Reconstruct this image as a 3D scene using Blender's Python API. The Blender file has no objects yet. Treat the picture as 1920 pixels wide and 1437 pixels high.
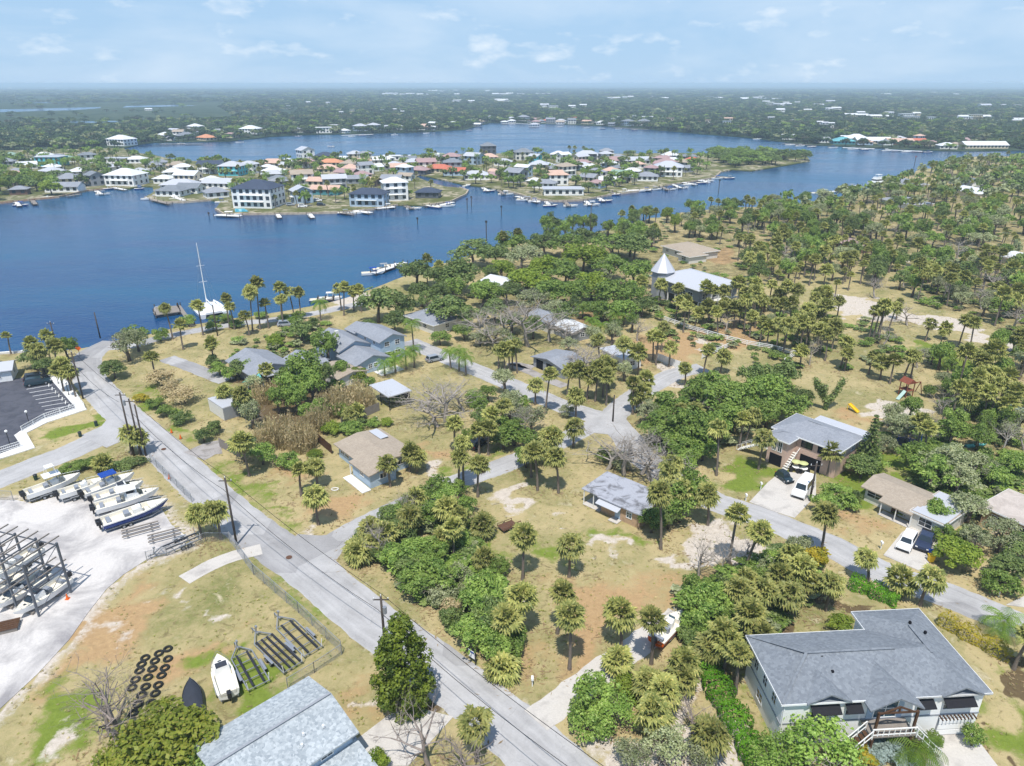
import bpy, bmesh, math, random
import numpy as np
from mathutils import Vector, Matrix
from math import radians, sin, cos, pi, atan2, hypot, sqrt

random.seed(7); RNG = np.random.default_rng(7)
SC = bpy.context.scene
COL = SC.collection

# ------------------------------------------------------------------ camera
F, CX, CY, HY, H = 1333.0, 960.0, 718.5, 157.0, 60.0      # focal length and horizon row in photo pixels, height in m
PITCH = math.atan((CY - HY) / F)
cam = bpy.data.cameras.new('camera'); cam_o = bpy.data.objects.new('camera', cam); COL.objects.link(cam_o)
cam.sensor_width = 36.0; cam.sensor_fit = 'HORIZONTAL'; cam.lens = F / 1920.0 * 36.0
cam.clip_start = 1.0; cam.clip_end = 200000.0
cam_o.location = (0, 0, H); cam_o.rotation_euler = (pi / 2 - PITCH, 0, 0)
SC.camera = cam_o

# ------------------------------------------------------------------ world, sun, exposure
SUN_EL, SUN_AZ = radians(65), radians(188)                 # azimuth clockwise from +Y: the sun stands behind the camera
w = bpy.data.worlds.new('World'); SC.world = w; w.use_nodes = True
nt = w.node_tree; nt.nodes.clear()
out = nt.nodes.new('ShaderNodeOutputWorld'); bg = nt.nodes.new('ShaderNodeBackground')
sky = nt.nodes.new('ShaderNodeTexSky'); sky.sky_type = 'NISHITA'; sky.sun_disc = False
sky.sun_elevation = SUN_EL; sky.sun_rotation = SUN_AZ; sky.altitude = 0; sky.air_density = 1.0; sky.dust_density = 0.0; sky.ozone_density = 4.0
bg.inputs['Strength'].default_value = 0.125
tc = nt.nodes.new('ShaderNodeTexCoord')
mp = nt.nodes.new('ShaderNodeMapping'); mp.inputs['Scale'].default_value = (4.0, 4.0, 14.0)
nz = nt.nodes.new('ShaderNodeTexNoise'); nz.inputs['Scale'].default_value = 1.0; nz.inputs['Detail'].default_value = 6; nz.inputs['Roughness'].default_value = 0.55
nz.inputs['Distortion'].default_value = 0.35
rp = nt.nodes.new('ShaderNodeValToRGB'); rp.color_ramp.elements[0].position = 0.44; rp.color_ramp.elements[1].position = 0.76
rp.color_ramp.elements[0].color = (0, 0, 0, 1); rp.color_ramp.elements[1].color = (0.42, 0.42, 0.42, 1)
mp2 = nt.nodes.new('ShaderNodeMapping'); mp2.inputs['Scale'].default_value = (17.0, 17.0, 44.0); mp2.inputs['Location'].default_value = (3.1, 0.4, 0.2)
nz2 = nt.nodes.new('ShaderNodeTexNoise'); nz2.inputs['Scale'].default_value = 1.0; nz2.inputs['Detail'].default_value = 6; nz2.inputs['Roughness'].default_value = 0.55
rp2 = nt.nodes.new('ShaderNodeValToRGB'); rp2.color_ramp.elements[0].position = 0.55; rp2.color_ramp.elements[1].position = 0.80
rp2.color_ramp.elements[0].color = (0, 0, 0, 1); rp2.color_ramp.elements[1].color = (0.8, 0.8, 0.8, 1)
# moisture: the lower the view, the more pale blue air in it
sxyz = nt.nodes.new('ShaderNodeSeparateXYZ'); mr = nt.nodes.new('ShaderNodeMapRange'); mr.interpolation_type = 'SMOOTHERSTEP'
mr.inputs['From Min'].default_value = 0.0; mr.inputs['From Max'].default_value = 0.55; mr.inputs['To Min'].default_value = 0.93; mr.inputs['To Max'].default_value = 0.25
air = nt.nodes.new('ShaderNodeMix'); air.data_type = 'RGBA'; air.inputs['B'].default_value = (2.6, 3.95, 5.6, 1)
mx = nt.nodes.new('ShaderNodeMix'); mx.data_type = 'RGBA'
mxm = nt.nodes.new('ShaderNodeMath'); mxm.operation = 'MAXIMUM'
L = nt.links
L.new(tc.outputs['Generated'], mp.inputs['Vector']); L.new(mp.outputs['Vector'], nz.inputs['Vector']); L.new(nz.outputs['Fac'], rp.inputs['Fac'])
L.new(tc.outputs['Generated'], mp2.inputs['Vector']); L.new(mp2.outputs['Vector'], nz2.inputs['Vector']); L.new(nz2.outputs['Fac'], rp2.inputs['Fac'])
L.new(rp.outputs['Color'], mxm.inputs[0]); L.new(rp2.outputs['Color'], mxm.inputs[1])
L.new(mxm.outputs[0], mx.inputs['Factor']); L.new(tc.outputs['Generated'], sxyz.inputs[0]); L.new(sxyz.outputs['Z'], mr.inputs['Value']); L.new(mr.outputs['Result'], air.inputs['Factor']); L.new(sky.outputs['Color'], air.inputs['A']); L.new(air.outputs['Result'], mx.inputs['A'])
mx.inputs['B'].default_value = (5.8, 6.3, 6.8, 1)
L.new(mx.outputs['Result'], bg.inputs['Color']); L.new(bg.outputs['Background'], out.inputs['Surface'])

sun = bpy.data.lights.new('sun', 'SUN'); sun_o = bpy.data.objects.new('sun', sun); COL.objects.link(sun_o)
sun.energy = 4.0; sun.angle = radians(0.53); sun.color = (1.0, 0.955, 0.89)
to_sun = Vector((sin(SUN_AZ) * cos(SUN_EL), cos(SUN_AZ) * cos(SUN_EL), sin(SUN_EL)))
sun_o.rotation_euler = to_sun.to_track_quat('Z', 'Y').to_euler(); sun_o.location = (0, 0, 200)

vs = SC.view_settings
vs.view_transform = 'Standard'; vs.look = 'None'; vs.exposure = 0.34; vs.gamma = 1.0; vs.use_curve_mapping = False
SC.cycles.max_bounces = 6; SC.cycles.diffuse_bounces = 3; SC.cycles.glossy_bounces = 2; SC.cycles.transmission_bounces = 3
SC.cycles.volume_bounces = 2; SC.cycles.transparent_max_bounces = 8; SC.cycles.use_denoising = True
SC.cycles.sample_clamp_indirect = 5.0; SC.cycles.use_adaptive_sampling = True; SC.cycles.adaptive_threshold = 0.02
SC.cycles.caustics_reflective = False; SC.cycles.caustics_refractive = False

# ------------------------------------------------------------------ pixels to places
SP, CP = sin(PITCH), cos(PITCH)
def P(px, py, z=0.0):
    """where the ray through a photo pixel meets the level z"""
    x = (px - CX) / F; y = (CY - py) / F
    t = (z - H) / (-SP + y * CP)
    return Vector((x * t, (CP + y * SP) * t, z))
def PX(v):
    """photo pixel of a place"""
    d = v[1] * CP - (v[2] - H) * SP
    u = v[1] * SP + (v[2] - H) * CP
    return CX + F * v[0] / d, CY - F * u / d
def ZT(Y, py):
    """height at ground distance Y that shows in row py"""
    y = (CY - py) / F
    return H + Y * (-SP + y * CP) / (CP + y * SP)
def ang(a, b): return atan2(b[1] - a[1], b[0] - a[0])

# ------------------------------------------------------------------ materials
def S(r, g, b, k=1.0):
    def f(c):
        c /= 255.0
        return (c / 12.92 if c <= 0.04045 else ((c + 0.055) / 1.055) ** 2.4) * k
    return (f(r), f(g), f(b))
MATS = {}
def nodes(m):
    m.use_nodes = True; t = m.node_tree; t.nodes.clear()
    o = t.nodes.new('ShaderNodeOutputMaterial'); return t, o
def mixcol(t, fac, a, b, mode='MIX'):
    n = t.nodes.new('ShaderNodeMix'); n.data_type = 'RGBA'; n.blend_type = mode
    for k, v in (('Factor', fac), ('A', a), ('B', b)):
        if hasattr(v, 'links') or hasattr(v, 'is_linked'): t.links.new(v, n.inputs[k])
        elif isinstance(v, (int, float)): n.inputs[k].default_value = v if k == 'Factor' else (v, v, v, 1)
        else: n.inputs[k].default_value = (*v[:3], 1)
    return n.outputs['Result']
def noise(t, scale, detail=4, rough=0.55, vec=None, dist=0.0):
    n = t.nodes.new('ShaderNodeTexNoise'); n.inputs['Scale'].default_value = scale; n.inputs['Detail'].default_value = detail
    n.inputs['Roughness'].default_value = rough; n.inputs['Distortion'].default_value = dist
    if vec is not None: t.links.new(vec, n.inputs['Vector'])
    return n.outputs['Fac']
def ramp(t, fac, p0, p1, c0=(0, 0, 0), c1=(1, 1, 1)):
    n = t.nodes.new('ShaderNodeValToRGB'); n.color_ramp.elements[0].position = p0; n.color_ramp.elements[1].position = p1
    n.color_ramp.elements[0].color = (*c0, 1); n.color_ramp.elements[1].color = (*c1, 1)
    t.links.new(fac, n.inputs['Fac']); return n.outputs['Color']
def math_(t, op, a, b=0.0, c=None):
    n = t.nodes.new('ShaderNodeMath'); n.operation = op
    for i, v in enumerate((a, b) if c is None else (a, b, c)):
        if isinstance(v, (int, float)): n.inputs[i].default_value = v
        else: t.links.new(v, n.inputs[i])
    return n.outputs[0]
def coords(t, kind='Object', scale=None):
    n = t.nodes.new('ShaderNodeTexCoord'); v = n.outputs[kind]
    if kind == 'World':
        pass
    if scale:
        m = t.nodes.new('ShaderNodeMapping'); m.inputs['Scale'].default_value = scale; t.links.new(v, m.inputs['Vector']); v = m.outputs['Vector']
    return v
def worldpos(t):
    return t.nodes.new('ShaderNodeNewGeometry').outputs['Position']
def bump(t, h, dist=0.05, strength=0.5):
    n = t.nodes.new('ShaderNodeBump'); n.inputs['Distance'].default_value = dist; n.inputs['Strength'].default_value = strength
    t.links.new(h, n.inputs['Height']); return n.outputs['Normal']
def principled(t, o, col, rough=0.7, spec=0.3, metal=0.0, normal=None):
    b = t.nodes.new('ShaderNodeBsdfPrincipled')
    if isinstance(col, tuple): b.inputs['Base Color'].default_value = (*col[:3], 1)
    else: t.links.new(col, b.inputs['Base Color'])
    if isinstance(rough, (int, float)): b.inputs['Roughness'].default_value = rough
    else: t.links.new(rough, b.inputs['Roughness'])
    b.inputs['Specular IOR Level'].default_value = spec; b.inputs['Metallic'].default_value = metal
    if normal is not None: t.links.new(normal, b.inputs['Normal'])
    t.links.new(b.outputs['BSDF'], o.inputs['Surface']); return b
def mat(name, col, rough=0.75, spec=0.3, metal=0.0, var=0.18, scale=1.5, fine=9.0, bmp=0.0, objvar=0.0):
    """painted / mineral surface: two scales of uneven tone"""
    if name in MATS: return MATS[name]
    m = bpy.data.materials.new(name); t, o = nodes(m)
    wp = worldpos(t)
    n1 = noise(t, scale, 5, 0.6, wp); n2 = noise(t, fine, 3, 0.6, wp)
    s = math_(t, 'ADD', math_(t, 'MULTIPLY', n1, 0.6), math_(t, 'MULTIPLY', n2, 0.4))
    k = math_(t, 'MULTIPLY_ADD', math_(t, 'SUBTRACT', s, 0.5), var * 2.6, 1.0)
    if objvar:
        oi = t.nodes.new('ShaderNodeObjectInfo')
        k = math_(t, 'MULTIPLY', k, math_(t, 'MULTIPLY_ADD', math_(t, 'SUBTRACT', oi.outputs['Random'], 0.5), objvar * 2, 1.0))
    c = mixcol(t, 1.0, col, k, 'MULTIPLY')
    nrm = bump(t, n2, bmp, 0.6) if bmp else None
    principled(t, o, c, rough, spec, metal, nrm)
    MATS[name] = m; return m
def shingles(name, col, col2, scale=4.0):
    """asphalt shingle roof: speckled tabs in courses"""
    if name in MATS: return MATS[name]
    m = bpy.data.materials.new(name); t, o = nodes(m); wp = worldpos(t)
    v = t.nodes.new('ShaderNodeTexVoronoi'); v.inputs['Scale'].default_value = scale; t.links.new(wp, v.inputs['Vector'])
    sep = t.nodes.new('ShaderNodeSeparateColor'); t.links.new(v.outputs['Color'], sep.inputs['Color'])
    n1 = noise(t, 0.35, 5, 0.6, wp); n3 = noise(t, 14, 2, 0.6, wp)
    f = math_(t, 'ADD', math_(t, 'MULTIPLY', sep.outputs[0], 0.55), math_(t, 'MULTIPLY', n3, 0.45))
    c = mixcol(t, f, col, col2)
    k = math_(t, 'MULTIPLY_ADD', math_(t, 'SUBTRACT', n1, 0.5), 0.35, 1.0)
    c = mixcol(t, 1.0, c, k, 'MULTIPLY')
    principled(t, o, c, 0.9, 0.15, 0, bump(t, f, 0.02, 0.5)); MATS[name] = m; return m
def stained(name, col, col2, lo=0.42, hi=0.62, scale=0.5, rough=0.8):
    """weathered flat surface with blotches of a second colour"""
    if name in MATS: return MATS[name]
    m = bpy.data.materials.new(name); t, o = nodes(m); wp = worldpos(t)
    n1 = noise(t, scale, 7, 0.65, wp, 0.6); n2 = noise(t, 6, 4, 0.6, wp)
    c = mixcol(t, ramp(t, n1, lo, hi), col, col2)
    k = math_(t, 'MULTIPLY_ADD', math_(t, 'SUBTRACT', n2, 0.5), 0.4, 1.0)
    c = mixcol(t, 1.0, c, k, 'MULTIPLY')
    principled(t, o, c, rough, 0.25); MATS[name] = m; return m
def glass(name='window_glass', col=(0.02, 0.03, 0.04)):
    if name in MATS: return MATS[name]
    m = bpy.data.materials.new(name); t, o = nodes(m)
    principled(t, o, col, 0.08, 0.8); MATS[name] = m; return m
def leafmat(name, c1, c2, c3=None, transl=0.28, objvar=0.22, nscale=0.6):
    """foliage: clump to clump and tree to tree variation, light coming through"""
    if name in MATS: return MATS[name]
    m = bpy.data.materials.new(name); t, o = nodes(m)
    oi = t.nodes.new('ShaderNodeObjectInfo'); wp = worldpos(t)
    n1 = noise(t, nscale, 3, 0.6, wp); n2 = noise(t, 5.0, 2, 0.5, wp)
    f = math_(t, 'ADD', math_(t, 'MULTIPLY', n1, 0.65), math_(t, 'MULTIPLY', n2, 0.35))
    c = mixcol(t, ramp(t, f, 0.36, 0.64), c1, c2)
    if c3 is not None:
        c = mixcol(t, ramp(t, n2, 0.58, 0.70), c, c3)
    k = math_(t, 'MULTIPLY_ADD', math_(t, 'SUBTRACT', oi.outputs['Random'], 0.5), objvar * 2, 1.0)
    c = mixcol(t, 1.0, c, k, 'MULTIPLY')
    b = t.nodes.new('ShaderNodeBsdfPrincipled'); t.links.new(c, b.inputs['Base Color']); b.inputs['Roughness'].default_value = 0.55
    b.inputs['Specular IOR Level'].default_value = 0.25
    tr = t.nodes.new('ShaderNodeBsdfTranslucent'); t.links.new(mixcol(t, 1.0, c, (1.0, 1.1, 0.6), 'MULTIPLY'), tr.inputs['Color'])
    ms = t.nodes.new('ShaderNodeMixShader'); ms.inputs[0].default_value = transl
    t.links.new(b.outputs[0], ms.inputs[1]); t.links.new(tr.outputs[0], ms.inputs[2]); t.links.new(ms.outputs[0], o.inputs['Surface'])
    MATS[name] = m; return m

# ------------------------------------------------------------------ mesh building
class MB:
    def __init__(s): s.v = []; s.f = []
    def add(s, V, Fs):
        n = len(s.v); s.v += [tuple(p) for p in V]; s.f += [tuple(i + n for i in f) for f in Fs]; return s
    def box(s, cx, cy, cz, sx, sy, sz, rz=0.0):
        """centre of the base and size"""
        c, q = cos(rz), sin(rz); V = []
        for z in (0, sz):
            for a, b in ((-1, -1), (1, -1), (1, 1), (-1, 1)):
                x, y = a * sx / 2, b * sy / 2
                V.append((cx + x * c - y * q, cy + x * q + y * c, cz + z))
        return s.add(V, [(3, 2, 1, 0), (4, 5, 6, 7), (0, 1, 5, 4), (1, 2, 6, 5), (2, 3, 7, 6), (3, 0, 4, 7)])
    def bar(s, a, b, w=0.1, h=None):
        """rectangular bar between two points"""
        a, b = Vector(a), Vector(b); h = h or w; d = (b - a).normalized()
        u = Vector((0, 0, 1)) if abs(d.z) < 0.95 else Vector((1, 0, 0))
        x = d.cross(u).normalized() * w / 2; y = x.cross(d).normalized() * h / 2
        V = [p + i * x + j * y for p in (a, b) for i, j in ((-1, -1), (1, -1), (1, 1), (-1, 1))]
        return s.add(V, [(0, 1, 2, 3), (7, 6, 5, 4), (4, 5, 1, 0), (5, 6, 2, 1), (6, 7, 3, 2), (7, 4, 0, 3)])
    def tube(s, pts, rad, n=6, cap=True):
        pts = [Vector(p) for p in pts]; base = len(s.v)
        if not hasattr(rad, '__len__'): rad = [rad] * len(pts)
        for i, p in enumerate(pts):
            d = (pts[min(i + 1, len(pts) - 1)] - pts[max(i - 1, 0)])
            d = d.normalized() if d.length > 1e-6 else Vector((0, 0, 1))
            u = Vector((0, 0, 1)) if abs(d.z) < 0.9 else Vector((1, 0, 0))
            x = d.cross(u).normalized(); y = d.cross(x)
            for k in range(n):
                a = 2 * pi * k / n; s.v.append(tuple(p + (x * cos(a) + y * sin(a)) * rad[i]))
        for i in range(len(pts) - 1):
            for k in range(n):
                a = base + i * n + k; b = base + i * n + (k + 1) % n
                s.f.append((a, b, b + n, a + n))
        if cap:
            s.f.append(tuple(base + k for k in range(n))[::-1]); s.f.append(tuple(base + (len(pts) - 1) * n + k for k in range(n)))
        return s
    def prism(s, poly, z0, z1):
        n = len(poly); V = [(p[0], p[1], z0) for p in poly] + [(p[0], p[1], z1) for p in poly]
        return s.add(V, [tuple(range(n))[::-1], tuple(range(n, 2 * n))] + [(i, (i + 1) % n, n + (i + 1) % n, n + i) for i in range(n)])
    def mesh(s, name, m, smooth=False):
        me = bpy.data.meshes.new(name); me.from_pydata(s.v, [], s.f)
        if m is not None: me.materials.append(m)
        if smooth:
            me.polygons.foreach_set('use_smooth', [True] * len(me.polygons))
        me.update(); return me
    def build(s, name, m, parent=None, smooth=False, loc=None, rz=0.0):
        return put(name, s.mesh(name, m, smooth), parent, loc, rz)
def put(name, me, parent=None, loc=None, rz=0.0, scale=None):
    o = bpy.data.objects.new(name, me); COL.objects.link(o)
    if parent is not None: o.parent = parent
    if loc is not None: o.location = loc
    if rz: o.rotation_euler = (0, 0, rz)
    if scale is not None: o.scale = scale
    return o
def tag(o, label, cat, group=None):
    o['label'] = label; o['category'] = cat
    if group: o['group'] = group
    return o
def thing(name, label, cat, loc, rz=0.0, group=None):
    o = put(name, None, None, loc, rz); o.empty_display_size = 0.2
    return tag(o, label, cat, group)
def struct(o): o['kind'] = 'structure'; return o
def stuff(o): o['kind'] = 'stuff'; return o
_MC = {}
def cube(m):
    """shared unit cube, base at z = 0"""
    k = ('cube', m.name)
    if k not in _MC: _MC[k] = MB().box(0, 0, 0, 1, 1, 1).mesh('block_' + m.name, m)
    return _MC[k]
def block(name, m, parent, x, y, z, sx, sy, sz, rz=0.0):
    return put(name, cube(m), parent, (x, y, z), rz, (sx, sy, sz))
def copy_tree(o, loc, rz, scale=None):
    c = o.copy(); COL.objects.link(c); c.location = loc; c.rotation_euler = (0, 0, rz)
    if scale is not None: c.scale = scale
    for ch in o.children:
        d = ch.copy(); COL.objects.link(d); d.parent = c
        for g in ch.children:
            e = g.copy(); COL.objects.link(e); e.parent = d
    return c
# ================================================================== the setting
def W2(poly, z=0.0): return [P(a, b, z) for a, b in poly]
def sdf(X, Y, poly):
    """signed distance (inside positive) of points to a polygon"""
    d = np.full(X.shape, 1e18); ins = np.zeros(X.shape, bool); n = len(poly)
    for i in range(n):
        ax, ay = poly[i][0], poly[i][1]; bx, by = poly[(i + 1) % n][0], poly[(i + 1) % n][1]
        ex, ey = bx - ax, by - ay; L2 = ex * ex + ey * ey + 1e-12
        t = np.clip(((X - ax) * ex + (Y - ay) * ey) / L2, 0, 1)
        d = np.minimum(d, (X - ax - t * ex) ** 2 + (Y - ay - t * ey) ** 2)
        c = (ay > Y) != (by > Y)
        with np.errstate(divide='ignore', invalid='ignore'):
            ins ^= c & (X < ex * (Y - ay) / (ey if ey else 1e-12) + ax)
    d = np.sqrt(d); return np.where(ins, d, -d)
def polydist(X, Y, pts):
    d = np.full(X.shape, 1e18)
    for a, b in zip(pts[:-1], pts[1:]):
        ex, ey = b[0] - a[0], b[1] - a[1]; L2 = ex * ex + ey * ey + 1e-12
        t = np.clip(((X - a[0]) * ex + (Y - a[1]) * ey) / L2, 0, 1)
        d = np.minimum(d, (X - a[0] - t * ex) ** 2 + (Y - a[1] - t * ey) ** 2)
    return np.sqrt(d)
def inside(pt, poly):
    return sdf(np.array([pt[0]]), np.array([pt[1]]), poly)[0] > 0
def spline(pts, step=1.5):
    """Catmull-Rom through the points"""
    pts = [Vector((p[0], p[1], 0)) for p in pts]; q = [2 * pts[0] - pts[1]] + pts + [2 * pts[-1] - pts[-2]]; o = []
    for i in range(1, len(q) - 2):
        a, b, c, d = q[i - 1:i + 3]; n = max(2, int((c - b).length / step))
        for k in range(n):
            t = k / n
            o.append(0.5 * ((2 * b) + (c - a) * t + (2 * a - 5 * b + 4 * c - d) * t * t + (3 * b - a - 3 * c + d) * t ** 3))
    o.append(pts[-1]); return o

SHORE = [(-700, 676), (-60, 668), (0, 664), (60, 660), (130, 655), (170, 650), (205, 640), (260, 632), (300, 620), (345, 611), (395, 603), (440, 596), (500, 588),
         (560, 578), (620, 566), (665, 553), (700, 540), (740, 524), (790, 505), (850, 488), (900, 472), (950, 455), (1000, 447), (1060, 443), (1110, 436), (1160, 424),
         (1220, 408), (1290, 396), (1360, 390), (1450, 384), (1520, 378), (1580, 368), (1640, 350), (1700, 328), (1740, 312), (1775, 299), (1850, 292), (1950, 288), (2300, 284)]
LAND = [P(a, b) for a, b in SHORE] + [Vector((1500, 600, 0)), Vector((1500, 10, 0)), Vector((-500, 10, 0)), Vector((-500, 170, 0))]
WATER_Z = -0.7

ROADS = {   # centre lines in photo pixels, width in metres
 'main_road': ([(214, 640), (170, 664), (161, 690), (172, 716), (205, 752), (245, 790), (293, 830), (330, 867), (372, 907), (437, 966), (512, 1023), (575, 1066), (640, 1118), (700, 1168), (760, 1210), (850, 1277), (950, 1358), (1042, 1440), (1120, 1516)], 6.6),
 'side_street': ([(590, 1060), (620, 1022), (655, 1000), (700, 976), (780, 938), (850, 907), (930, 878), (985, 856), (1050, 828), (1095, 806), (1141, 788)], 4.6),
 'back_street': ([(764, 640), (850, 677), (924, 707), (1004, 741), (1061, 764), (1111, 780), (1141, 788), (1170, 815), (1195, 850), (1240, 884), (1300, 917), (1345, 943), (1420, 967), (1500, 1000), (1560, 1025), (1630, 1062), (1700, 1091), (1780, 1118), (1920, 1177), (2080, 1250)], 5.6),
 'marina_road': ([(-160, 958), (0, 899), (60, 875), (130, 848), (190, 820), (232, 800), (262, 792)], 6.4),
 'waterfront_drive': ([(205, 652), (250, 648), (300, 634), (380, 618), (450, 607), (520, 599), (600, 586), (660, 573), (720, 560)], 4.2),
 'cul_de_sac': ([(1141, 788), (1180, 752), (1225, 722), (1270, 700), (1320, 690)], 5.4),
}
DRIVES = {  # smaller paved strips: concrete or asphalt
 'asphalt_drive': ([(312, 672), (345, 684), (380, 697), (425, 715)], 4.0),
 'gravel_drive': ([(364, 856), (392, 843), (415, 838)], 5.5),
 'footpath': ([(345, 1088), (400, 1058), (440, 1043), (490, 1030)], 2.6),
 'boat_drive': ([(1005, 1352), (1075, 1298), (1140, 1250), (1210, 1200), (1275, 1155)], 3.4),
 'dirt_drive': ([(1000, 690), (960, 683), (1010, 705), (1060, 725)], 2.6),
}
SHEETS = {
 'boat_yard': [(-260, 1100), (-120, 985), (0, 938), (30, 938), (60, 945), (130, 925), (250, 905), (300, 950), (322, 985), (352, 1008), (345, 1028), (275, 1050), (232, 1078), (200, 1105), (165, 1150), (130, 1200), (70, 1265), (0, 1330), (-120, 1437)],
 'parking_lot': [(-160, 730), (0, 714), (43, 709), (88, 704), (143, 767), (80, 787), (37, 811), (27, 818), (40, 838), (0, 852), (-160, 905)],
 'house_drive': [(1405, 942), (1440, 905), (1465, 885), (1530, 890), (1530, 930), (1490, 972), (1452, 960)],
 'neighbour_drive': [(1656, 1042), (1690, 1000), (1712, 985), (1762, 990), (1755, 1040), (1728, 1073)],
 'garage_apron': [(1752, 1372), (1816, 1366), (1870, 1437), (1960, 1560), (1800, 1560), (1735, 1437)],
 'front_drive': [(668, 1388), (735, 1337), (790, 1330), (850, 1345), (800, 1400), (765, 1437), (700, 1437)],
 'concrete_pad': [(1886, 1135), (1960, 1100), (2010, 1180), (1925, 1140)],
}
SAND = [[(933, 918), (960, 903), (985, 907), (998, 930), (990, 952), (945, 955)], [(1020, 980), (1035, 975), (1058, 992), (1048, 1003), (1024, 992)],
        [(1085, 1010), (1112, 1000), (1142, 1014), (1194, 1043), (1172, 1052), (1130, 1035), (1090, 1020)],
        [(1280, 1052), (1318, 968), (1358, 975), (1426, 1008), (1418, 1066), (1361, 1060), (1330, 1075)],
        [(1270, 1272), (1313, 1256), (1336, 1328), (1363, 1378), (1420, 1450), (1440, 1560), (1060, 1560), (1118, 1440), (1145, 1408), (1200, 1373), (1246, 1328)],
        [(272, 1120), (286, 1106), (302, 1110), (296, 1124), (280, 1131)], [(338, 1118), (360, 1112), (385, 1130), (370, 1146), (345, 1138)], [(203, 1172), (225, 1155), (242, 1160), (226, 1178)],
        [(75, 1410), (105, 1385), (128, 1400), (118, 1440), (80, 1440)], [(1600, 757), (1690, 754), (1735, 774), (1712, 795), (1634, 790)],
        [(1531, 548), (1632, 559), (1707, 587), (1816, 597), (1842, 630), (1920, 645), (1920, 668), (1884, 662), (1801, 624), (1726, 608), (1576, 593)],
        [(1230, 692), (1262, 678), (1295, 700), (1278, 726), (1240, 738)], [(792, 888), (840, 868), (852, 896), (828, 910)], [(1640, 470), (1700, 478), (1690, 492), (1640, 486)],
        [(745, 1330), (715, 1320), (705, 1290), (730, 1285)], [(1300, 640), (1330, 625), (1350, 650), (1320, 660)], [(600, 560), (660, 548), (700, 560), (640, 585)], [(1240, 1035), (1290, 1030), (1300, 1060), (1250, 1060)],
        [(560, 1010), (620, 1025), (630, 1050), (600, 1040)], [(910, 1130), (945, 1120), (960, 1140), (920, 1148)], [(1490, 860), (1460, 850), (1470, 835), (1500, 840)]]
DIRT = [[(560, 955), (600, 930), (682, 922), (672, 960), (628, 988), (580, 985)], [(1570, 984), (1594, 953), (1630, 962), (1661, 982), (1650, 1006), (1577, 1006)], [(628, 1238), (690, 1232), (705, 1290), (650, 1295)],
        [(490, 880), (560, 862), (600, 880), (560, 910), (510, 912)], [(840, 985), (870, 985), (880, 1010), (850, 1030)], [(760, 840), (820, 830), (850, 860), (800, 880)], [(1320, 470), (1375, 460), (1390, 490), (1330, 500)],
        [(1060, 580), (1180, 570), (1190, 600), (1080, 620)], [(660, 1330), (700, 1300), (735, 1300), (740, 1335), (690, 1370)], [(1180, 1120), (1280, 1060), (1330, 1075), (1240, 1150)], [(1560, 780), (1640, 770), (1640, 800), (1580, 810)],
        [(1030, 1120), (1100, 1080), (1230, 1090), (1200, 1180), (1100, 1230), (1000, 1300), (960, 1330), (960, 1280), (1040, 1210)], [(300, 1240), (420, 1180), (440, 1240), (380, 1290), (300, 1300)], [(1120, 640), (1400, 600), (1440, 650), (1200, 690)], [(120, 1160), (260, 1080), (330, 1130), (200, 1250), (60, 1340)], [(30, 780), (100, 770), (150, 770), (70, 800), (40, 815)]]
LUSH = [[(400, 852), (455, 878), (470, 902), (505, 930), (560, 992), (540, 990), (470, 930), (408, 880)], [(245, 732), (277, 728), (336, 784), (373, 830), (352, 838), (300, 790)],
        [(53, 818), (110, 798), (187, 781), (197, 790), (160, 811), (87, 831)], [(1560, 880), (1640, 850), (1740, 842), (1835, 880), (1900, 935), (1830, 945), (1710, 885), (1600, 945), (1575, 950)],
        [(478, 1042), (530, 1075), (602, 1130), (612, 1165), (560, 1135), (490, 1062)], [(1080, 1000), (1130, 990), (1200, 1010), (1160, 1030)], [(990, 1030), (1040, 1020), (1060, 1060), (1000, 1080)], [(1620, 1290), (1660, 1330), (1700, 1437), (1640, 1437)],
        [(860, 1120), (900, 1100), (930, 1180), (890, 1230)], [(830, 885), (890, 870), (985, 840), (970, 850), (900, 885), (860, 900)], [(1330, 870), (1420, 860), (1470, 900), (1440, 925), (1340, 915)], [(1700, 640), (1790, 650), (1850, 700), (1760, 700)], [(900, 1010), (940, 990), (950, 1030), (910, 1040)],
        [(1880, 1260), (1920, 1330), (2000, 1437), (1880, 1437), (1850, 1340)], [(380, 1230), (440, 1200), (560, 1290), (500, 1310), (420, 1330)], [(20, 1437), (60, 1330), (150, 1250), (180, 1300), (170, 1437)], [(1395, 1230), (1420, 1320), (1440, 1380), (1400, 1400), (1375, 1290)], [(1870, 790), (1920, 800), (1920, 860), (1890, 840)]]
MULCH = [[(1504, 1098), (1555, 1094), (1638, 1138), (1600, 1137), (1555, 1119), (1501, 1147), (1431, 1180), (1420, 1156)], [(1870, 1230), (1920, 1262), (1990, 1310), (1960, 1330), (1885, 1270)], [(1725, 1395), (1750, 1380), (1735, 1440), (1700, 1440)], [(720, 1330), (800, 1300), (860, 1310), (880, 1340), (800, 1330)],
         [(1640, 955), (1660, 950), (1710, 985), (1690, 992)], [(1815, 1372), (1830, 1365), (1890, 1437), (1875, 1440)], [(700, 770), (560, 780), (520, 800), (620, 700), (690, 740)], [(440, 700), (560, 700), (640, 780), (520, 810)]]

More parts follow.
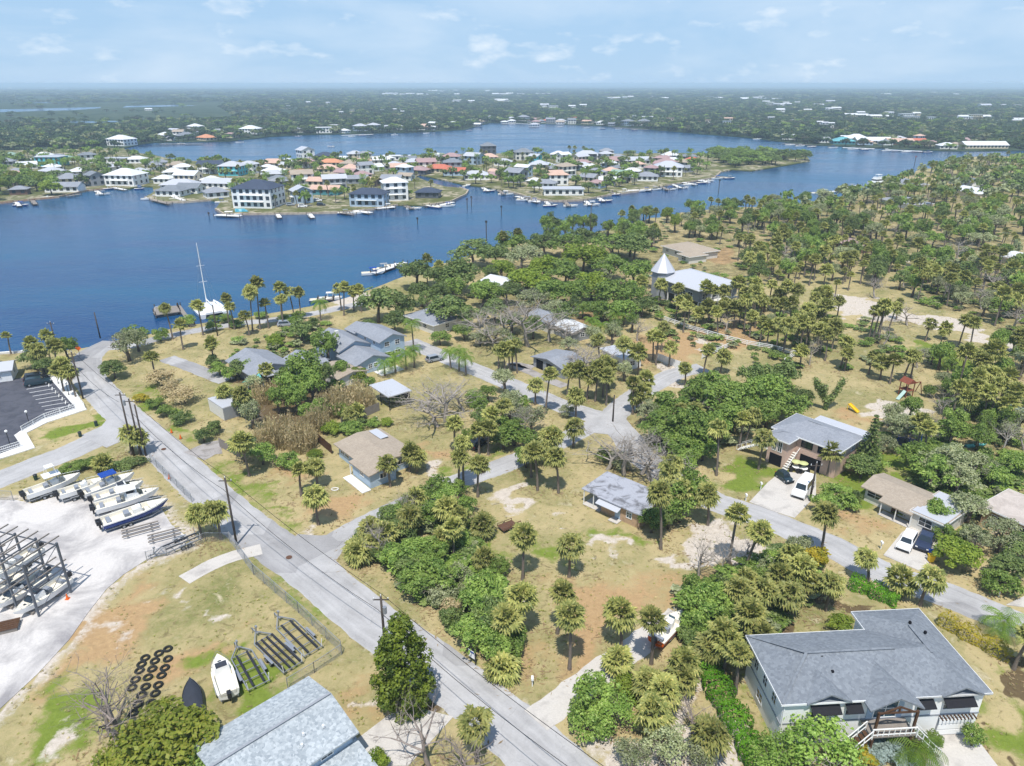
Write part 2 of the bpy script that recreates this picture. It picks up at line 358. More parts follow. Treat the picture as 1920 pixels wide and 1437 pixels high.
LITTER = [[(880, 480), (1120, 440), (1330, 395), (1640, 360), (1960, 298), (1960, 500), (1640, 500), (1400, 540), (1230, 600), (1000, 640), (880, 600)], [(1700, 500), (1960, 480), (1960, 640), (1720, 570)], [(1210, 760), (1480, 700), (1500, 770), (1330, 860), (1230, 850)], [(1640, 800), (1900, 800), (1930, 960), (1800, 1060), (1700, 880)],
          [(640, 1000), (760, 930), (860, 960), (960, 1130), (950, 1220), (860, 1190), (740, 1090)], [(1280, 1120), (1480, 1020), (1540, 1090), (1400, 1240), (1300, 1220)], [(430, 640), (640, 600), (700, 700), (560, 760), (440, 740)]]
def ground_mesh():
    xs = list(np.arange(-140, 140.01, 0.8)); s = 0.8; a = 140
    ext = []
    while a < 1400: s *= 1.055; a += s; ext.append(a)
    xs = [-v for v in ext[::-1] if v < 480] + xs + ext
    ys = list(np.arange(14, 200.01, 0.8)); s = 0.8; a = 200
    while a < 1100: s *= 1.045; a += s; ys.append(a)
    X, Y = np.meshgrid(np.array(xs), np.array(ys)); nx, ny = len(xs), len(ys)
    d = sdf(X, Y, LAND)
    Z = np.where(d > 0.3, 0.0, np.clip((d - 0.3) * 0.55, -2.6, 0))
    wr = np.random.default_rng(3); WX = np.zeros(X.shape); WY = np.zeros(X.shape)       # ragged outlines for bare patches
    for wl in (11, 7, 4.6, 3.1, 2.2, 1.7):
        for tgt in (WX, WY):
            for _ in range(2):
                a = wr.uniform(0, 2 * pi); tgt += 0.11 * wl * np.sin((X * cos(a) + Y * sin(a)) * 2 * pi / wl + wr.uniform(0, 6.28))
    X_, Y_ = X + WX, Y + WY
    def mask(polys, soft):
        r = np.zeros(X.shape)
        for p in polys:
            q = W2(p); bx = [v[0] for v in q]; by = [v[1] for v in q]
            m = (X > min(bx) - 8) & (X < max(bx) + 8) & (Y > min(by) - 12) & (Y < max(by) + 12)
            if m.any(): r[m] = np.maximum(r[m], np.clip(0.5 + sdf(X_[m], Y_[m], q) / soft, 0, 1))
        return r
    sand = mask(SAND, 3.0); dirt = mask(DIRT, 8.0) * 1.05; lush = mask(LUSH, 5.0) * 1.0; mul = np.maximum(mask(MULCH, 1.5), mask(LITTER, 8.0) * 0.5)
    for nme, (pts, wd) in ROADS.items():          # worn gravel shoulders
        c = spline([P(*p) for p in pts], 3.0); dd = polydist(X, Y, c) - wd / 2
        sand = np.maximum(sand, np.clip(0.55 - np.abs(dd - 0.1) * 0.6, 0, 0.55))
    yd = sdf(X, Y, W2(SHEETS['boat_yard'])); sand = np.maximum(sand, np.clip(0.75 + yd * 0.16, 0, 1) * (yd < 0))
    bank = np.clip(1 - d / 2.0, 0, 1); mul = np.maximum(mul, bank * 0.6)
    V = np.stack([X, Y, Z], -1).reshape(-1, 3)
    i = np.arange((ny - 1) * (nx - 1)); r = i // (nx - 1); c = i % (nx - 1); a = r * nx + c
    Q = np.stack([a, a + 1, a + nx + 1, a + nx], -1)
    zf = Z.reshape(-1); keep = ~((zf[Q] < -2.55).all(1))
    Q = Q[keep]; used = np.unique(Q); remap = np.zeros(len(V), int); remap[used] = np.arange(len(used))
    V = V[used]; Q = remap[Q]
    me = bpy.data.meshes.new('ground'); me.vertices.add(len(V)); me.vertices.foreach_set('co', V.ravel().astype(np.float32))
    me.loops.add(len(Q) * 4); me.loops.foreach_set('vertex_index', Q.ravel().astype(np.int32))
    me.polygons.add(len(Q)); me.polygons.foreach_set('loop_start', np.arange(0, len(Q) * 4, 4, dtype=np.int32))
    me.polygons.foreach_set('use_smooth', np.ones(len(Q), bool))
    ca = me.color_attributes.new('cover', 'FLOAT_COLOR', 'POINT')
    ca.data.foreach_set('color', np.stack([sand, dirt, lush, mul], -1).reshape(-1, 4)[used].ravel().astype(np.float32))
    me.update(); me.validate(); return me

def ground_material():
    m = bpy.data.materials.new('dry_lawn'); t, o = nodes(m); wp = worldpos(t)
    at = t.nodes.new('ShaderNodeVertexColor'); at.layer_name = 'cover'
    sp = t.nodes.new('ShaderNodeSeparateColor'); t.links.new(at.outputs['Color'], sp.inputs['Color'])
    big = noise(t, 0.045, 5, 0.6, wp, 0.5); med = noise(t, 0.28, 6, 0.65, wp, 0.4); fine = noise(t, 1.5, 6, 0.75, wp, 0.3); grit = noise(t, 9.0, 3, 0.7, wp)
    mixn = math_(t, 'ADD', math_(t, 'MULTIPLY', big, 0.40), math_(t, 'ADD', math_(t, 'MULTIPLY', med, 0.28), math_(t, 'MULTIPLY', fine, 0.32)))
    c = mixcol(t, ramp(t, mixn, 0.44, 0.61), S(200, 182, 136, 0.76), S(136, 140, 82, 0.68))
    c = mixcol(t, ramp(t, med, 0.60, 0.74), c, S(210, 196, 164, 0.82))
    c = mixcol(t, ramp(t, noise(t, 0.6, 6, 0.7, wp, 0.8), 0.56, 0.66), c, S(150, 138, 96, 0.64))
    def lay(c, chan, col, amt=0.55, lo=0.45, hi=0.62):
        f = math_(t, 'ADD', chan, math_(t, 'MULTIPLY', math_(t, 'SUBTRACT', math_(t, 'ADD', math_(t, 'MULTIPLY', med, 0.5), math_(t, 'MULTIPLY', fine, 0.5)), 0.5), amt * 2.2))
        return mixcol(t, ramp(t, f, lo, hi), c, col)
    c = lay(c, sp.outputs[1], mixcol(t, fine, S(182, 148, 108, 0.74), S(200, 170, 126, 0.78)), 0.6, 0.45, 0.8)
    c = lay(c, sp.outputs[2], mixcol(t, fine, S(112, 136, 48, 0.66), S(150, 164, 74, 0.70)), 0.55, 0.42, 0.72)
    c = lay(c, at.outputs['Alpha'], mixcol(t, fine, S(112, 92, 72, 0.6), S(138, 122, 86, 0.6)), 0.4)
    c = lay(c, sp.outputs[0], mixcol(t, fine, S(196, 182, 164, 0.78), S(222, 212, 200, 0.84)), 0.6, 0.44, 0.70)
    k = math_(t, 'MULTIPLY_ADD', math_(t, 'SUBTRACT', math_(t, 'ADD', math_(t, 'MULTIPLY', fine, 0.55), math_(t, 'MULTIPLY', grit, 0.45)), 0.5), 1.05, 1.0)
    c = mixcol(t, 1.0, c, k, 'MULTIPLY')
    hgt = math_(t, 'ADD', math_(t, 'MULTIPLY', fine, 0.6), math_(t, 'MULTIPLY', grit, 0.4))
    principled(t, o, c, 0.95, 0.1, 0, bump(t, hgt, 0.22, 0.6)); return m
MATS['dry_lawn'] = ground_material()
g = put('ground', ground_mesh()); g.data.materials.append(MATS['dry_lawn']); struct(g)

# ---------------- water
def water_material():
    m = bpy.data.materials.new('river_water'); t, o = nodes(m); wp = worldpos(t)
    mpn = t.nodes.new('ShaderNodeMapping'); mpn.inputs['Scale'].default_value = (0.010, 0.030, 1.0); mpn.inputs['Rotation'].default_value = (0, 0, radians(-8)); t.links.new(wp, mpn.inputs['Vector'])
    slick = noise(t, 1.0, 5, 0.55, mpn.outputs['Vector'], 0.6)
    mpw = t.nodes.new('ShaderNodeMapping'); mpw.inputs['Scale'].default_value = (0.5, 0.9, 1.0); t.links.new(wp, mpw.inputs['Vector'])
    wv = noise(t, 1.0, 5, 0.62, mpw.outputs['Vector']); wv2 = noise(t, 0.14, 4, 0.6, mpw.outputs['Vector'])
    c = mixcol(t, ramp(t, slick, 0.38, 0.60), S(4, 56, 102), S(20, 78, 114))
    rg = t.nodes.new('ShaderNodeMapRange'); t.links.new(slick, rg.inputs['Value']); rg.inputs['From Min'].default_value = 0.35; rg.inputs['From Max'].default_value = 0.65
    rg.inputs['To Min'].default_value = 0.07; rg.inputs['To Max'].default_value = 0.26
    h = math_(t, 'ADD', math_(t, 'MULTIPLY', wv, 0.35), math_(t, 'MULTIPLY', wv2, 0.5))
    b = principled(t, o, c, rg.outputs['Result'], 0.30, 0, bump(t, h, 0.6, 0.55)); b.inputs['IOR'].default_value = 1.33
    return m
WM = water_material(); MATS['river_water'] = WM
R = 90000
wt = MB().add([(-R, -200, WATER_Z), (R, -200, WATER_Z), (R, R, WATER_Z), (-R, R, WATER_Z)], [(0, 1, 2, 3)]).build('water', WM); struct(wt)

# ---------------- land across the water: peninsula and far shore in one sheet
PEN = [(-900, 400), (-200, 392), (0, 380), (60, 374), (110, 369), (165, 357), (215, 352), (243, 354), (262, 349), (286, 350), (288, 360), (272, 370), (300, 379), (345, 379), (395, 375), (414, 378), (404, 392), (420, 401), (470, 401),
       (560, 400), (640, 398), (700, 392), (745, 384), (800, 385), (845, 378), (874, 364), (878, 357), (862, 352), (836, 350), (806, 342), (780, 331), (788, 328), (824, 336), (866, 345), (905, 350), (945, 357), (972, 364), (1000, 373), (1040, 377), (1092, 375), (1140, 366),
       (1200, 358), (1250, 347), (1300, 340), (1340, 333), (1352, 322), (1374, 318), (1410, 320), (1460, 312), (1519, 302), (1512, 291), (1470, 288), (1420, 290), (1380, 291), (1330, 288), (1270, 287), (1190, 288),
       (1100, 289), (1000, 288), (900, 288), (800, 290), (720, 292), (640, 295), (560, 298), (480, 301), (420, 303), (360, 302), (318, 298), (290, 291), (258, 287), (238, 283), (232, 278), (262, 271), (290, 267), (360, 266), (430, 265), (500, 257), (560, 253), (620, 252),
       (700, 250), (780, 248), (840, 245), (872, 243), (898, 236), (920, 230), (980, 231), (1050, 233), (1120, 236), (1180, 239), (1222, 243), (1300, 250), (1400, 258), (1470, 266), (1510, 271), (1600, 275), (1700, 280), (1790, 283), (1900, 282), (2100, 279), (2600, 277)]
def far_land_material():
    m = bpy.data.materials.new('far_ground'); t, o = nodes(m); wp = worldpos(t)
    a = noise(t, 0.0016, 6, 0.62, wp); b = noise(t, 0.02, 6, 0.65, wp); c2 = noise(t, 0.16, 4, 0.6, wp)
    c = mixcol(t, ramp(t, a, 0.40, 0.60), S(58, 80, 58, 0.7), S(84, 98, 74, 0.7))
    c = mixcol(t, ramp(t, b, 0.44, 0.60), c, S(40, 62, 36, 0.8))
    c = mixcol(t, ramp(t, c2, 0.58, 0.72), c, S(150, 140, 104, 0.6))
    principled(t, o, c, 0.95, 0.1, 0, bump(t, b, 3.0, 0.4)); return m
def pen_material():
    m = bpy.data.materials.new('shore_lawn'); t, o = nodes(m); wp = worldpos(t)
    a = noise(t, 0.05, 5, 0.6, wp); b = noise(t, 0.25, 5, 0.6, wp)
    c = mixcol(t, ramp(t, a, 0.42, 0.58), S(104, 112, 60, 0.7), S(196, 184, 160, 0.75))
    c = mixcol(t, ramp(t, b, 0.44, 0.56), c, S(112, 114, 66, 0.7))
    principled(t, o, c, 0.95, 0.1); return m
MATS['far_ground'] = far_land_material(); MATS['shore_lawn'] = pen_material()
def land_sheet(name, poly, m, z=0.0, drop=2.5):
    bm = bmesh.new(); top = [bm.verts.new((p[0], p[1], z)) for p in poly]; bot = [bm.verts.new((p[0], p[1], z - drop)) for p in poly]
    f = bm.faces.new(top)
    if f.normal.z < 0 or (f.normal_update() or f.normal.z < 0): f.normal_flip()
    n = len(top)
    for i in range(n): bm.faces.new((top[i], top[(i + 1) % n], bot[(i + 1) % n], bot[i]))
    bmesh.ops.triangulate(bm, faces=[f]); bmesh.ops.recalc_face_normals(bm, faces=bm.faces)
    me = bpy.data.meshes.new(name); bm.to_mesh(me); bm.free(); me.materials.append(m); return put(name, me)
penw = [P(a, b) for a, b in PEN]
pen_a = penw[:75]      # peninsula part, from the left margin round its tip to the channel's end
iy = next(i for i, p in enumerate(PEN) if p == (232, 278))
PENIN = penw[:iy + 1] + [P(-900, 300)]
FAR = penw[iy:] + [Vector((80000, P(2600, 277).y, 0)), Vector((80000, 85000, 0)), Vector((-80000, 85000, 0)), Vector((-80000, P(-900, 300).y, 0)), P(-900, 300)]
struct(land_sheet('peninsula', PENIN, MATS['shore_lawn'])); struct(land_sheet('far_shore', FAR, MATS['far_ground']))
for k, (poly) in enumerate([[(-300, 214), (0, 211), (60, 209), (140, 207), (190, 203), (188, 201), (110, 203), (40, 205), (-300, 207)], [(230, 202), (330, 200), (372, 198), (330, 197), (236, 199)], [(60, 234), (130, 232), (225, 229), (215, 227), (120, 229)], [(-200, 237), (0, 234), (50, 231), (-10, 232), (-200, 234)], [(60, 194), (150, 192), (146, 191), (70, 192)]]):
    struct(MB().prism([P(a, b, 0.0) for a, b in poly[::-1]], 0.05, 0.12).build('marsh_water', WM))
struct(MB().prism([P(a, b) for a, b in [(-300, 275), (0, 271), (100, 266), (95, 261), (0, 262), (-300, 265)][::-1]], 0.02, 0.25).build('marsh_flat', stained('marsh_mud', S(112, 92, 92, 0.7), S(92, 88, 70, 0.7))))

# ---------------- roads and paving
def road_material(name, col, col2, crack=0.22):
    m = bpy.data.materials.new(name); t, o = nodes(m); wp = worldpos(t)
    uv = t.nodes.new('ShaderNodeUVMap'); sx = t.nodes.new('ShaderNodeSeparateXYZ'); t.links.new(uv.outputs['UV'], sx.inputs['Vector'])
    a = noise(t, 0.22, 6, 0.65, wp, 0.4); b = noise(t, 3.5, 4, 0.7, wp)
    mpn = t.nodes.new('ShaderNodeMapping'); mpn.inputs['Scale'].default_value = (7.0, 0.05, 1); t.links.new(uv.outputs['UV'], mpn.inputs['Vector'])
    st = noise(t, 1.0, 4, 0.6, mpn.outputs['Vector'])
    f = math_(t, 'ADD', math_(t, 'MULTIPLY', a, 0.42), math_(t, 'ADD', math_(t, 'MULTIPLY', st, 0.40), math_(t, 'MULTIPLY', b, 0.18)))
    c = mixcol(t, ramp(t, f, 0.38, 0.64), col, col2)
    v = t.nodes.new('ShaderNodeTexVoronoi'); v.feature = 'DISTANCE_TO_EDGE'; v.inputs['Scale'].default_value = 0.21
    dn = t.nodes.new('ShaderNodeVectorMath'); dn.operation = 'ADD'; t.links.new(wp, dn.inputs[0])
    nn = t.nodes.new('ShaderNodeTexNoise'); nn.inputs['Scale'].default_value = 0.4; nn.inputs['Detail'].default_value = 4; t.links.new(wp, nn.inputs['Vector'])
    sc = t.nodes.new('ShaderNodeVectorMath'); sc.operation = 'SCALE'; sc.inputs['Scale'].default_value = 3.0; t.links.new(nn.outputs['Color'], sc.inputs[0]); t.links.new(sc.outputs[0], dn.inputs[1]); t.links.new(dn.outputs[0], v.inputs['Vector'])
    pv_ = t.nodes.new('ShaderNodeTexVoronoi'); pv_.inputs['Scale'].default_value = 0.07; pv_.distance = 'MANHATTAN'; t.links.new(wp, pv_.inputs['Vector']); ps = t.nodes.new('ShaderNodeSeparateColor'); t.links.new(pv_.outputs['Color'], ps.inputs['Color'])
    c = mixcol(t, math_(t, 'MULTIPLY', ramp(t, ps.outputs[0], 0.80, 0.82), 0.30), c, S(120, 118, 120, 0.7))      # mended patches
    ck = ramp(t, v.outputs['Distance'], 0.0, 0.007, (1, 1, 1), (0, 0, 0))
    c = mixcol(t, math_(t, 'MULTIPLY', ck, crack), c, S(90, 88, 86, 0.6))
    principled(t, o, c, 0.9, 0.2, 0, bump(t, b, 0.02, 0.4)); MATS[name] = m; return m
RM = road_material('old_asphalt', S(170, 168, 167, 0.76), S(202, 200, 199, 0.82))
DM = stained('concrete', S(206, 200, 192, 0.85), S(176, 170, 164, 0.8), 0.5, 0.7, 0.3)
YM = stained('yard_concrete', S(214, 209, 204, 0.85), S(164, 160, 160, 0.74), 0.47, 0.66, 0.12)
WC = stained('white_concrete', S(232, 230, 226, 0.9), S(206, 204, 200, 0.85), 0.5, 0.7, 0.3)
AM = stained('dark_asphalt', S(96, 97, 106, 0.75), S(82, 84, 94, 0.7), 0.45, 0.6, 0.4)
GM = stained('grey_gravel', S(176, 170, 166, 0.8), S(150, 144, 138, 0.8), 0.45, 0.6, 0.5)
def ribbon(name, pts, wd, z, m, jag=0.12):
    c = spline([P(*p) for p in pts], 1.0); V = []; Fc = []; uv = []; s = 0.0
    for i, p in enumerate(c):
        d = (c[min(i + 1, len(c) - 1)] - c[max(i - 1, 0)]).normalized(); nrm = Vector((-d.y, d.x, 0))
        if i: s += (c[i] - c[i - 1]).length
        a = p + nrm * (wd / 2 + random.uniform(-jag, jag)); b = p - nrm * (wd / 2 + random.uniform(-jag, jag))
        V += [(a.x, a.y, z), (b.x, b.y, z), (a.x, a.y, z - 0.1), (b.x, b.y, z - 0.1)]; uv += [(0, s), (1, s), (0, s), (1, s)]
    for i in range(len(c) - 1):
        a = i * 4; b = a + 4
        Fc += [(a + 1, b + 1, b, a), (a, b, b + 2, a + 2), (a + 3, b + 3, b + 1, a + 1)]
    me = bpy.data.meshes.new(name); me.from_pydata(V, [], Fc); me.materials.append(m)
    ul = me.uv_layers.new(name='UVMap'); vi = np.zeros(len(me.loops), np.int32); me.loops.foreach_get('vertex_index', vi)
    ul.data.foreach_set('uv', np.array(uv)[vi].ravel().astype(np.float32)); me.update(); return struct(put(name, me))
zz = 0.012
for nme, (pts, wd) in ROADS.items(): ribbon(nme, pts, wd, zz, RM); zz += 0.004
for nme, (pts, wd) in DRIVES.items():
    ribbon(nme, pts, wd, zz, {'asphalt_drive': RM, 'gravel_drive': GM, 'dirt_drive': GM}.get(nme, DM), 0.15 if 'drive' in nme else 0.05); zz += 0.004
# flared corners of the junctions
for k, poly in enumerate([[(548, 1010), (560, 1002), (580, 1004), (602, 1005), (625, 1002), (648, 990), (676, 976), (694, 984), (676, 992), (640, 1018), (626, 1034), (628, 1050), (650, 1072), (600, 1075), (540, 1030)], [(187, 760), (196, 775), (200, 788), (190, 800), (150, 818), (200, 840), (232, 826), (262, 826), (290, 848), (270, 790), (230, 750)], [(1085, 800), (1105, 790), (1120, 776), (1160, 770), (1185, 800), (1190, 830), (1170, 838), (1140, 815), (1110, 812)]]):
    struct(MB().prism([P(a, b) for a, b in poly[::-1]], -0.05, zz).build('road_junction', RM)); zz += 0.004
for nme, poly in SHEETS.items():
    m = {'boat_yard': YM, 'parking_lot': AM}.get(nme, DM)
    o = land_sheet(nme, W2(poly), m, zz, 0.12); struct(o); zz += 0.004
def dist(v): return sqrt(v[0] ** 2 + v[1] ** 2 + (v[2] - H) ** 2)
# ================================================================== buildings
KEEP = []; FARKEEP = []; LANDMARKS = []
def keep(x, y, r): KEEP.append((x, y, r))
def lmk(phrase, x, y): LANDMARKS.append((phrase, x, y))
WHITE = mat('white_paint', S(238, 238, 236, 0.92), 0.7, 0.3, 0, 0.06)
OFFW = mat('off_white_paint', S(222, 220, 212, 0.88), 0.75, 0.3, 0, 0.10)
GREYP = mat('grey_paint', S(158, 162, 168, 0.8), 0.75, 0.3, 0, 0.10)
BLUEP = mat('pale_blue_paint', S(176, 196, 214, 0.85), 0.75, 0.3, 0, 0.10)
TANP = stained('tan_stucco', S(196, 166, 136, 0.8), S(170, 142, 116, 0.8), 0.5, 0.7, 0.8)
PINKP = stained('pink_stucco', S(206, 178, 162, 0.92), S(190, 164, 150, 0.9), 0.5, 0.7, 0.8)
DARK = mat('dark_paint_and_shade', S(34, 34, 38, 0.7), 0.9, 0.1, 0, 0.2)  # real dark parts share it with slabs painted as interior shade
BROWNW = mat('brown_wood', S(96, 70, 52, 0.75), 0.85, 0.2, 0, 0.3, 2, 14)
GREYW = mat('weathered_wood', S(150, 142, 134, 0.8), 0.9, 0.15, 0, 0.35, 1.5, 10)
STEEL = mat('galvanised_steel', S(150, 156, 164, 0.8), 0.45, 0.5, 0.6, 0.15)
METALR = mat('white_metal_roof', S(208, 210, 216, 0.74), 0.4, 0.5, 0.0, 0.06)
GLASS = glass(); BLUEGL = glass('blue_glass', (0.02, 0.07, 0.10))
RF = {'slate': shingles('slate_shingles', S(114, 120, 128, 0.80), S(148, 154, 160, 0.84)), 'blue': shingles('blue_shingles', S(140, 150, 158, 0.74), S(206, 212, 214, 0.84), 4.2), 'grey': shingles('grey_shingles', S(140, 144, 152, 0.78), S(166, 170, 178, 0.8)),
      'brown': shingles('brown_shingles', S(168, 154, 138, 0.76), S(190, 176, 158, 0.8)), 'pale': mat('pale_roof', S(218, 220, 222, 0.88), 0.7, 0.3, 0, 0.10), 'white': METALR, 'orange': shingles('orange_tiles', S(206, 140, 104, 0.8), S(222, 164, 130, 0.82)),
      'red': shingles('red_tiles', S(196, 106, 86, 0.78), S(212, 136, 112, 0.8)), 'tan': shingles('tan_tiles', S(206, 170, 150, 0.8), S(220, 190, 172, 0.82)), 'dark': shingles('dark_shingles', S(62, 72, 92, 0.75), S(88, 98, 116, 0.78)), 'green': mat('green_roof', S(150, 176, 160, 0.8), 0.7, 0.3, 0, 0.12),
      'mauve': shingles('mauve_shingles', S(168, 140, 140, 0.78), S(188, 160, 158, 0.8)), 'teal': mat('teal_roof', S(110, 180, 186, 0.8), 0.6, 0.3, 0, 0.12)}
WL = {'white': WHITE, 'off-white': OFFW, 'grey': GREYP, 'pale blue': BLUEP, 'tan': TANP, 'turquoise': mat('turquoise_paint', S(96, 196, 208, 0.85), 0.75, 0.3, 0, 0.1), 'dark grey': mat('dark_grey_paint', S(98, 102, 110, 0.8), 0.75, 0.3, 0, 0.1), 'pink': PINKP, 'cream': mat('cream_paint', S(226, 212, 184, 0.85), 0.75, 0.3, 0, 0.1), 'brown': mat('brown_paint', S(120, 96, 82, 0.8), 0.8, 0.2, 0, 0.15), 'teal': mat('teal_paint', S(84, 150, 160, 0.8), 0.75, 0.3, 0, 0.1)}

def roof_geo(mb, x0, x1, y0, y1, z, kind, pitch, ov, axis, th=0.18, wall=None):
    """solid roof over a rectangle; gable ends go into the wall mesh"""
    X0, X1, Y0, Y1 = x0 - ov, x1 + ov, y0 - ov, y1 + ov; e = z - ov * pitch * (0 if kind == 'flat' else 1)
    if kind == 'flat':
        mb.box((X0 + X1) / 2, (Y0 + Y1) / 2, z, X1 - X0, Y1 - Y0, 0.22); return
    if kind == 'shed':   # rises along +y
        h = (Y1 - Y0) * pitch; V = [(X0, Y0, e), (X1, Y0, e), (X1, Y1, e + h), (X0, Y1, e + h)]
        mb.add(V + [(a, b, c - th) for a, b, c in V], [(0, 1, 2, 3), (7, 6, 5, 4), (0, 4, 5, 1), (1, 5, 6, 2), (2, 6, 7, 3), (3, 7, 4, 0)])
        if wall is not None: wall.add([(x0, y0, z - .3), (x0, y1, z - .3), (x0, y1, z + (y1 - y0) * pitch - th), (x0, y0, z - th), (x1, y0, z - .3), (x1, y1, z - .3), (x1, y1, z + (y1 - y0) * pitch - th), (x1, y0, z - th)], [(0, 1, 2, 3), (7, 6, 5, 4), (1, 5, 6, 2), (0, 3, 7, 4)])
        return
    ax = axis or ('x' if (x1 - x0) >= (y1 - y0) else 'y')
    hw = ((Y1 - Y0) if ax == 'x' else (X1 - X0)) / 2; h = hw * pitch
    ins = hw * 0.98 if kind == 'hip' else 0.0
    if ax == 'x':
        ym = (Y0 + Y1) / 2; a, b = (X0 + ins, ym, e + h), (X1 - ins, ym, e + h)
        V = [(X0, Y0, e), (X1, Y0, e), (X1, Y1, e), (X0, Y1, e), a, b]; Fc = [(0, 1, 5, 4), (2, 3, 4, 5), (1, 2, 5), (3, 0, 4)]
    else:
        xm = (X0 + X1) / 2; a, b = (xm, Y0 + ins, e + h), (xm, Y1 - ins, e + h)
        V = [(X0, Y0, e), (X1, Y0, e), (X1, Y1, e), (X0, Y1, e), a, b]; Fc = [(0, 1, 4), (1, 2, 5, 4), (2, 3, 5), (3, 0, 4, 5)]
    n = len(V); low = [(p[0], p[1], p[2] - th) for p in V[:4]]
    if kind == 'hip':
        mb.add(V + low, Fc + [(9, 8, 7, 6)] + [(i, 6 + i, 6 + (i + 1) % 4, (i + 1) % 4) for i in range(4)])
    else:                # open gable: a bent slab
        V2 = V + [(p[0], p[1], p[2] - th) for p in V]
        if ax == 'x':
            Fs = [(0, 1, 5, 4), (2, 3, 4, 5), (10, 11, 7, 6), (11, 10, 9, 8), (0, 6, 7, 1), (2, 8, 9, 3), (1, 7, 11, 5), (5, 11, 8, 2), (3, 9, 10, 4), (4, 10, 6, 0)]
        else:
            Fs = [(3, 0, 4, 5), (1, 2, 5, 4), (11, 10, 6, 9), (10, 11, 8, 7), (3, 9, 6, 0), (1, 7, 8, 2), (0, 6, 10, 4), (4, 10, 7, 1), (2, 8, 11, 5), (5, 11, 9, 3)]
        mb.add(V2, Fs)
        if wall is not None:
            if ax == 'x':
                hh = (y1 - y0) / 2 * pitch - th * 0.4; ym = (y0 + y1) / 2
                for x in (x0, x1): wall.add([(x, y0, z - .05), (x, y1, z - .05), (x, ym, z + hh), (x - (0.1 if x == x1 else -0.1), ym, z + hh), (x - (0.1 if x == x1 else -0.1), y0, z - .05), (x - (0.1 if x == x1 else -0.1), y1, z - .05)], [(0, 1, 2), (5, 4, 3), (1, 5, 3, 2), (0, 2, 3, 4)])
            else:
                hh = (x1 - x0) / 2 * pitch - th * 0.4; xm = (x0 + x1) / 2
                for y in (y0, y1): wall.add([(x0, y, z - .05), (x1, y, z - .05), (xm, y, z + hh), (xm, y - (0.1 if y == y1 else -0.1), z + hh), (x0, y - (0.1 if y == y1 else -0.1), z - .05), (x1, y - (0.1 if y == y1 else -0.1), z - .05)], [(0, 1, 2), (5, 4, 3), (1, 5, 3, 2), (0, 2, 3, 4)])
def fascia_geo(mb, x0, x1, y0, y1, z, kind, pitch, ov):
    X0, X1, Y0, Y1 = x0 - ov - .03, x1 + ov + .03, y0 - ov - .03, y1 + ov + .03; e = z - ov * pitch - 0.20
    for a, b, c, d in (((X0 + X1) / 2, Y0, X1 - X0, .05), ((X0 + X1) / 2, Y1, X1 - X0, .05), (X0, (Y0 + Y1) / 2, .05, Y1 - Y0), (X1, (Y0 + Y1) / 2, .05, Y1 - Y0)):
        mb.box(a, b, e, c, d, 0.21)
_WC = {}
def window_mesh(w, h, fm, cross=True):
    k = (round(w, 2), round(h, 2), fm.name, cross)
    if k not in _WC:
        mb = MB(); t = 0.09
        mb.box(0, 0, 0, w, 0.10, t).box(0, 0, h - t, w, 0.10, t).box(-w / 2 + t / 2, 0, t, t, 0.10, h - 2 * t).box(w / 2 - t / 2, 0, t, t, 0.10, h - 2 * t)
        if cross: mb.box(0, 0, t, 0.06, 0.08, h - 2 * t)
        if cross and h > 1.0: mb.box(0, 0, h / 2, w - 2 * t, 0.07, 0.06)
        _WC[k] = mb.mesh('window', fm)
    return _WC[k]
def wall_place(rect, side, u, off):
    x0, x1, y0, y1 = rect
    return {'S': ((u, y0 - off), 0.0), 'N': ((u, y1 + off), pi), 'W': ((x0 - off, u), -pi / 2), 'E': ((x1 + off, u), pi / 2)}[side]
def window(parent, rect, side, u, z, w, h, fm=None, gl=None, cross=True, name='window'):
    (x, y), rz = wall_place(rect, side, u, 0.03)
    o = put(name, window_mesh(w, h, fm or WHITE, cross), parent, (x, y, z), rz)
    p = put('pane', cube(gl or GLASS), o, (0, 0.01, 0.05), 0, (w - 0.1, 0.03, h - 0.1)); return o
def door(parent, rect, side, u, z, w, h, m, name='door'):
    (x, y), rz = wall_place(rect, side, u, 0.03); o = block(name, m, parent, x, y, z, w, 0.08, h, rz)
    return o
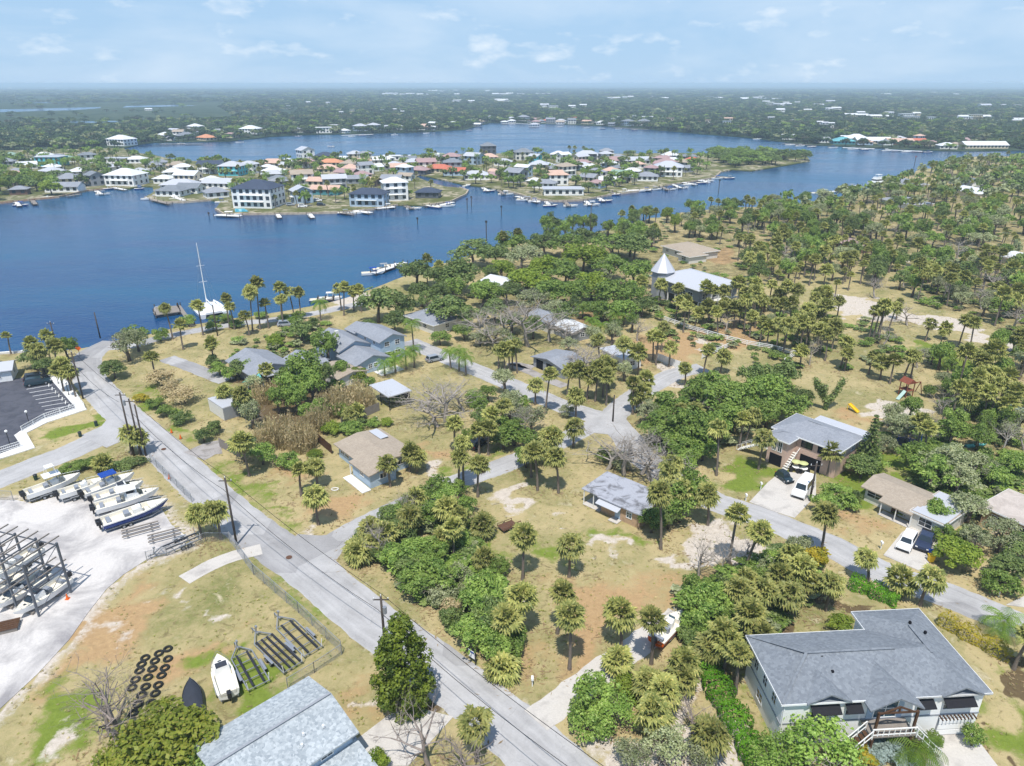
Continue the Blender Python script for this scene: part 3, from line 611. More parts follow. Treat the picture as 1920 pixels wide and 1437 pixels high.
def house(name, label, cat, loc, rz, blocks, wm, rm, tm=None, group=None, fascia=True):
    """blocks: (x0, x1, y0, y1, z0, eave, roof kind, pitch, overhang, ridge axis)"""
    t = thing(name, label, cat, loc, rz, group); wb, rb, fb = MB(), MB(), MB()
    for i, (x0, x1, y0, y1, z0, ze, kind, pitch, ov, ax) in enumerate(blocks):
        d = 0.004 * i
        if z0 is not None: wb.box((x0 + x1) / 2, (y0 + y1) / 2, z0, x1 - x0 - d, y1 - y0 - d, ze - z0 - (0.19 if kind == 'shed' else 0.02))
        roof_geo(rb, x0, x1, y0, y1, ze + d, kind, pitch, ov, ax, wall=wb if z0 is not None else None)
        if fascia and kind in ('hip', 'flat'): fascia_geo(fb, x0, x1, y0, y1, ze + d + (0.2 if kind == 'flat' else 0), kind, 0 if kind == 'flat' else pitch, ov)
    if wb.v: wb.build('wall', wm, t)
    rb.build('roof', rm, t)
    if fb.v: fb.build('fascia', tm or WHITE, t)
    c = Vector((sum((b[0] + b[1]) / 2 for b in blocks) / len(blocks), sum((b[2] + b[3]) / 2 for b in blocks) / len(blocks), 0)); c.rotate(Matrix.Rotation(rz, 3, 'Z'))
    for b in blocks:
        q = Vector(((b[0] + b[1]) / 2, (b[2] + b[3]) / 2, 0)); q.rotate(Matrix.Rotation(rz, 3, 'Z')); keep(loc[0] + q.x, loc[1] + q.y, (0.5 if label else 0.36) * hypot(b[1] - b[0], b[3] - b[2]) + 0.6)
    t['_c'] = (loc[0] + c.x, loc[1] + c.y); return t
def hframe(a, b, z):
    A, B = P(*a, z), P(*b, z); return Vector((A.x, A.y, 0)), ang(A, B), (B - A).length
def centre(t): v = t['_c']; return v[0], v[1]

# ---------------- large white house with grey shingle roof, bottom right
loc, rz, L1 = hframe((1466, 1326), (1868, 1303), 5.7)
t = house('house', 'large white raised house with grey shingle hip roof and dark window awnings', 'house', loc, rz,
          [(0.5, 20.6, 0.6, 9.0, 0, 5.9, 'hip', 0.36, 0.40, 'x'), (13.6, 20.6, 0.6, 11.8, 0, 5.9, 'hip', 0.36, 0.40, 'y'), (8.6, 13.0, -0.6, 4.0, None, 5.9, 'gable', 0.52, 0.45, 'y'), (2.8, 6.6, 0.3, 3.5, None, 5.95, 'gable', 0.50, 0.3, 'y'), (16.2, 19.8, 0.3, 3.5, None, 5.95, 'gable', 0.50, 0.3, 'y')], WHITE, RF['slate'])
lmk('grey-roofed white house', *centre(t)); R1 = (0.5, 20.6, 0.6, 9.0); AWN = mat('black_awning', S(48, 48, 52, 0.8), 0.9, 0.1, 0, 0.15)
for u, wd in ((4.6, 2.6), (7.4, 1.3), (14.6, 1.4), (18.0, 2.8)):
    window(t, R1, 'S', u, 3.5, wd, 1.4)
    MB().add([(u - wd / 2 - .15, 0.56, 5.05), (u + wd / 2 + .15, 0.56, 5.05), (u + wd / 2 + .15, -0.25, 4.55), (u - wd / 2 - .15, -0.25, 4.55), (u - wd / 2 - .15, 0.56, 4.99), (u + wd / 2 + .15, 0.56, 4.99), (u + wd / 2 + .15, -0.25, 4.49), (u - wd / 2 - .15, -0.25, 4.49)], [(0, 1, 2, 3)[::-1], (4, 5, 6, 7), (0, 1, 5, 4), (1, 2, 6, 5), (2, 3, 7, 6), (3, 0, 4, 7)]).build('awning', AWN, t)
for u in (2.4, 4.6, 6.8): window(t, R1, 'W', u, 3.6, 1.0, 1.3)
window(t, R1, 'W', 5.2, 0.9, 1.4, 1.3)
block('trim_band', GREYP, t, 10.55, 0.57, 2.75, 20.2, 0.07, 0.16); block('trim_band', GREYP, t, 0.47, 4.8, 2.75, 0.07, 8.4, 0.16)
block('porch_recess', BLUEP, t, 10.8, 0.56, 2.9, 3.6, 0.06, 2.8); window(t, (0, 20, 0.54, 9), 'S', 10.8, 3.0, 2.4, 2.3, WHITE, BLUEGL)
block('deck', GREYW, t, 10.8, -0.45, 2.6, 4.4, 2.0, 0.16)
for u in (8.9, 12.7): block('porch_post', BROWNW, t, u, -1.2, 0, 0.2, 0.2, 5.6)
for a, b in (((8.9, -1.25, 5.55), (12.7, -1.25, 5.55)), ((9.4, -1.25, 5.6), (10.8, -1.25, 6.25)), ((12.2, -1.25, 5.6), (10.8, -1.25, 6.25)), ((10.8, -1.25, 5.6), (10.8, -1.25, 6.3))): MB().bar(a, b, 0.14).build('truss_beam', BROWNW, t)
for s, u0, u1 in ((-1, 8.6, 5.2), (1, 13.0, 15.6)):
    for k in range(9): f = (k + .5) / 9; block('step', BROWNW if s < 0 else GREYW, t, u0 + (u1 - u0) * f, -0.9 - (0.5 * f if s > 0 else 0.8 * f), 2.5 * (1 - f), abs(u1 - u0) / 8.5, 1.1, 0.10)
    rb = MB()
    for yy in (-0.35, -1.5):
        e = -0.5 if s > 0 else -0.8
        rb.bar((u0, yy, 3.6), (u1, yy + e, 1.0), 0.08); rb.bar((u0, yy, 2.9), (u1, yy + e, 0.4), 0.06)
        for k in range(5): f = k / 4; rb.bar((u0 + (u1 - u0) * f, yy + e * f, 2.5 * (1 - f)), (u0 + (u1 - u0) * f, yy + e * f, 3.6 - 2.6 * f), 0.07)
    rb.build('stair_railing', WHITE, t)
rb = MB(); rb.bar((8.6, -1.4, 3.65), (13.0, -1.4, 3.65), 0.1); rb.bar((8.6, -1.4, 2.95), (13.0, -1.4, 2.95), 0.07)
for k in range(9): rb.bar((8.6 + 4.4 * k / 8, -1.4, 2.7), (8.6 + 4.4 * k / 8, -1.4, 3.65), 0.06)
rb.build('deck_railing', WHITE, t)
gd = door(t, R1, 'S', 18.3, 0.02, 3.4, 2.3, GREYP, 'garage_door')
for k in range(3): block('garage_panel', WHITE, t, 18.3, 0.50, 0.2 + 0.72 * k, 3.2, 0.05, 0.6)
for k in range(10): MB().bar((16.6 + 0.38 * k, 0.62, 2.75), (16.6 + 0.38 * k, -0.05, 2.70), 0.09, 0.14).build('pergola_beam', BROWNW, t)
for k, (u, v, z) in enumerate(((5.8, 4.5, 7.0), (6.2, 2.9, 6.6), (17.4, 8.5, 7.1), (18.4, 7.3, 6.8))): block('roof_vent', DARK, t, u, v, z, 0.22, 0.22, 0.3)
for a_, b_ in (((4.3, 4.8, 7.52), (13.5, 4.8, 7.52)), ((17.1, 4.2, 7.26), (17.1, 8.2, 7.26)), ((0.15, 0.25, 5.82), (4.3, 4.8, 7.52)), ((0.15, 9.35, 5.82), (4.3, 4.8, 7.52))): MB().bar(a_, b_, .26, .05).build('ridge_cap', RF['slate'], t)
block('downpipe', WHITE, t, 0.6, 0.52, 0.1, 0.12, 0.1, 5.2)

# ---------------- pale blue shingle house, bottom left
A = P(575, 1437, 4.2); B = P(673, 1371, 4.2); C = P(578, 1266, 4.2); rz = ang(A, B); ux = Vector((cos(rz), sin(rz), 0)); uy = Vector((-sin(rz), cos(rz), 0)); dep = (C - B).dot(uy); loc = Vector((B.x, B.y, 0))
t = house('house', 'house with pale blue speckled shingle roof beside the fenced trailers', 'house', loc, rz, [(-11.5, -0.5, 0.5, dep - 0.5, 0, 4.2, 'gable', 0.26, 0.5, 'x'), (-11.5, -0.4, -2.6, 0.45, 0, 2.3, 'shed', 0.16, 0.4, 'x')], BLUEP, RF['blue'])
lmk('pale blue shingle roof', *centre(t)); RR = (-11.5, -0.5, 0.5, dep - 0.5)
window(t, RR, 'S', -3.2, 3.05, 1.3, 0.9); window(t, RR, 'S', -7.2, 3.05, 1.3, 0.9); window(t, RR, 'E', dep * 0.3, 1.0, 1.4, 1.2); window(t, RR, 'E', dep * 0.7, 1.0, 1.4, 1.2)
block('ridge_cap', GREYP, t, -6.0, dep / 2, 4.2 + (dep / 2) * 0.26 - 0.02, 11.8, 0.22, 0.06)
for u, v in ((-4.2, 2.6), (-2.4, 2.2), (-4.8, 1.8)): block('roof_vent', WHITE, t, u, v, 4.2 + 0.26 * v - 0.05, 0.2, 0.2, 0.3)

# ---------------- tan flat-roofed cottage in the middle
loc, rz, L2 = hframe((1086, 917), (1198, 967), 2.9)
t = house('cottage', 'small tan cottage with weathered grey flat roof and open carport', 'cottage', loc, rz, [(3.6, 10.4, 0.9, 7.0, 0, 2.75, 'shed', 0.03, 0.5, 'x'), (0.3, 3.3, 0.9, 7.0, None, 2.74, 'shed', 0.03, 0.3, 'x')], TANP, stained('weathered_flat_roof', S(178, 180, 188, 0.8), S(120, 120, 124, 0.75), 0.48, 0.62, 0.5))
lmk('tan flat-roofed cottage', *centre(t)); RR = (3.6, 10.4, 0.9, 7.0)
window(t, RR, 'S', 8.6, 1.0, 1.0, 1.1, WHITE, BLUEGL); window(t, RR, 'E', 3.0, 1.0, 1.2, 1.1); door(t, RR, 'S', 6.6, 0.05, 0.9, 2.0, BLUEP); window(t, RR, 'W', 4.0, 1.0, 1.4, 1.1)
for x, y in ((0.4, 0.8), (0.4, 3.8), (0.4, 6.8), (2.2, 0.8)): block('carport_post', WHITE, t, x, y, 0, 0.12, 0.12, 2.6)
MB().add([(3.4, 0.88, 2.5), (7.4, 0.88, 2.5), (7.4, -0.5, 2.1), (3.4, -0.5, 2.1), (3.4, 0.88, 2.44), (7.4, 0.88, 2.44), (7.4, -0.5, 2.04), (3.4, -0.5, 2.04)], [(3, 2, 1, 0), (4, 5, 6, 7), (0, 1, 5, 4), (1, 2, 6, 5), (2, 3, 7, 6), (3, 0, 4, 7)]).build('awning', METALR, t)
block('step', DM, t, 6.6, 0.2, 0.05, 1.6, 1.2, 0.12); block('floor_slab', DM, t, 1.9, 3.8, 0.03, 3.2, 6.4, 0.06)

# ---------------- brown-roofed bungalow
A = P(622, 832, 2.7); B = P(700, 890, 2.7); C = P(702, 797, 2.7); rz = ang(A, B); uy = Vector((-sin(rz), cos(rz), 0)); dep = min(10.5, (C - A).dot(uy)); Lb = (B - A).length; loc = Vector((A.x, A.y, 0))
t = house('bungalow', 'pale blue bungalow with low faded brown shingle roof', 'bungalow', loc, rz, [(0.6, Lb - 2.5, 0.9, dep - 0.4, 0, 2.65, 'gable', 0.14, 0.6, 'x'), (Lb - 6.2, Lb - 0.5, -0.4, 4.4, 0, 2.63, 'shed', 0.14, 0.4, 'x')], BLUEP, RF['brown'])
lmk('brown-roofed bungalow', *centre(t)); RR = (0.6, Lb - 0.5, 0.9, dep - 0.4)
for u in (2.0, 3.6): window(t, RR, 'S', u, 1.1, 1.4, 1.1)
window(t, (0, Lb, -0.4, 5), 'S', Lb - 3.0, 1.2, 1.2, 0.9); window(t, (0, Lb - .5, 0, 5), 'E', 2.0, 1.1, 1.3, 1.0); window(t, (0, Lb - 2.5, 0, 5), 'E', dep * 0.7, 1.1, 1.3, 1.0)
block('porch_post', WHITE, t, Lb - 6.6, -0.6, 0, 0.12, 0.12, 2.5); block('porch_slab', WC, t, Lb - 3.2, -1.4, 0.03, 6.4, 1.6, 0.12)
block('metal_sheet', METALR, t, 2.6, dep - 1.6, 3.02, 4.0, 1.6, 0.05)

# ---------------- blue-grey two-storey house by the waterfront drive
A = P(711, 641, 5.4); B = P(762, 628, 5.4); rz = ang(A, B); Lg = (B - A).length; C = P(664, 620, 5.4); uy = Vector((-sin(rz), cos(rz), 0)); dep = (C - A).dot(uy); loc = Vector((A.x, A.y, 0))
t = house('house', 'two-storey blue-grey house with grey gabled roofs and a chimney', 'house', loc, rz, [(0.4, Lg - .4, 0.4, dep, 0, 5.3, 'gable', 0.36, 0.5, 'y'), (-8.0, 0.35, -3.2, 5.0, 0, 2.7, 'gable', 0.34, 0.5, 'y'), (-7.6, 0.6, 5.1, 17.0, 0, 3.6, 'gable', 0.40, 0.5, 'y'), (0.6, Lg - 0.6, dep + 0.05, dep + 5.5, 0, 4.4, 'gable', 0.36, 0.4, 'y')], BLUEP, RF['grey'])
lmk('blue-grey two-storey house', *centre(t)); RR = (0.4, Lg - .4, 0.4, dep)
for u in (2.2, Lg - 2.4):
    window(t, RR, 'S', u, 3.6, 1.3, 1.2)
    window(t, RR, 'S', u, 0.8, 1.6, 1.5)
for u in (3.0, 7.0): window(t, RR, 'W', u, 3.9, 1.0, 0.9)
window(t, (-8, 0.35, -3.2, 5), 'S', -4.6, 1.0, 1.0, 1.1); window(t, (-8, 0.35, -3.2, 5), 'S', -3.2, 1.0, 1.0, 1.1)
ch = block('chimney', OFFW, t, -5.4, 10.0, 3.5, 0.9, 0.7, 3.2)
block('patio_slab', WC, t, -1.0, -5.2, 0.03, 6.0, 3.2, 0.1)

# ---------------- grey-roofed low house left of it
A = P(424, 672, 2.6); B = P(466, 690, 2.6); rz = radians(-46); loc = Vector((P(424, 676, 2.6).x, P(424, 676, 2.6).y, 0))
t = house('house', 'low house with long grey roofs and turquoise shade sail', 'house', loc, rz, [(0, 12.5, 0.5, 9.5, 0, 2.6, 'gable', 0.36, 0.6, 'x'), (8.0, 14.5, 9.6, 17.0, 0, 2.5, 'gable', 0.34, 0.5, 'x'), (13.0, 18.5, 4.0, 15.5, 0, 2.45, 'gable', 0.34, 0.5, 'y')], GREYP, RF['grey'])
lmk('low house with turquoise shade sail', *centre(t))
for u in (2.5, 6.0): window(t, (0, 12.5, .5, 9.5), 'S', u, 1.0, 1.2, 1.1)
window(t, (0, 12.5, .5, 9.5), 'E', 2.5, 1.0, 1.6, 1.2); block('flat_roof_link', METALR, t, 14.0, 3.2, 2.7, 4.2, 3.0, 0.15)
TQ = mat('turquoise_cloth', S(110, 190, 186, 0.85), 0.8, 0.2, 0, 0.1)
MB().add([(13.0, 1.6, 2.9), (17.2, 0.4, 2.6), (16.2, -2.6, 2.3), (13.0, 1.6, 2.87), (17.2, 0.4, 2.57), (16.2, -2.6, 2.27)], [(0, 2, 1), (3, 4, 5), (0, 1, 4, 3), (1, 2, 5, 4), (2, 0, 3, 5)]).build('shade_sail', TQ, t)
MB().add([(12.6, -1.0, 2.2), (14.6, -1.2, 2.3), (13.4, -2.6, 2.0), (12.6, -1.0, 2.17), (14.6, -1.2, 2.27), (13.4, -2.6, 1.97)], [(0, 2, 1), (3, 4, 5), (0, 1, 4, 3), (1, 2, 5, 4), (2, 0, 3, 5)]).build('shade_sail', mat('aqua_cloth', S(40, 160, 150, 0.85), 0.8, 0.2, 0, 0.1), t)
for x, y in ((17.2, 0.4), (16.2, -2.6), (12.6, -1.0)): block('sail_post', WHITE, t, x, y, 0, 0.1, 0.1, 2.5)
# brown roof half hidden in trees
loc, rz, L_ = hframe((598, 690), (640, 712), 2.4)
t = house('house', 'low house with brown roof half hidden behind green trees', 'house', loc, rz, [(0, 8, 0, 7, 0, 2.3, 'gable', 0.2, 0.4, 'x')], OFFW, RF['brown']); window(t, (0, 8, 0, 7), 'S', 4, 1, 1.2, 1.0)

# ---------------- grey shed, white canopy, fenced pen
loc, rz, L_ = hframe((995, 668), (1057, 694), 2.5)
t = house('shed', 'grey shed with low weathered shingle roof under dead branches', 'shed', loc, rz, [(0.4, L_ - .4, 0.5, 7.4, 0, 2.5, 'gable', 0.18, 0.5, 'y')], GREYP, RF['grey']); lmk('grey shed', *centre(t))
for u in (2.6, 6.0): door(t, (0.4, L_ - .4, .5, 7.4), 'S', u, 0.02, 2.2, 2.1, DARK, 'opening_shade')  # flat slabs: the shade inside the open front is painted dark
window(t, (0.4, L_ - .4, .5, 7.4), 'E', 3.5, 1.0, 1.2, 1.0)
loc, rz, L_ = hframe((692, 724), (722, 743), 3.0)
t = house('carport', 'white-roofed carport on dark posts in the dry thicket', 'carport', loc, rz, [(0.2, 7.6, 0.2, 5.2, None, 3.0, 'flat', 0, 0.2, 'x')], WHITE, METALR, fascia=False); lmk('white-roofed carport', *centre(t))
for x in (0.4, 3.9, 7.4):
    for y in (0.4, 5.0): block('post', DARK, t, x, y, 0, 0.14, 0.14, 3.0)
block('carport_shade_panel', DARK, t, 3.9, 4.9, 0.3, 6.6, 0.06, 2.2); block('cabinet', GREYP, t, 2.4, 2.6, 0, 2.0, 1.4, 1.3)  # dark back panel paints the shade inside the carport
loc, rz, L_ = hframe((390, 748), (423, 770), 2.6)
t = house('storage_shed', 'white-roofed storage shed clad in pale upright boards', 'shed', loc, rz, [(0, 6.5, 0, 4.5, 0, 2.5, 'flat', 0, 0.06, 'x')], GREYP, METALR, fascia=False); lmk('white-roofed storage shed', *centre(t))
for k in range(26): block('board', OFFW, t, 0.13 + 0.25 * k, -0.03, 0.05, 0.22, 0.05, 2.4)
for k in range(18): block('board', GREYP, t, 6.53, 0.13 + 0.25 * k, 0.05, 0.05, 0.22, 2.4)
cx_, cy_ = P(467, 785).x, P(467, 785).y
t = thing('canopy', 'small green canopy beside the pale storage shed', 'canopy', (cx_, cy_, 0), rz)
MB().add([(-1.6, -1.4, 2.0), (1.6, -1.4, 2.0), (1.6, 1.4, 2.0), (-1.6, 1.4, 2.0), (0, 0, 2.6)], [(0, 1, 4), (1, 2, 4), (2, 3, 4), (3, 0, 4), (3, 2, 1, 0)]).build('cloth', mat('green_cloth', S(86, 166, 150, 0.8), 0.8, 0.2, 0, 0.1), t)
for x in (-1.5, 1.5):
    for y in (-1.3, 1.3): block('post', STEEL, t, x, y, 0, 0.06, 0.06, 2.0)

# ---------------- white house with pointed turret
loc, rz, L_ = hframe((1219, 515), (1311, 544), 6.6)
t = house('house', 'raised house with white metal roof and pointed round turret', 'house', loc, rz, [(0.8, 20.0, 0.8, 16.0, 2.8, 6.6, 'hip', 0.30, 0.9, 'x')], GREYP, METALR); lmk('white house with pointed turret', *centre(t))
for x in np.linspace(1, 19.8, 7):
    for y in (1.0, 7.9, 14.8): block('stilt', WHITE, t, float(x), y, 0, 0.3, 0.3, 2.8)
for u in (13.5, 16.5): window(t, (0.8, 20, .8, 15), 'S', u, 3.3, 2.0, 1.7)
for u in (3, 6.5, 10, 13): window(t, (0.8, 20, .8, 15), 'E', u, 3.3, 2.2, 1.7)
block('deck', OFFW, t, 21.0, 7.9, 2.65, 1.9, 14.0, 0.15)
for k in range(6): block('porch_post', WHITE, t, 21.8, 1.2 + 2.7 * k, 0, 0.18, 0.18, 5.3)
keep(loc.x + 13, loc.y - 4, 13); q = P(1243, 508, 8.0) - loc; q.rotate(Matrix.Rotation(-rz, 3, 'Z')); n8 = 8; R8 = 3.8; tw, tr = MB(), MB()
tw.prism([(q.x + R8 * .86 * cos(2 * pi * k / n8 + .39), q.y + R8 * .86 * sin(2 * pi * k / n8 + .39)) for k in range(n8)], 0, 8.1); tw.build('turret_wall', GREYP, t)
V = [(q.x + R8 * cos(2 * pi * k / n8 + .39), q.y + R8 * sin(2 * pi * k / n8 + .39), 8.05) for k in range(n8)] + [(q.x, q.y, 13.4), (q.x, q.y, 8.0)]
tr.add(V, [(k, (k + 1) % n8, n8) for k in range(n8)] + [((k + 1) % n8, k, n8 + 1) for k in range(n8)]); tr.build('turret_roof', METALR, t)
for k in range(0, 8, 2): a = 2 * pi * (k + .5) / n8 + .39; put('window', window_mesh(1.0, 1.0, WHITE), t, (q.x + R8 * .82 * cos(a), q.y + R8 * .82 * sin(a), 5.6), a + pi / 2)
loc, rz, L_ = hframe((1243, 460), (1300, 473), 3.0)
t = house('house', 'house with brown-grey hip roof behind the turret house', 'house', loc, rz - 0.15, [(0, 16, 0, 13, 0, 3.0, 'hip', 0.30, 0.6, 'x'), (13, 19, -3, 5, 0, 2.8, 'hip', 0.35, 0.5, 'y')], OFFW, RF['brown']); lmk('brown-grey roof behind the turret house', *centre(t))
for u in (3, 8, 12): window(t, (0, 16, 0, 13), 'S', u, 1, 1.6, 1.2)
window(t, (13, 19, -3, 5), 'S', 16, 0.8, 2.4, 1.6)

# ---------------- pink two-storey house
A = P(1447, 798, 5.6); B = P(1577, 846, 5.6); rz = ang(A, B); Lp = (B - A).length; C = P(1488, 771, 5.6); uy = Vector((-sin(rz), cos(rz), 0)); dep = (C - A).dot(uy); loc = Vector((A.x, A.y, 0))
t = house('house', 'two-storey pink stucco house with grey hip roof and open garage', 'house', loc, rz, [(0.6, Lp - .6, 0.6, dep - .4, 0, 5.5, 'hip', 0.34, 0.6, 'x'), (1.2, 4.6, -2.6, 0.55, 0, 5.3, 'hip', 0.34, 0.5, 'y')], PINKP, RF['grey']); lmk('pink two-storey house', *centre(t))
RR = (0.6, Lp - .6, 0.6, dep - .4); R2 = (1.2, 4.6, -2.6, .55)
window(t, R2, 'S', 2.4, 2.7, 0.8, 1.9); window(t, R2, 'S', 3.4, 2.7, 0.8, 1.9); door(t, R2, 'S', 2.9, 0.02, 2.2, 2.1, DARK, 'opening_shade')  # the dark slab has the entry's inner shade put into its colour
window(t, RR, 'S', 6.4, 3.5, 2.0, 1.2, DARK, GLASS); window(t, RR, 'S', 9.0, 3.5, 1.4, 1.2, DARK, GLASS); door(t, RR, 'S', 7.4, 0.02, 3.6, 2.2, DARK, 'garage_opening_shade')  # under-house garage shade painted as a flat dark slab
for u in (2.5, 6.0, 8.5): window(t, RR, 'E', u, 3.4, 1.3, 1.1)
block('landing', OFFW, t, 0.2, -2.0, 2.4, 2.2, 1.6, 0.14); rb = MB()
for yy in (-1.2, -2.8): rb.bar((1.2, yy, 3.4), (-0.9, yy, 3.4), 0.07); rb.bar((-0.9, yy, 3.4), (-4.4, yy, 1.0), 0.07)
for k in range(5): rb.bar((-0.9 - 0.87 * k, -2.8, 2.3 - 0.55 * k), (-0.9 - 0.87 * k, -2.8, 3.4 - 0.6 * k), 0.06)
rb.build('stair_railing', WHITE, t)
for k in range(9): block('step', OFFW, t, -0.9 - 0.4 * k, -2.0, 2.25 - 0.27 * k, 0.42, 1.5, 0.1)
for k in range(8): block('step', OFFW, t, 4.9 + 0.02 * k, -0.2 - 0.4 * k, 2.25 - 0.28 * k, 0.9, 0.42, 0.1)
MB().bar((5.4, 0.4, 3.2), (5.4, -3.2, 0.9), 0.08).build('stair_railing', WHITE, t)
block('back_porch_roof', METALR, t, Lp * 0.62, dep + 1.8, 4.6, Lp * 0.8, 4.0, 0.15); block('back_porch_wall', OFFW, t, Lp * 0.62, dep + 3.2, 0, Lp * 0.72, 0.15, 4.5)
for u in (-3.2, 0): block('ridge_cap', GREYP, t, Lp / 2 + u * .4, dep / 2 + .1, 5.5 + dep * .17 - 0.12, 1.2, .2, .05)

# ---------------- tan-roofed ranch house and its neighbour on the right
A = P(1613, 911, 2.6); B = P(1718, 957, 2.6); rz = ang(A, B); Lr = (B - A).length; C = P(1636, 880, 2.6); uy = Vector((-sin(rz), cos(rz), 0)); dep = max(6.5, (C - A).dot(uy)); loc = Vector((A.x, A.y, 0))
t = house('house', 'low ranch house with tan shingle roof and white flat-roofed wing', 'house', loc, rz, [(0.6, Lr - .3, 0.8, dep, 0, 2.6, 'gable', 0.24, 0.6, 'x'), (4.0, Lr - .2, -1.2, 2.0, None, 2.45, 'shed', 0.16, 0.3, 'x'), (Lr - .2, Lr + 4.2, -0.6, dep + 1.2, 0, 2.5, 'flat', 0, 0.3, 'x')], OFFW, RF['brown']); lmk('tan-roofed ranch house', *centre(t))
RR = (0.6, Lr - .3, .8, dep); window(t, RR, 'S', 2.2, 1.0, 2.6, 1.1); door(t, RR, 'S', 5.4, 0.05, 1.0, 2.0, BROWNW); window(t, RR, 'S', 7.2, 0.9, 1.6, 1.3); window(t, RR, 'S', 9.2, 0.9, 1.4, 1.3); window(t, (Lr - .2, Lr + 4.2, -.6, dep), 'S', Lr + 1.8, 0.9, 1.9, 1.4)
for u in (4.2, 6.4, 8.6): block('porch_post', WHITE, t, u, -1.3, 0, 0.12, 0.12, 2.3)
block('white_roof_sheet', METALR, t, Lr + 2.0, dep / 2 + .3, 2.74, 4.6, dep + 2.0, 0.06); block('porch_slab', DM, t, Lr / 2 + 2, -0.6, 0.03, Lr - 4, 1.6, 0.1)
loc, rz, L_ = hframe((1846, 950), (1925, 985), 2.8)
t = house('house', 'low house with tan flat roof at the right edge behind trees', 'house', loc, rz, [(0, 12, 0, 7.5, 0, 2.8, 'flat', 0, 0.5, 'x')], TANP, stained('tan_flat_roof', S(206, 194, 184, 0.82), S(186, 174, 164, 0.8)))
for u in (2, 5, 8.5): window(t, (0, 12, 0, 7.5), 'S', u, 0.9, 1.6, 1.3)
# small roofs among the trees
for (a, b, L_, D_, rf, wl, lab, kind) in [((760, 590), (800, 604), 12, 9, 'grey', 'off-white', 'grey-roofed house under dark oaks by the waterfront drive', 'hip'), ((897, 528), (925, 538), 9, 10, 'pale', 'white', 'small house with steep pale roof between dark oaks', 'gable'), ((990, 590), (1015, 600), 10, 7, 'grey', 'off-white', 'pale mobile home behind tangled dead branches, left one', 'gable'), ((1035, 605), (1060, 616), 9, 6, 'pale', 'grey', 'pale mobile home behind tangled dead branches, right one', 'gable'), ((1130, 655), (1150, 665), 8, 5, 'white', 'white', 'white trailer home with flat roof behind sabal palms', 'flat'),
                                            ((1565, 452), (1600, 460), 12, 9, 'mauve', 'brown', 'brown-roofed house sunk in the right-hand woods', 'gable'), ((1660, 338), (1700, 346), 22, 14, 'grey', 'white', 'grey-roofed house near the large white motor yacht', 'hip'), ((1770, 352), (1815, 360), 26, 14, 'pale', 'cream', 'pale-roofed house on the right bank among trees', 'hip'), ((1780, 335), (1810, 340), 20, 12, 'slate', 'white', 'slate-roofed house on the right bank among trees', 'gable'), ((1650, 372), (1700, 382), 22, 14, 'grey', 'off-white', 'wide grey roof on the right bank under oaks', 'hip'), ((1880, 480), (1915, 488), 14, 10, 'pale', 'cream', 'pale roof in the woods at the right edge', 'gable'),
                                            ((-75, 704), (-20, 697), 9, 6, 'white', 'white', 'white boathouse roof cut by the left edge', 'gable')]:
    loc, rz, _ = hframe(a, b, 2.8)
    t = house('house', lab, 'house', loc, rz, [(0, L_, 0, D_, 0, 2.8, kind, 0.3, 0.5, 'x')], WL[wl], RF[rf])
    for u in (L_ * .25, L_ * .7): window(t, (0, L_, 0, D_), 'S', u, 0.9, 1.5, 1.2)
    window(t, (0, L_, 0, D_), 'E', D_ / 2, 0.9, 1.4, 1.2)

# ---------------- houses across the water
FARH = []
def far_house(px, py, wpx, st, wall, roof, kind='hip', deg=None, dratio=0.75, fc=True, cat='house'):
    c = P(px, py); w_ = wpx * dist(c) / F * 0.92; d_ = max(6.0, w_ * dratio); fh = 3.3 if cat == 'house' else 3.8; hgt = fh * st + 0.2; rz = radians(deg if deg is not None else random.choice((-38, -20, -8, 6, 18, 35)))
    w_ = w_ / (abs(cos(rz)) + abs(sin(rz)) * dratio); d_ = w_ * dratio
    c = c + Vector((0, d_ * 0.5, 0))
    t = house('house' if cat == 'house' else cat.replace(' ', '_'), '', cat, (c.x, c.y, 0), rz, [(-w_ / 2, w_ / 2, -d_ / 2, d_ / 2, 0, hgt, kind, 0.42 if kind != 'flat' else 0, 0.7, 'x')], WL[wall], RF[roof], None, None, fascia=False)
    rect = (-w_ / 2, w_ / 2, -d_ / 2, d_ / 2); nw = max(2, int(w_ / 3.4)); ww = min(1.9, w_ / nw * 0.6)
    for s in range(st):
        for k in range(nw):
            (x, y), r = wall_place(rect, 'S', -w_ / 2 + w_ * (k + .5) / nw, 0.03); put('window', cube(GLASS), t, (x, y, 1.0 + fh * s), r, (ww, 0.08, 1.9))
        sd = 'E' if rz < 0 else 'W'
        for k in range(max(1, int(d_ / 4))):
            (x, y), r = wall_place(rect, sd, -d_ / 2 + d_ * (k + .5) / max(1, int(d_ / 4)), 0.03); put('window', cube(GLASS), t, (x, y, 1.0 + fh * s), r, (1.7, 0.08, 1.8))
    if st > 1 and wpx > 40:
        for s in range(1, st): block('balcony', WHITE, t, 0, -d_ / 2 - 0.6, fh * s, w_ * 0.6, 1.2, 0.15)
    FARH.append([t, c.x, c.y, '%s %s' % (wall, {1: 'single-storey', 2: 'two-storey', 3: 'three-storey', 4: 'four-storey'}[st]), roof]); FARKEEP.append((c.x, c.y, max(w_, d_) * 0.75)); FARKEEP.extend([(c.x, c.y - f_ * w_, w_ * 0.55) for f_ in (0.9, 1.8, 2.7, 3.6)] if cat != 'house' else [(c.x, c.y - w_ * 0.7, w_ * 0.5)]); return t
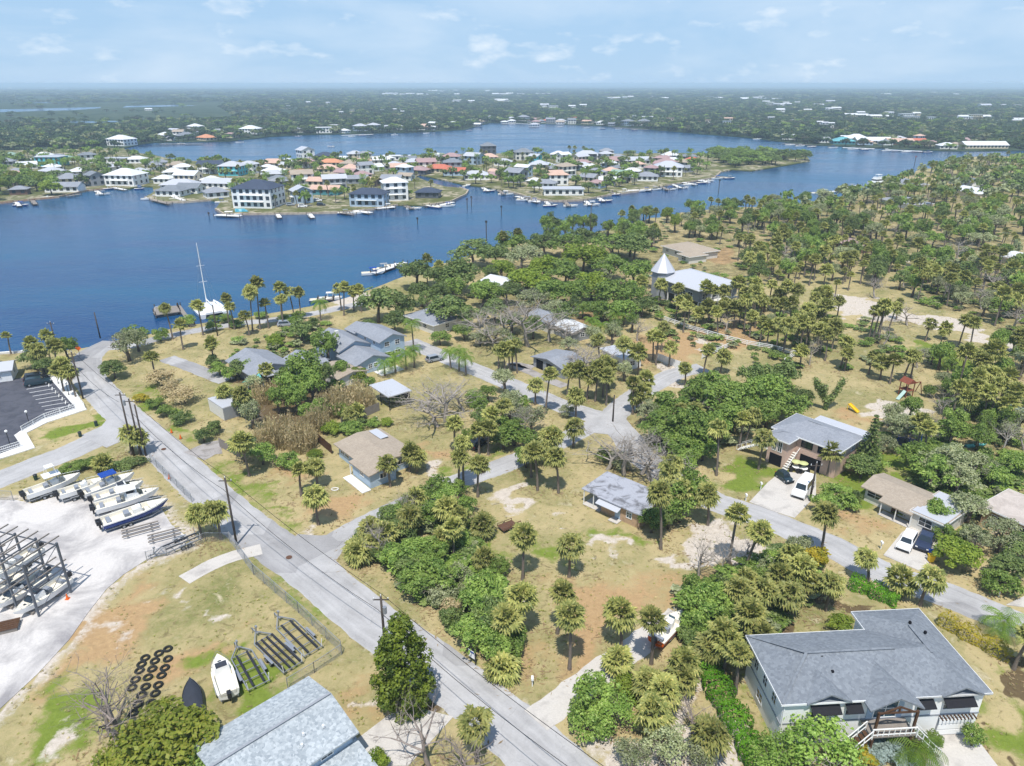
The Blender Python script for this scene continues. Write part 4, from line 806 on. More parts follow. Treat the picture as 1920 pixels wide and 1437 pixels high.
for a in [(478, 391, 84, 3, 'white', 'dark', 'hip', -8, .8), (562, 382, 46, 2, 'pale blue', 'white', 'gable', -60, 1.1), (690, 388, 72, 2, 'pale blue', 'dark', 'hip', -6, .6), (738, 377, 56, 3, 'white', 'pale', 'hip', 18, .8), (802, 372, 48, 1, 'dark grey', 'dark', 'hip', -5, .7),
          (228, 349, 60, 2, 'white', 'pale', 'hip', -8, .8), (174, 349, 34, 2, 'grey', 'slate', 'gable', -40, .9), (115, 361, 56, 1, 'white', 'grey', 'gable', 4, .5), (32, 366, 30, 1, 'brown', 'grey', 'hip'), (305, 345, 34, 1, 'white', 'pale', 'hip'), (345, 342, 40, 1, 'teal', 'green', 'gable', 10, .7), (332, 357, 62, 1, 'off-white', 'white', 'hip', 4, .6), (408, 354, 60, 1, 'white', 'white', 'gable', -10, .6), (393, 326, 44, 2, 'white', 'dark', 'gable', 5, .6), (432, 330, 44, 2, 'turquoise', 'white', 'hip', -6, .8), (466, 326, 36, 2, 'white', 'white', 'hip'),
          (508, 314, 50, 1, 'cream', 'tan', 'hip', 5, .6), (570, 297, 36, 2, 'white', 'white', 'gable', -50, 1), (607, 300, 38, 1, 'dark grey', 'dark', 'hip'), (664, 296, 34, 1, 'cream', 'white', 'hip'), (618, 313, 42, 1, 'cream', 'orange', 'hip', 0, .6), (648, 333, 46, 1, 'brown', 'mauve', 'gable', -20, .7), (612, 325, 46, 1, 'cream', 'tan', 'hip'), (560, 333, 44, 1, 'cream', 'orange', 'hip'), (600, 350, 50, 1, 'cream', 'tan', 'gable', -10, .6), (610, 366, 56, 1, 'teal', 'tan', 'gable', -6, .5), (700, 349, 36, 1, 'brown', 'tan', 'gable', -40, .8), (668, 345, 44, 1, 'grey', 'grey', 'gable', 14, .6), (745, 301, 46, 1, 'white', 'pale', 'flat', 0, .4), (712, 308, 36, 1, 'off-white', 'pale', 'gable'), (757, 322, 56, 1, 'brown', 'tan', 'gable', 8, .5), (785, 328, 44, 1, 'dark grey', 'mauve', 'hip'),
          (822, 325, 52, 1, 'cream', 'red', 'hip', -4, .6), (852, 330, 44, 1, 'pale blue', 'red', 'gable', -6, .6), (893, 338, 54, 1, 'white', 'white', 'hip', 5, .6), (925, 338, 36, 1, 'cream', 'mauve', 'hip'), (968, 343, 46, 2, 'grey', 'grey', 'gable', -35, .9), (915, 296, 32, 3, 'dark grey', 'slate', 'hip', 10, .9), (822, 300, 34, 1, 'white', 'pale', 'gable'), (888, 309, 40, 2, 'pale blue', 'white', 'gable', -30, .8), (945, 312, 40, 1, 'white', 'white', 'hip'), (982, 301, 40, 2, 'off-white', 'slate', 'hip', 8, .8), (1004, 309, 26, 2, 'turquoise', 'white', 'gable'), (1058, 301, 32, 1, 'white', 'white', 'hip'), (1101, 304, 40, 2, 'dark grey', 'white', 'hip', -5, .6), (1050, 325, 46, 1, 'dark grey', 'grey', 'hip', 4, .7), (1136, 304, 28, 2, 'white', 'white', 'hip'),
          (1168, 337, 50, 1, 'grey', 'green', 'gable', -35, .8), (1192, 309, 54, 1, 'off-white', 'white', 'gable', 6, .5), (1256, 332, 62, 2, 'white', 'white', 'hip', -12, .8), (1300, 309, 36, 1, 'cream', 'red', 'hip'), (1057, 367, 78, 1, 'white', 'white', 'flat', 0, .5), (1140, 348, 34, 1, 'grey', 'pale', 'gable'), (1025, 318, 30, 1, 'white', 'pale', 'hip'), (700, 322, 36, 1, 'white', 'pale', 'gable'), (520, 350, 40, 1, 'grey', 'grey', 'hip'), (260, 330, 34, 1, 'white', 'white', 'hip'), (200, 322, 40, 1, 'off-white', 'white', 'hip'), (90, 312, 40, 2, 'turquoise', 'white', 'flat', 0, .7), (15, 300, 34, 1, 'teal', 'green', 'hip'), (160, 302, 30, 1, 'white', 'white', 'gable'), (210, 306, 44, 1, 'white', 'white', 'flat', 0, .5), (120, 305, 30, 1, 'white', 'green', 'hip'), (45, 318, 34, 1, 'off-white', 'pale', 'gable'), (285, 318, 34, 1, 'white', 'grey', 'hip'), (340, 322, 36, 1, 'white', 'pale', 'hip')]:
    far_house(*a)
for a in [(307, 259, 34, 1, 'grey', 'pale', 'hip'), (345, 260, 40, 1, 'dark grey', 'slate', 'hip'), (384, 264, 38, 1, 'cream', 'orange', 'hip'), (364, 247, 32, 2, 'white', 'pale', 'hip'), (406, 252, 30, 1, 'brown', 'grey', 'hip'), (467, 252, 36, 2, 'white', 'pale', 'hip'), (222, 274, 46, 2, 'white', 'pale', 'hip'), (605, 250, 34, 2, 'white', 'pale', 'flat'), (674, 246, 28, 2, 'pale blue', 'white', 'hip'), (700, 244, 26, 2, 'grey', 'white', 'hip'), (722, 243, 22, 1, 'white', 'white', 'gable'), (795, 243, 34, 1, 'brown', 'tan', 'hip'), (645, 250, 22, 1, 'white', 'pale', 'hip'), (430, 259, 28, 1, 'cream', 'mauve', 'hip'), (325, 250, 24, 1, 'white', 'white', 'gable'),
          (850, 236, 24, 1, 'pale blue', 'pale', 'hip'), (880, 232, 22, 1, 'white', 'grey', 'gable'), (905, 228, 22, 1, 'cream', 'pale', 'hip'), (935, 225, 22, 1, 'white', 'slate', 'gable'), (958, 226, 20, 1, 'off-white', 'white', 'hip'), (982, 227, 24, 2, 'white', 'grey', 'hip'), (1005, 228, 20, 1, 'cream', 'mauve', 'gable'), (1028, 230, 24, 1, 'cream', 'red', 'hip'), (1052, 231, 22, 1, 'white', 'white', 'hip'), (1078, 228, 26, 1, 'brown', 'red', 'hip'), (1102, 233, 24, 1, 'cream', 'tan', 'gable'), (1128, 234, 20, 1, 'white', 'pale', 'hip'), (1150, 230, 24, 1, 'grey', 'grey', 'hip'), (1178, 236, 26, 2, 'pale blue', 'slate', 'hip'), (1208, 236, 26, 2, 'white', 'slate', 'hip'), (1216, 226, 24, 1, 'white', 'white', 'gable'),
          (1585, 271, 40, 1, 'teal', 'teal', 'hip'), (1640, 270, 60, 1, 'cream', 'pale', 'gable', 0, .4), (1690, 272, 44, 1, 'brown', 'tan', 'gable', 0, .5), (1720, 270, 30, 1, 'cream', 'red', 'gable', 0, .5), (1850, 279, 70, 1, 'cream', 'pale', 'gable', 0, .35), (1610, 264, 36, 1, 'white', 'pale', 'hip'), (1545, 268, 24, 1, 'white', 'white', 'gable'), (1780, 280, 30, 1, 'off-white', 'pale', 'hip'), (1400, 250, 26, 1, 'white', 'white', 'hip'), (1480, 262, 24, 1, 'white', 'pale', 'gable')]:
    far_house(*a)
rg = random.Random(5)
def fill_houses(poly, n, wr, seed):
    r_ = random.Random(seed); q = W2(poly); done = tries = 0
    while done < n and tries < 900:
        tries += 1; px, py = r_.uniform(min(a for a, b in poly), max(a for a, b in poly)), r_.uniform(min(b for a, b in poly), max(b for a, b in poly)); v = P(px, py)
        if not inside(v, q) or any((v.x - k[1]) ** 2 + (v.y + 6 - k[2]) ** 2 < 14 ** 2 for k in FARH): continue
        far_house(px, py, r_.uniform(*wr) * 520 / dist(v), r_.choice((1, 1, 1, 2)), r_.choice(('white', 'white', 'off-white', 'cream', 'grey', 'pale blue')), r_.choice(('pale', 'pale', 'white', 'grey', 'grey', 'tan', 'brown', 'slate', 'mauve')), r_.choice(('hip', 'hip', 'gable')), None, r_.uniform(.6, .9)); done += 1
fill_houses([(300, 345), (420, 342), (430, 352), (420, 372), (310, 374)], 5, (36, 50), 1); fill_houses([(490, 310), (700, 300), (860, 300), (860, 335), (790, 326), (740, 350), (620, 360), (500, 345)], 30, (32, 46), 2); fill_houses([(880, 300), (1100, 296), (1310, 298), (1290, 330), (1190, 345), (1100, 362), (980, 355), (890, 338)], 42, (30, 44), 3)
fill_houses([(0, 300), (230, 292), (330, 308), (330, 340), (180, 340), (0, 358)], 16, (34, 50), 4); fill_houses([(240, 276), (420, 262), (520, 252), (520, 246), (300, 252), (230, 266)], 6, (30, 42), 5); fill_houses([(1560, 272), (1900, 280), (1900, 270), (1560, 262)], 8, (34, 50), 6); fill_houses([(880, 238), (1220, 240), (1220, 226), (900, 222)], 22, (30, 46), 7); fill_houses([(540, 250), (840, 244), (840, 238), (560, 243)], 9, (30, 44), 8)
def far_blocks(x0, x1, y0, y1, n, wmin, wmax, kinds=(('white', 'pale'), ('white', 'white'), ('off-white', 'pale'), ('cream', 'pale'))):
    for k in range(n):
        wl, rf = rg.choice(kinds); far_house(rg.uniform(x0, x1), rg.uniform(y0, y1), rg.uniform(wmin, wmax) * 0.62, rg.choice((1, 2, 2)), wl, rf, rg.choice(('flat', 'gable', 'gable')), rg.choice((-6, 0, 4)), rg.uniform(.3, .6), cat='building')
far_blocks(700, 1030, 178, 180, 24, 10, 26); far_blocks(760, 920, 171, 173.5, 14, 8, 18); far_blocks(810, 960, 191, 194, 12, 14, 26); far_blocks(1020, 1100, 202, 206, 5, 18, 30); far_blocks(1140, 1260, 184, 188, 12, 12, 26); far_blocks(1330, 1470, 184, 190, 14, 12, 26); far_blocks(1430, 1560, 194, 202, 12, 14, 30); far_blocks(1460, 1580, 208, 214, 8, 14, 30)
far_blocks(1580, 1760, 218, 228, 12, 20, 44); far_blocks(1780, 1910, 222, 236, 9, 20, 50); far_blocks(1600, 1900, 176, 186, 12, 10, 22); far_blocks(1780, 1910, 200, 208, 5, 14, 28); far_blocks(430, 680, 196, 210, 7, 8, 14, (('white', 'white'), ('cream', 'red'), ('white', 'pale'))); far_blocks(640, 760, 208, 220, 7, 9, 14); far_blocks(1230, 1520, 226, 238, 14, 14, 26, (('white', 'white'), ('cream', 'pale'), ('cream', 'tan'))); far_blocks(1500, 1560, 238, 246, 7, 14, 22)
far_blocks(10, 420, 163.5, 167, 19, 3, 8); far_blocks(270, 290, 207, 210, 1, 16, 20)
lmk('white three-storey house with slate roof', *P(478, 385).xy); lmk('red-tiled roofs on the peninsula', *P(835, 328).xy); lmk('turquoise house on the peninsula', *P(432, 328).xy); lmk('mangrove tip of the peninsula', *P(1470, 305).xy); lmk('wide white-roofed house at the peninsula shore', *P(1057, 365).xy)
lmk('white waterfront house with solar roof', *P(1256, 330).xy); lmk('left shore of the peninsula', *P(110, 360).xy); lmk('pale two-storey house on the left shore', *P(228, 347).xy); lmk('white far town', *P(870, 180).xy); lmk('right far town', *P(1600, 205).xy); lmk('marina with pink roofs', *P(1660, 268).xy); lmk('orange-roofed house on the far shore', *P(384, 262).xy); lmk('far white apartment rows', *P(1060, 205).xy)
lmk('four-storey dark house on the peninsula', *P(915, 296).xy)
# ================================================================== boats, vehicles and street things
GEL = mat('white_gelcoat', S(240, 240, 238, 0.92), 0.3, 0.5, 0, 0.04)
CREAMD = mat('cream_deck', S(236, 230, 214, 0.9), 0.6, 0.3, 0, 0.08)
NAVY = mat('navy_gelcoat', S(34, 66, 140, 0.8), 0.25, 0.5, 0, 0.05)
BLACK = mat('black_plastic', S(40, 40, 44, 0.8), 0.5, 0.4, 0, 0.12)
RUBBER = mat('tyre_rubber', S(50, 52, 50, 0.7), 0.9, 0.2, 0, 0.25)
BLUEC = mat('blue_canvas', S(36, 76, 160, 0.85), 0.85, 0.2, 0, 0.12)
TARP = mat('dark_tarp', S(58, 62, 72, 0.8), 0.7, 0.3, 0, 0.35, 1.2, 4, 0.05)
SEATM = mat('grey_vinyl', S(150, 156, 166, 0.8), 0.6, 0.3, 0, 0.1)
GALV = mat('galvanised_bar', S(168, 172, 178, 0.8), 0.5, 0.5, 0.4, 0.12)
CARPET = mat('bunk_carpet', S(60, 62, 70, 0.7), 0.95, 0.1, 0, 0.15)
RUST = mat('rusty_steel', S(112, 82, 66, 0.75), 0.9, 0.2, 0, 0.35, 3, 12)
ORANGE = mat('orange_plastic', S(236, 110, 36, 0.85), 0.6, 0.3, 0, 0.08)
YEL = mat('yellow_plastic', S(244, 200, 40, 0.9), 0.5, 0.3, 0, 0.06)
POLEW = mat('pole_wood', S(92, 84, 78, 0.75), 0.95, 0.1, 0, 0.3, 2, 10)
def hull_rings(L, B, D, n=11):
    R = []
    for k in range(n):
        t = k / (n - 1); x = -L / 2 + L * t; b = B / 2 * (0.94 + 0.06 * min(1, t / .4)) * (1 if t < .45 else max(0.0, 1 - ((t - .45) / .55) ** 2.3)); sh = D * (0.86 + 0.22 * t * t)
        kz = 0.0 if t < .72 else D * 0.86 * ((t - .72) / .28) ** 1.8; cz = max(kz, D * (0.28 + 0.30 * max(0, t - .4)))
        R.append((x, b, sh, b * (0.90 if t < .6 else 0.90 - 0.45 * (t - .6)), min(cz, sh), min(kz, sh - .01)))
    return R
def boat(label, loc, rz, L=7.5, B=2.4, D=1.1, hull=None, top=None, console=True, motors=1, cabin=False, group=None, covered=None, name='motor_boat', detail=True, canopy=None, tower=False):
    t = thing(name, label, 'boat', loc, rz, group); R = hull_rings(L, B, D); V = []; Fc = []
    for (x, b, sh, cb, cz, kz) in R: V += [(x, b, sh), (x, cb, cz), (x, 0, kz), (x, -cb, cz), (x, -b, sh)]
    for i in range(len(R) - 1):
        for k in range(4): a = i * 5 + k; Fc.append((a, a + 1, a + 6, a + 5))
    Fc.append((4, 3, 2, 1, 0)); MB().add(V, Fc).build('hull', hull or GEL, t, smooth=False)
    if hull and hull is not GEL:
        sb = MB(); V2 = []
        for (x, b, sh, cb, cz, kz) in R: V2 += [(x, b + .02, sh + .01), (x, b + .02, sh - .16), (x, -b - .02, sh - .16), (x, -b - .02, sh + .01)]
        Fs = []
        for i in range(len(R) - 1): a = i * 4; Fs += [(a, a + 1, a + 5, a + 4), (a + 2, a + 3, a + 7, a + 6)]
        sb.add(V2, Fs).build('rub_rail', GEL, t)
    if covered:
        V = []; Fc = []; n = len(R)
        for i, (x, b, sh, *_r) in enumerate(R):
            up = 0.35 * sin(pi * min(1, (i + .5) / n)) + .05
            V += [(x, b + .04, sh - .12), (x, b * .5, sh + up * .8), (x, 0, sh + up), (x, -b * .5, sh + up * .8), (x, -b - .04, sh - .12)]
        for i in range(n - 1):
            for k in range(4): a = i * 5 + k; Fc.append((a, a + 5, a + 6, a + 1))
        Fc.append((0, 1, 2, 3, 4)); MB().add(V, Fc).build('cover', covered, t, smooth=True)
        if motors:
            m_ = MB().box(-L / 2 - .3, 0, D * .6, .5, .4, .55).box(-L / 2 - .25, 0, 0.0, .2, .16, D * .65); m_.build('outboard', BLACK, t)
        return t
    V = []; Fc = []; fl = D * 0.48
    for (x, b, sh, *_r) in R: i_ = max(0, b - .22); V += [(x, b, sh + .005), (x, i_, sh + .03), (x, -i_, sh + .03), (x, -b, sh + .005), (x, i_ * .94, fl), (x, -i_ * .94, fl)]
    for i in range(len(R) - 1):
        a, b = i * 6, i * 6 + 6
        Fc += [(a, b, b + 1, a + 1)[::-1], (a + 2, b + 2, b + 3, a + 3)[::-1]]
        if i < 7 - (2 if cabin else 0): Fc += [(a + 1, b + 1, b + 4, a + 4)[::-1], (a + 5, b + 5, b + 2, a + 2)[::-1], (a + 4, b + 4, b + 5, a + 5)[::-1]]
        else: Fc.append((a + 1, b + 1, b + 2, a + 2)[::-1])
    e = (7 - (2 if cabin else 0)) * 6; Fc.append((e + 1, e + 2, e + 5, e + 4)); Fc.append((1, 4, 5, 2)); MB().add(V, Fc).build('deck', CREAMD, t)
    if not detail: 
        if top: MB().box(0, 0, D + 1.3, L * .32, B * .7, .08).box(-L * .1, B * .28, fl, .08, .08, D + 1.3 - fl).box(-L * .1, -B * .28, fl, .08, .08, D + 1.3 - fl).box(L * .12, B * .28, fl, .08, .08, D + 1.3 - fl).box(L * .12, -B * .28, fl, .08, .08, D + 1.3 - fl).build('t_top', top, t)
        else: MB().box(0, 0, fl, .8, .8, 1.0).build('console', GEL, t)
        return t
    if console: MB().box(L * .02, 0, fl, L * .12, B * .38, .95).box(L * .06, 0, fl, L * .07, B * .36, 1.15).build('console', GEL, t); block('windshield', BLUEGL, t, L * .085, 0, fl + 1.0, .05, B * .36, .45); block('seat', SEATM, t, -L * .13, 0, fl, L * .08, B * .42, .75); block('seat', SEATM, t, -L * .40, 0, fl, L * .06, B * .6, .45)
    if cabin:
        MB().add([(-L * .02, B * .36, fl), (L * .24, B * .28, fl), (L * .24, -B * .28, fl), (-L * .02, -B * .36, fl), (0, B * .32, D + .75), (L * .15, B * .25, D + .70), (L * .15, -B * .25, D + .70), (0, -B * .32, D + .75)], [(4, 5, 6, 7)[::-1], (0, 4, 7, 3), (0, 1, 5, 4)[::-1], (1, 2, 6, 5)[::-1], (2, 3, 7, 6)[::-1]]).build('cabin', GEL, t)
        MB().add([(L * .245, B * .25, D + .12), (L * .245, -B * .25, D + .12), (L * .165, -B * .22, D + .62), (L * .165, B * .22, D + .62)], [(0, 1, 2, 3)]).build('windshield', GLASS, t); block('windscreen_top', TARP, t, L * .06, 0, D + .72, L * .13, B * .50, .06); block('foredeck_hatch', GLASS, t, L * .30, 0, D * .98, L * .05, B * .16, .06)
    if top or canopy:
        zt = D + 1.35; MB().box(0, 0, zt, L * .30, B * .72, .09).build('t_top', top or canopy, t); pb = MB()
        for x in (-L * .10, L * .11):
            for y in (-B * .26, B * .26): pb.tube([(x, y * .9, fl), (x, y, zt)], .04, 5)
        pb.build('t_top_frame', STEEL, t)
        if tower: pb = MB().box(0, 0, zt + 1.5, 1.2, 1.2, .06); [pb.tube([(x * 1.5, y * 1.4, zt), (x, y, zt + 1.5)], .035, 5) for x in (-.5, .5) for y in (-.5, .5)]; pb.build('tower', WHITE, t)
    for k in range(motors):
        y = (k - (motors - 1) / 2) * .62; ob = MB().box(-L / 2 - .38, y, D * .62, .62, .42, .62).box(-L / 2 - .30, y, D * .05, .24, .16, D * .62).box(-L / 2 - .12, y, D * .55, .3, .3, .2); ob.build('outboard', BLACK, t)
    rl = MB(); pts = [(x, b * .93, sh + .38) for (x, b, sh, *_r) in R[6:]] + [(x, -b * .93, sh + .38) for (x, b, sh, *_r) in R[6:]][::-1]; rl.tube(pts, .02, 4)
    for (x, b, sh, *_r) in R[6:10]:
        for s in (-1, 1): rl.tube([(x, s * b * .93, sh), (x, s * b * .93, sh + .38)], .018, 4)
    rl.build('bow_rail', STEEL, t); return t
_wheel = None
def wheel(parent, x, y, r=.32, w=.22):
    key = ('wheel', r, w)
    if key not in _MC:
        _MC[key] = MB().tube([(0, -w / 2, 0), (0, w / 2, 0)], r, 14).mesh('tyre', RUBBER); _MC[('rim', r, w)] = MB().tube([(0, -w / 2 - .012, 0), (0, w / 2 + .012, 0)], r * .58, 10).mesh('rim', GALV)
    o = put('wheel', _MC[key], parent, (x, y, r)); put('rim', _MC[('rim', r, w)], o); return o
def trailer(label, loc, rz, L=7.5, W=2.2, group='empty boat trailers', bunks=2, rollers=4):
    """tongue points along +x"""
    t = thing('boat_trailer', label, 'trailer', loc, rz, group); z = .52; f = MB(); n = L * .30
    for s in (-1, 1): f.bar((-L / 2, s * W / 2, z), (L / 2 - n, s * W / 2, z), .10, .14); f.bar((L / 2 - n, s * W / 2, z), (L / 2 - n * .35, 0.06 * s, z), .10, .14)
    f.bar((L / 2 - n * .5, 0, z), (L / 2, 0, z), .12, .14)
    for k in range(5): x = -L / 2 + .15 + (L - n) * k / 4; f.bar((x, -W / 2, z - .06), (x, W / 2, z - .06), .09, .10)
    f.build('frame', GALV, t)
    for k in range(bunks):
        y = (k - (bunks - 1) / 2) * W * (.5 if bunks == 2 else .28); b_ = MB().bar((-L / 2 + .1, y, z + .22), (L / 2 - n * 1.05, y, z + .26), .22, .10)
        for x in (-L * .4, -L * .15, L * .08): b_.bar((x, y, z), (x, y, z + .2), .08)
        b_.build('bunk', CARPET, t)
    for s in (-1, 1):
        for dx in (-.45, .45): wheel(t, -L * .18 + dx, s * (W / 2 + .18), .33, .22)
        MB().box(-L * .18, s * (W / 2 + .18), .70, 1.9, .28, .05).build('fender', GALV, t)
        MB().bar((-L / 2 + .1, s * (W / 2 - .05), z), (-L / 2 + .1, s * (W / 2 + .05), z + 1.0), .06).build('guide_post', WHITE, t)
    MB().bar((L / 2 - n * .35, 0, z), (L / 2 - n * .45, 0, z + .9), .12).box(L / 2 - n * .45, 0, z + .85, .3, .2, .2).build('winch_post', GALV, t); MB().tube([(L / 2 - .3, .12, 0.02), (L / 2 - .3, .12, z + .3)], .04, 6).build('jack', STEEL, t); return t
def place2(a, b, za=0.0, zb=None):
    """midpoint, heading and length between two pixels at given heights"""
    A, B = P(*a, za), P(*b, za if zb is None else zb); return Vector(((A.x + B.x) / 2, (A.y + B.y) / 2, 0)), ang(A, B), hypot(B.x - A.x, B.y - A.y)

# ---------------- boats laid up in the yard
YB = [((47, 926), (150, 886), 'white centre-console boat with tall white tower, leftmost in the yard row', dict(B=2.7, top=WHITE, tower=True, motors=2)), ((110, 926), (198, 894), 'white boat with black outboard and no top, second in the yard row', dict(B=2.4, motors=2)), ((156, 924), (251, 885), 'white boat under a bright blue canvas top in the yard row', dict(B=2.6, canopy=BLUEC, motors=2)),
      ((174, 935), (268, 901), 'grey-windowed white cabin boat behind the long white bow', dict(B=2.5, cabin=True, motors=1)), ((178, 952), (297, 914), 'long white cabin boat next to the blue-striped boat', dict(B=2.8, cabin=True, top=GEL, motors=2)), ((190, 980), (314, 934), 'largest open white boat with dark blue hull stripe, nearest in the yard row', dict(B=3.0, motors=2, hull=NAVY))]
for k, (a, b, lab, kw) in enumerate(YB):
    c, rz, L_ = place2(a, b, 1.5, 2.0); c.z = 0.55
    boat(lab, c, rz, L_, D=1.35, group='boats laid up in the boat yard', **kw)
    tr = trailer('low trailer carrying the ' + lab.split(',')[0].replace(' in the yard row', ''), (c.x, c.y, 0), rz, L_ * .98, 2.0, 'trailers under yard boats')
lmk('row of boats in the yard', *P(220, 940).xy); lmk('blue-striped white boat', *P(255, 965).xy)
c, rz, L_ = place2((430, 1305), (408, 1232), .9, 1.2); c.z = .45
boat('white motor boat with dark windshield standing on the grass beside trailers', c, rz, L_, 2.3, 1.15, cabin=True, console=False, motors=1); trailer('trailer hidden under the white boat on the grass', (c.x, c.y, 0), rz, L_, 1.7, 'trailers under yard boats'); lmk('white boat on the grass', c.x, c.y)
c, rz, L_ = place2((364, 1340), (357, 1277), .7, .9); c.z = .1
boat('small boat wrapped in a dark tarp on the grass', c, rz, L_ + .6, 1.9, .95, hull=BLACK, covered=TARP, motors=1); lmk('tarp-covered boat', c.x, c.y)
for (a, b, lab, bk) in [((486, 1286), (440, 1205), 'empty galvanised boat trailer beside the white boat', 2), ((550, 1252), (472, 1178), 'empty boat trailer with four dark bunks, middle of three', 4), ((588, 1222), (514, 1150), 'empty boat trailer closest to the chain-link fence corner', 2)]:
    c, rz, L_ = place2(a, b, .5); trailer(lab, c, rz, L_, 2.3, bunks=bk)
lmk('empty boat trailers on the grass', *P(520, 1225).xy)
for (a, b, lab) in [((228, 1003), (298, 984), 'pair of long brown beams on blocks in the yard, nearer the blue-striped boat'), ((277, 1012), (338, 996), 'set of pale beams on blocks in the yard')]:
    c, rz, L_ = place2(a, b, .4); t = thing('boat_cradle', lab, 'boat cradle', c, rz, 'beams on blocks in the yard')
    for y in (-.9, 0, .9): MB().bar((-L_ / 2, y, .5), (L_ / 2, y, .5), .18, .14).build('beam', GREYW, t)
    for x in (-L_ * .35, L_ * .3):
        for y in (-.9, 0, .9): block('stand', STEEL, t, x, y, 0, .25, .25, .43)
c, rz, L_ = place2((278, 1045), (372, 1006), .4); trailer('empty black boat trailer at the grassy yard edge', c, rz + pi, L_, 2.0)
# ---------------- tyres
TY = MB(); nseg, mseg = 18, 8
for i in range(nseg):
    for j in range(mseg): a, b = 2 * pi * i / nseg, 2 * pi * j / mseg; r = .40 + .15 * cos(b); TY.v.append((r * cos(a), r * sin(a), .13 + .13 * sin(b) * 1.0))
for i in range(nseg):
    for j in range(mseg): TY.f.append((i * mseg + j, ((i + 1) % nseg) * mseg + j, ((i + 1) % nseg) * mseg + (j + 1) % mseg, i * mseg + (j + 1) % mseg))
TYM = TY.mesh('old_tyre', RUBBER, True); tz = [(1257, 565), (1258, 640), (1190, 598), (1235, 707), (1160, 655), (1088, 632), (1210, 763), (1140, 715), (1060, 680), (1045, 728), (1185, 835), (1108, 778), (1015, 795), (1163, 898), (1090, 848), (988, 855), (1133, 970), (1060, 910), (1035, 980), (1000, 1045)]
tys = []
for k, (a, b) in enumerate(tz):
    p = P(a / 3.992, 1077 + b / 3.992); o = put('old_tyre', TYM, None, (p.x, p.y, 0.005), k, (.98, .98, 1)); o['category'] = 'tyre'; o['group'] = 'old tyres laid out on the grass'; tys.append((o, a / 3.992, 1077 + b / 3.992))
tys.sort(key=lambda q: q[2])
NUM = ['first', 'second', 'third', 'fourth', 'fifth', 'sixth', 'seventh', 'eighth', 'ninth', 'tenth', 'eleventh', 'twelfth', 'thirteenth', 'fourteenth', 'fifteenth', 'sixteenth', 'seventeenth', 'eighteenth', 'nineteenth', 'twentieth']
for k, (o, a, b) in enumerate(tys): o['label'] = 'old black tyre on the grass, %s counted from the far end' % NUM[k]
lmk('old tyres', *P(285, 1270).xy)
# ---------------- boat storage rack
A, B = P(74, 1157), P(121, 1122); u = (B - A).normalized(); v = Vector((-u.y, u.x, 0)); Lr_ = 4.6; hr = ZT(A.y, 1060); RKS = mat('rack_steel', S(112, 118, 128, 0.78), 0.5, 0.5, 0.3, 0.15); rk = thing('boat_rack', 'tall grey steel boat storage rack at the left edge', 'boat rack', A, ang(A, B)); lmk('steel boat rack', A.x, A.y)
for j in range(5):
    for i in range(2): block('column', RKS, rk, i * Lr_, j * 3.4, 0.04, .22, .22, hr)
for j in range(5):
    for z in (hr * .52, hr - .2): MB().bar((0, j * 3.4, z), (Lr_, j * 3.4, z), .11, .16).build('cross_beam', RKS, rk)
    MB().bar((0, j * 3.4, .3), (Lr_, j * 3.4, hr * .5), .06).bar((0, j * 3.4, hr * .54), (Lr_, j * 3.4, hr - .3), .06).build('brace', RKS, rk)
for i in range(2):
    for z in (hr * .50, hr - .32): MB().bar((i * Lr_, 0, z), (i * Lr_, 13.6, z), .11, .16).build('long_beam', RKS, rk)
for j in range(4):
    for z in (hr * .52 + .12, hr - .02):
        for dy in (.9, 2.5): MB().bar((-1.6, j * 3.4 + dy, z + .1), (Lr_ + 1.2, j * 3.4 + dy, z + .1), .14, .14).build('bunk', GREYW, rk)
for (dy, dz, lab, kw) in [(1.7, .35, 'white cabin boat on the ground in the near bay of the steel rack', dict(cabin=True)), (5.1, .35, 'white boat on the ground in the second bay of the steel rack', dict(cabin=True)), (8.5, .35, 'white boat on the ground in the far bay of the steel rack', dict()), (5.1, hr * .52 + .3, 'white boat up on the middle level of the steel rack', dict())]:
    q = A + u * (Lr_ * .45) + v * dy; boat(lab, (q.x, q.y, dz), ang(A, B) + pi, 7.4, 2.4, 1.15, motors=1, group='boats stored in the rack', **kw)
    if dz < 1:
        tt = thing('boat_stand', 'low timber cradle under the ' + lab.split(' on the')[0] + ' in ' + lab.split(' in ')[1], 'cradle', (q.x, q.y, 0), ang(A, B))
        for x in (-2, 1.5): block('timber', GREYW, tt, x, 0, 0.04, .3, 1.6, .34)
p = P(127, 1124); t = thing('traffic_cone', 'orange cone at the foot of the steel rack', 'cone', (p.x, p.y, .05)); MB().box(0, 0, 0, .5, .5, .05).tube([(0, 0, .05), (0, 0, .8)], [.2, .04], 10).build('cone', ORANGE, t)
p = P(14, 1180); t = thing('timber_pallet', 'brown timber boxes stacked beside the steel rack', 'crate', (p.x, p.y, 0.05), .4)
for k in range(5): block('plank', BROWNW, t, 0, -.8 + .4 * k, .5, 2.6, .34, .06)
block('box', GREYW, t, 0, 0, 0, 2.4, 1.8, .5)

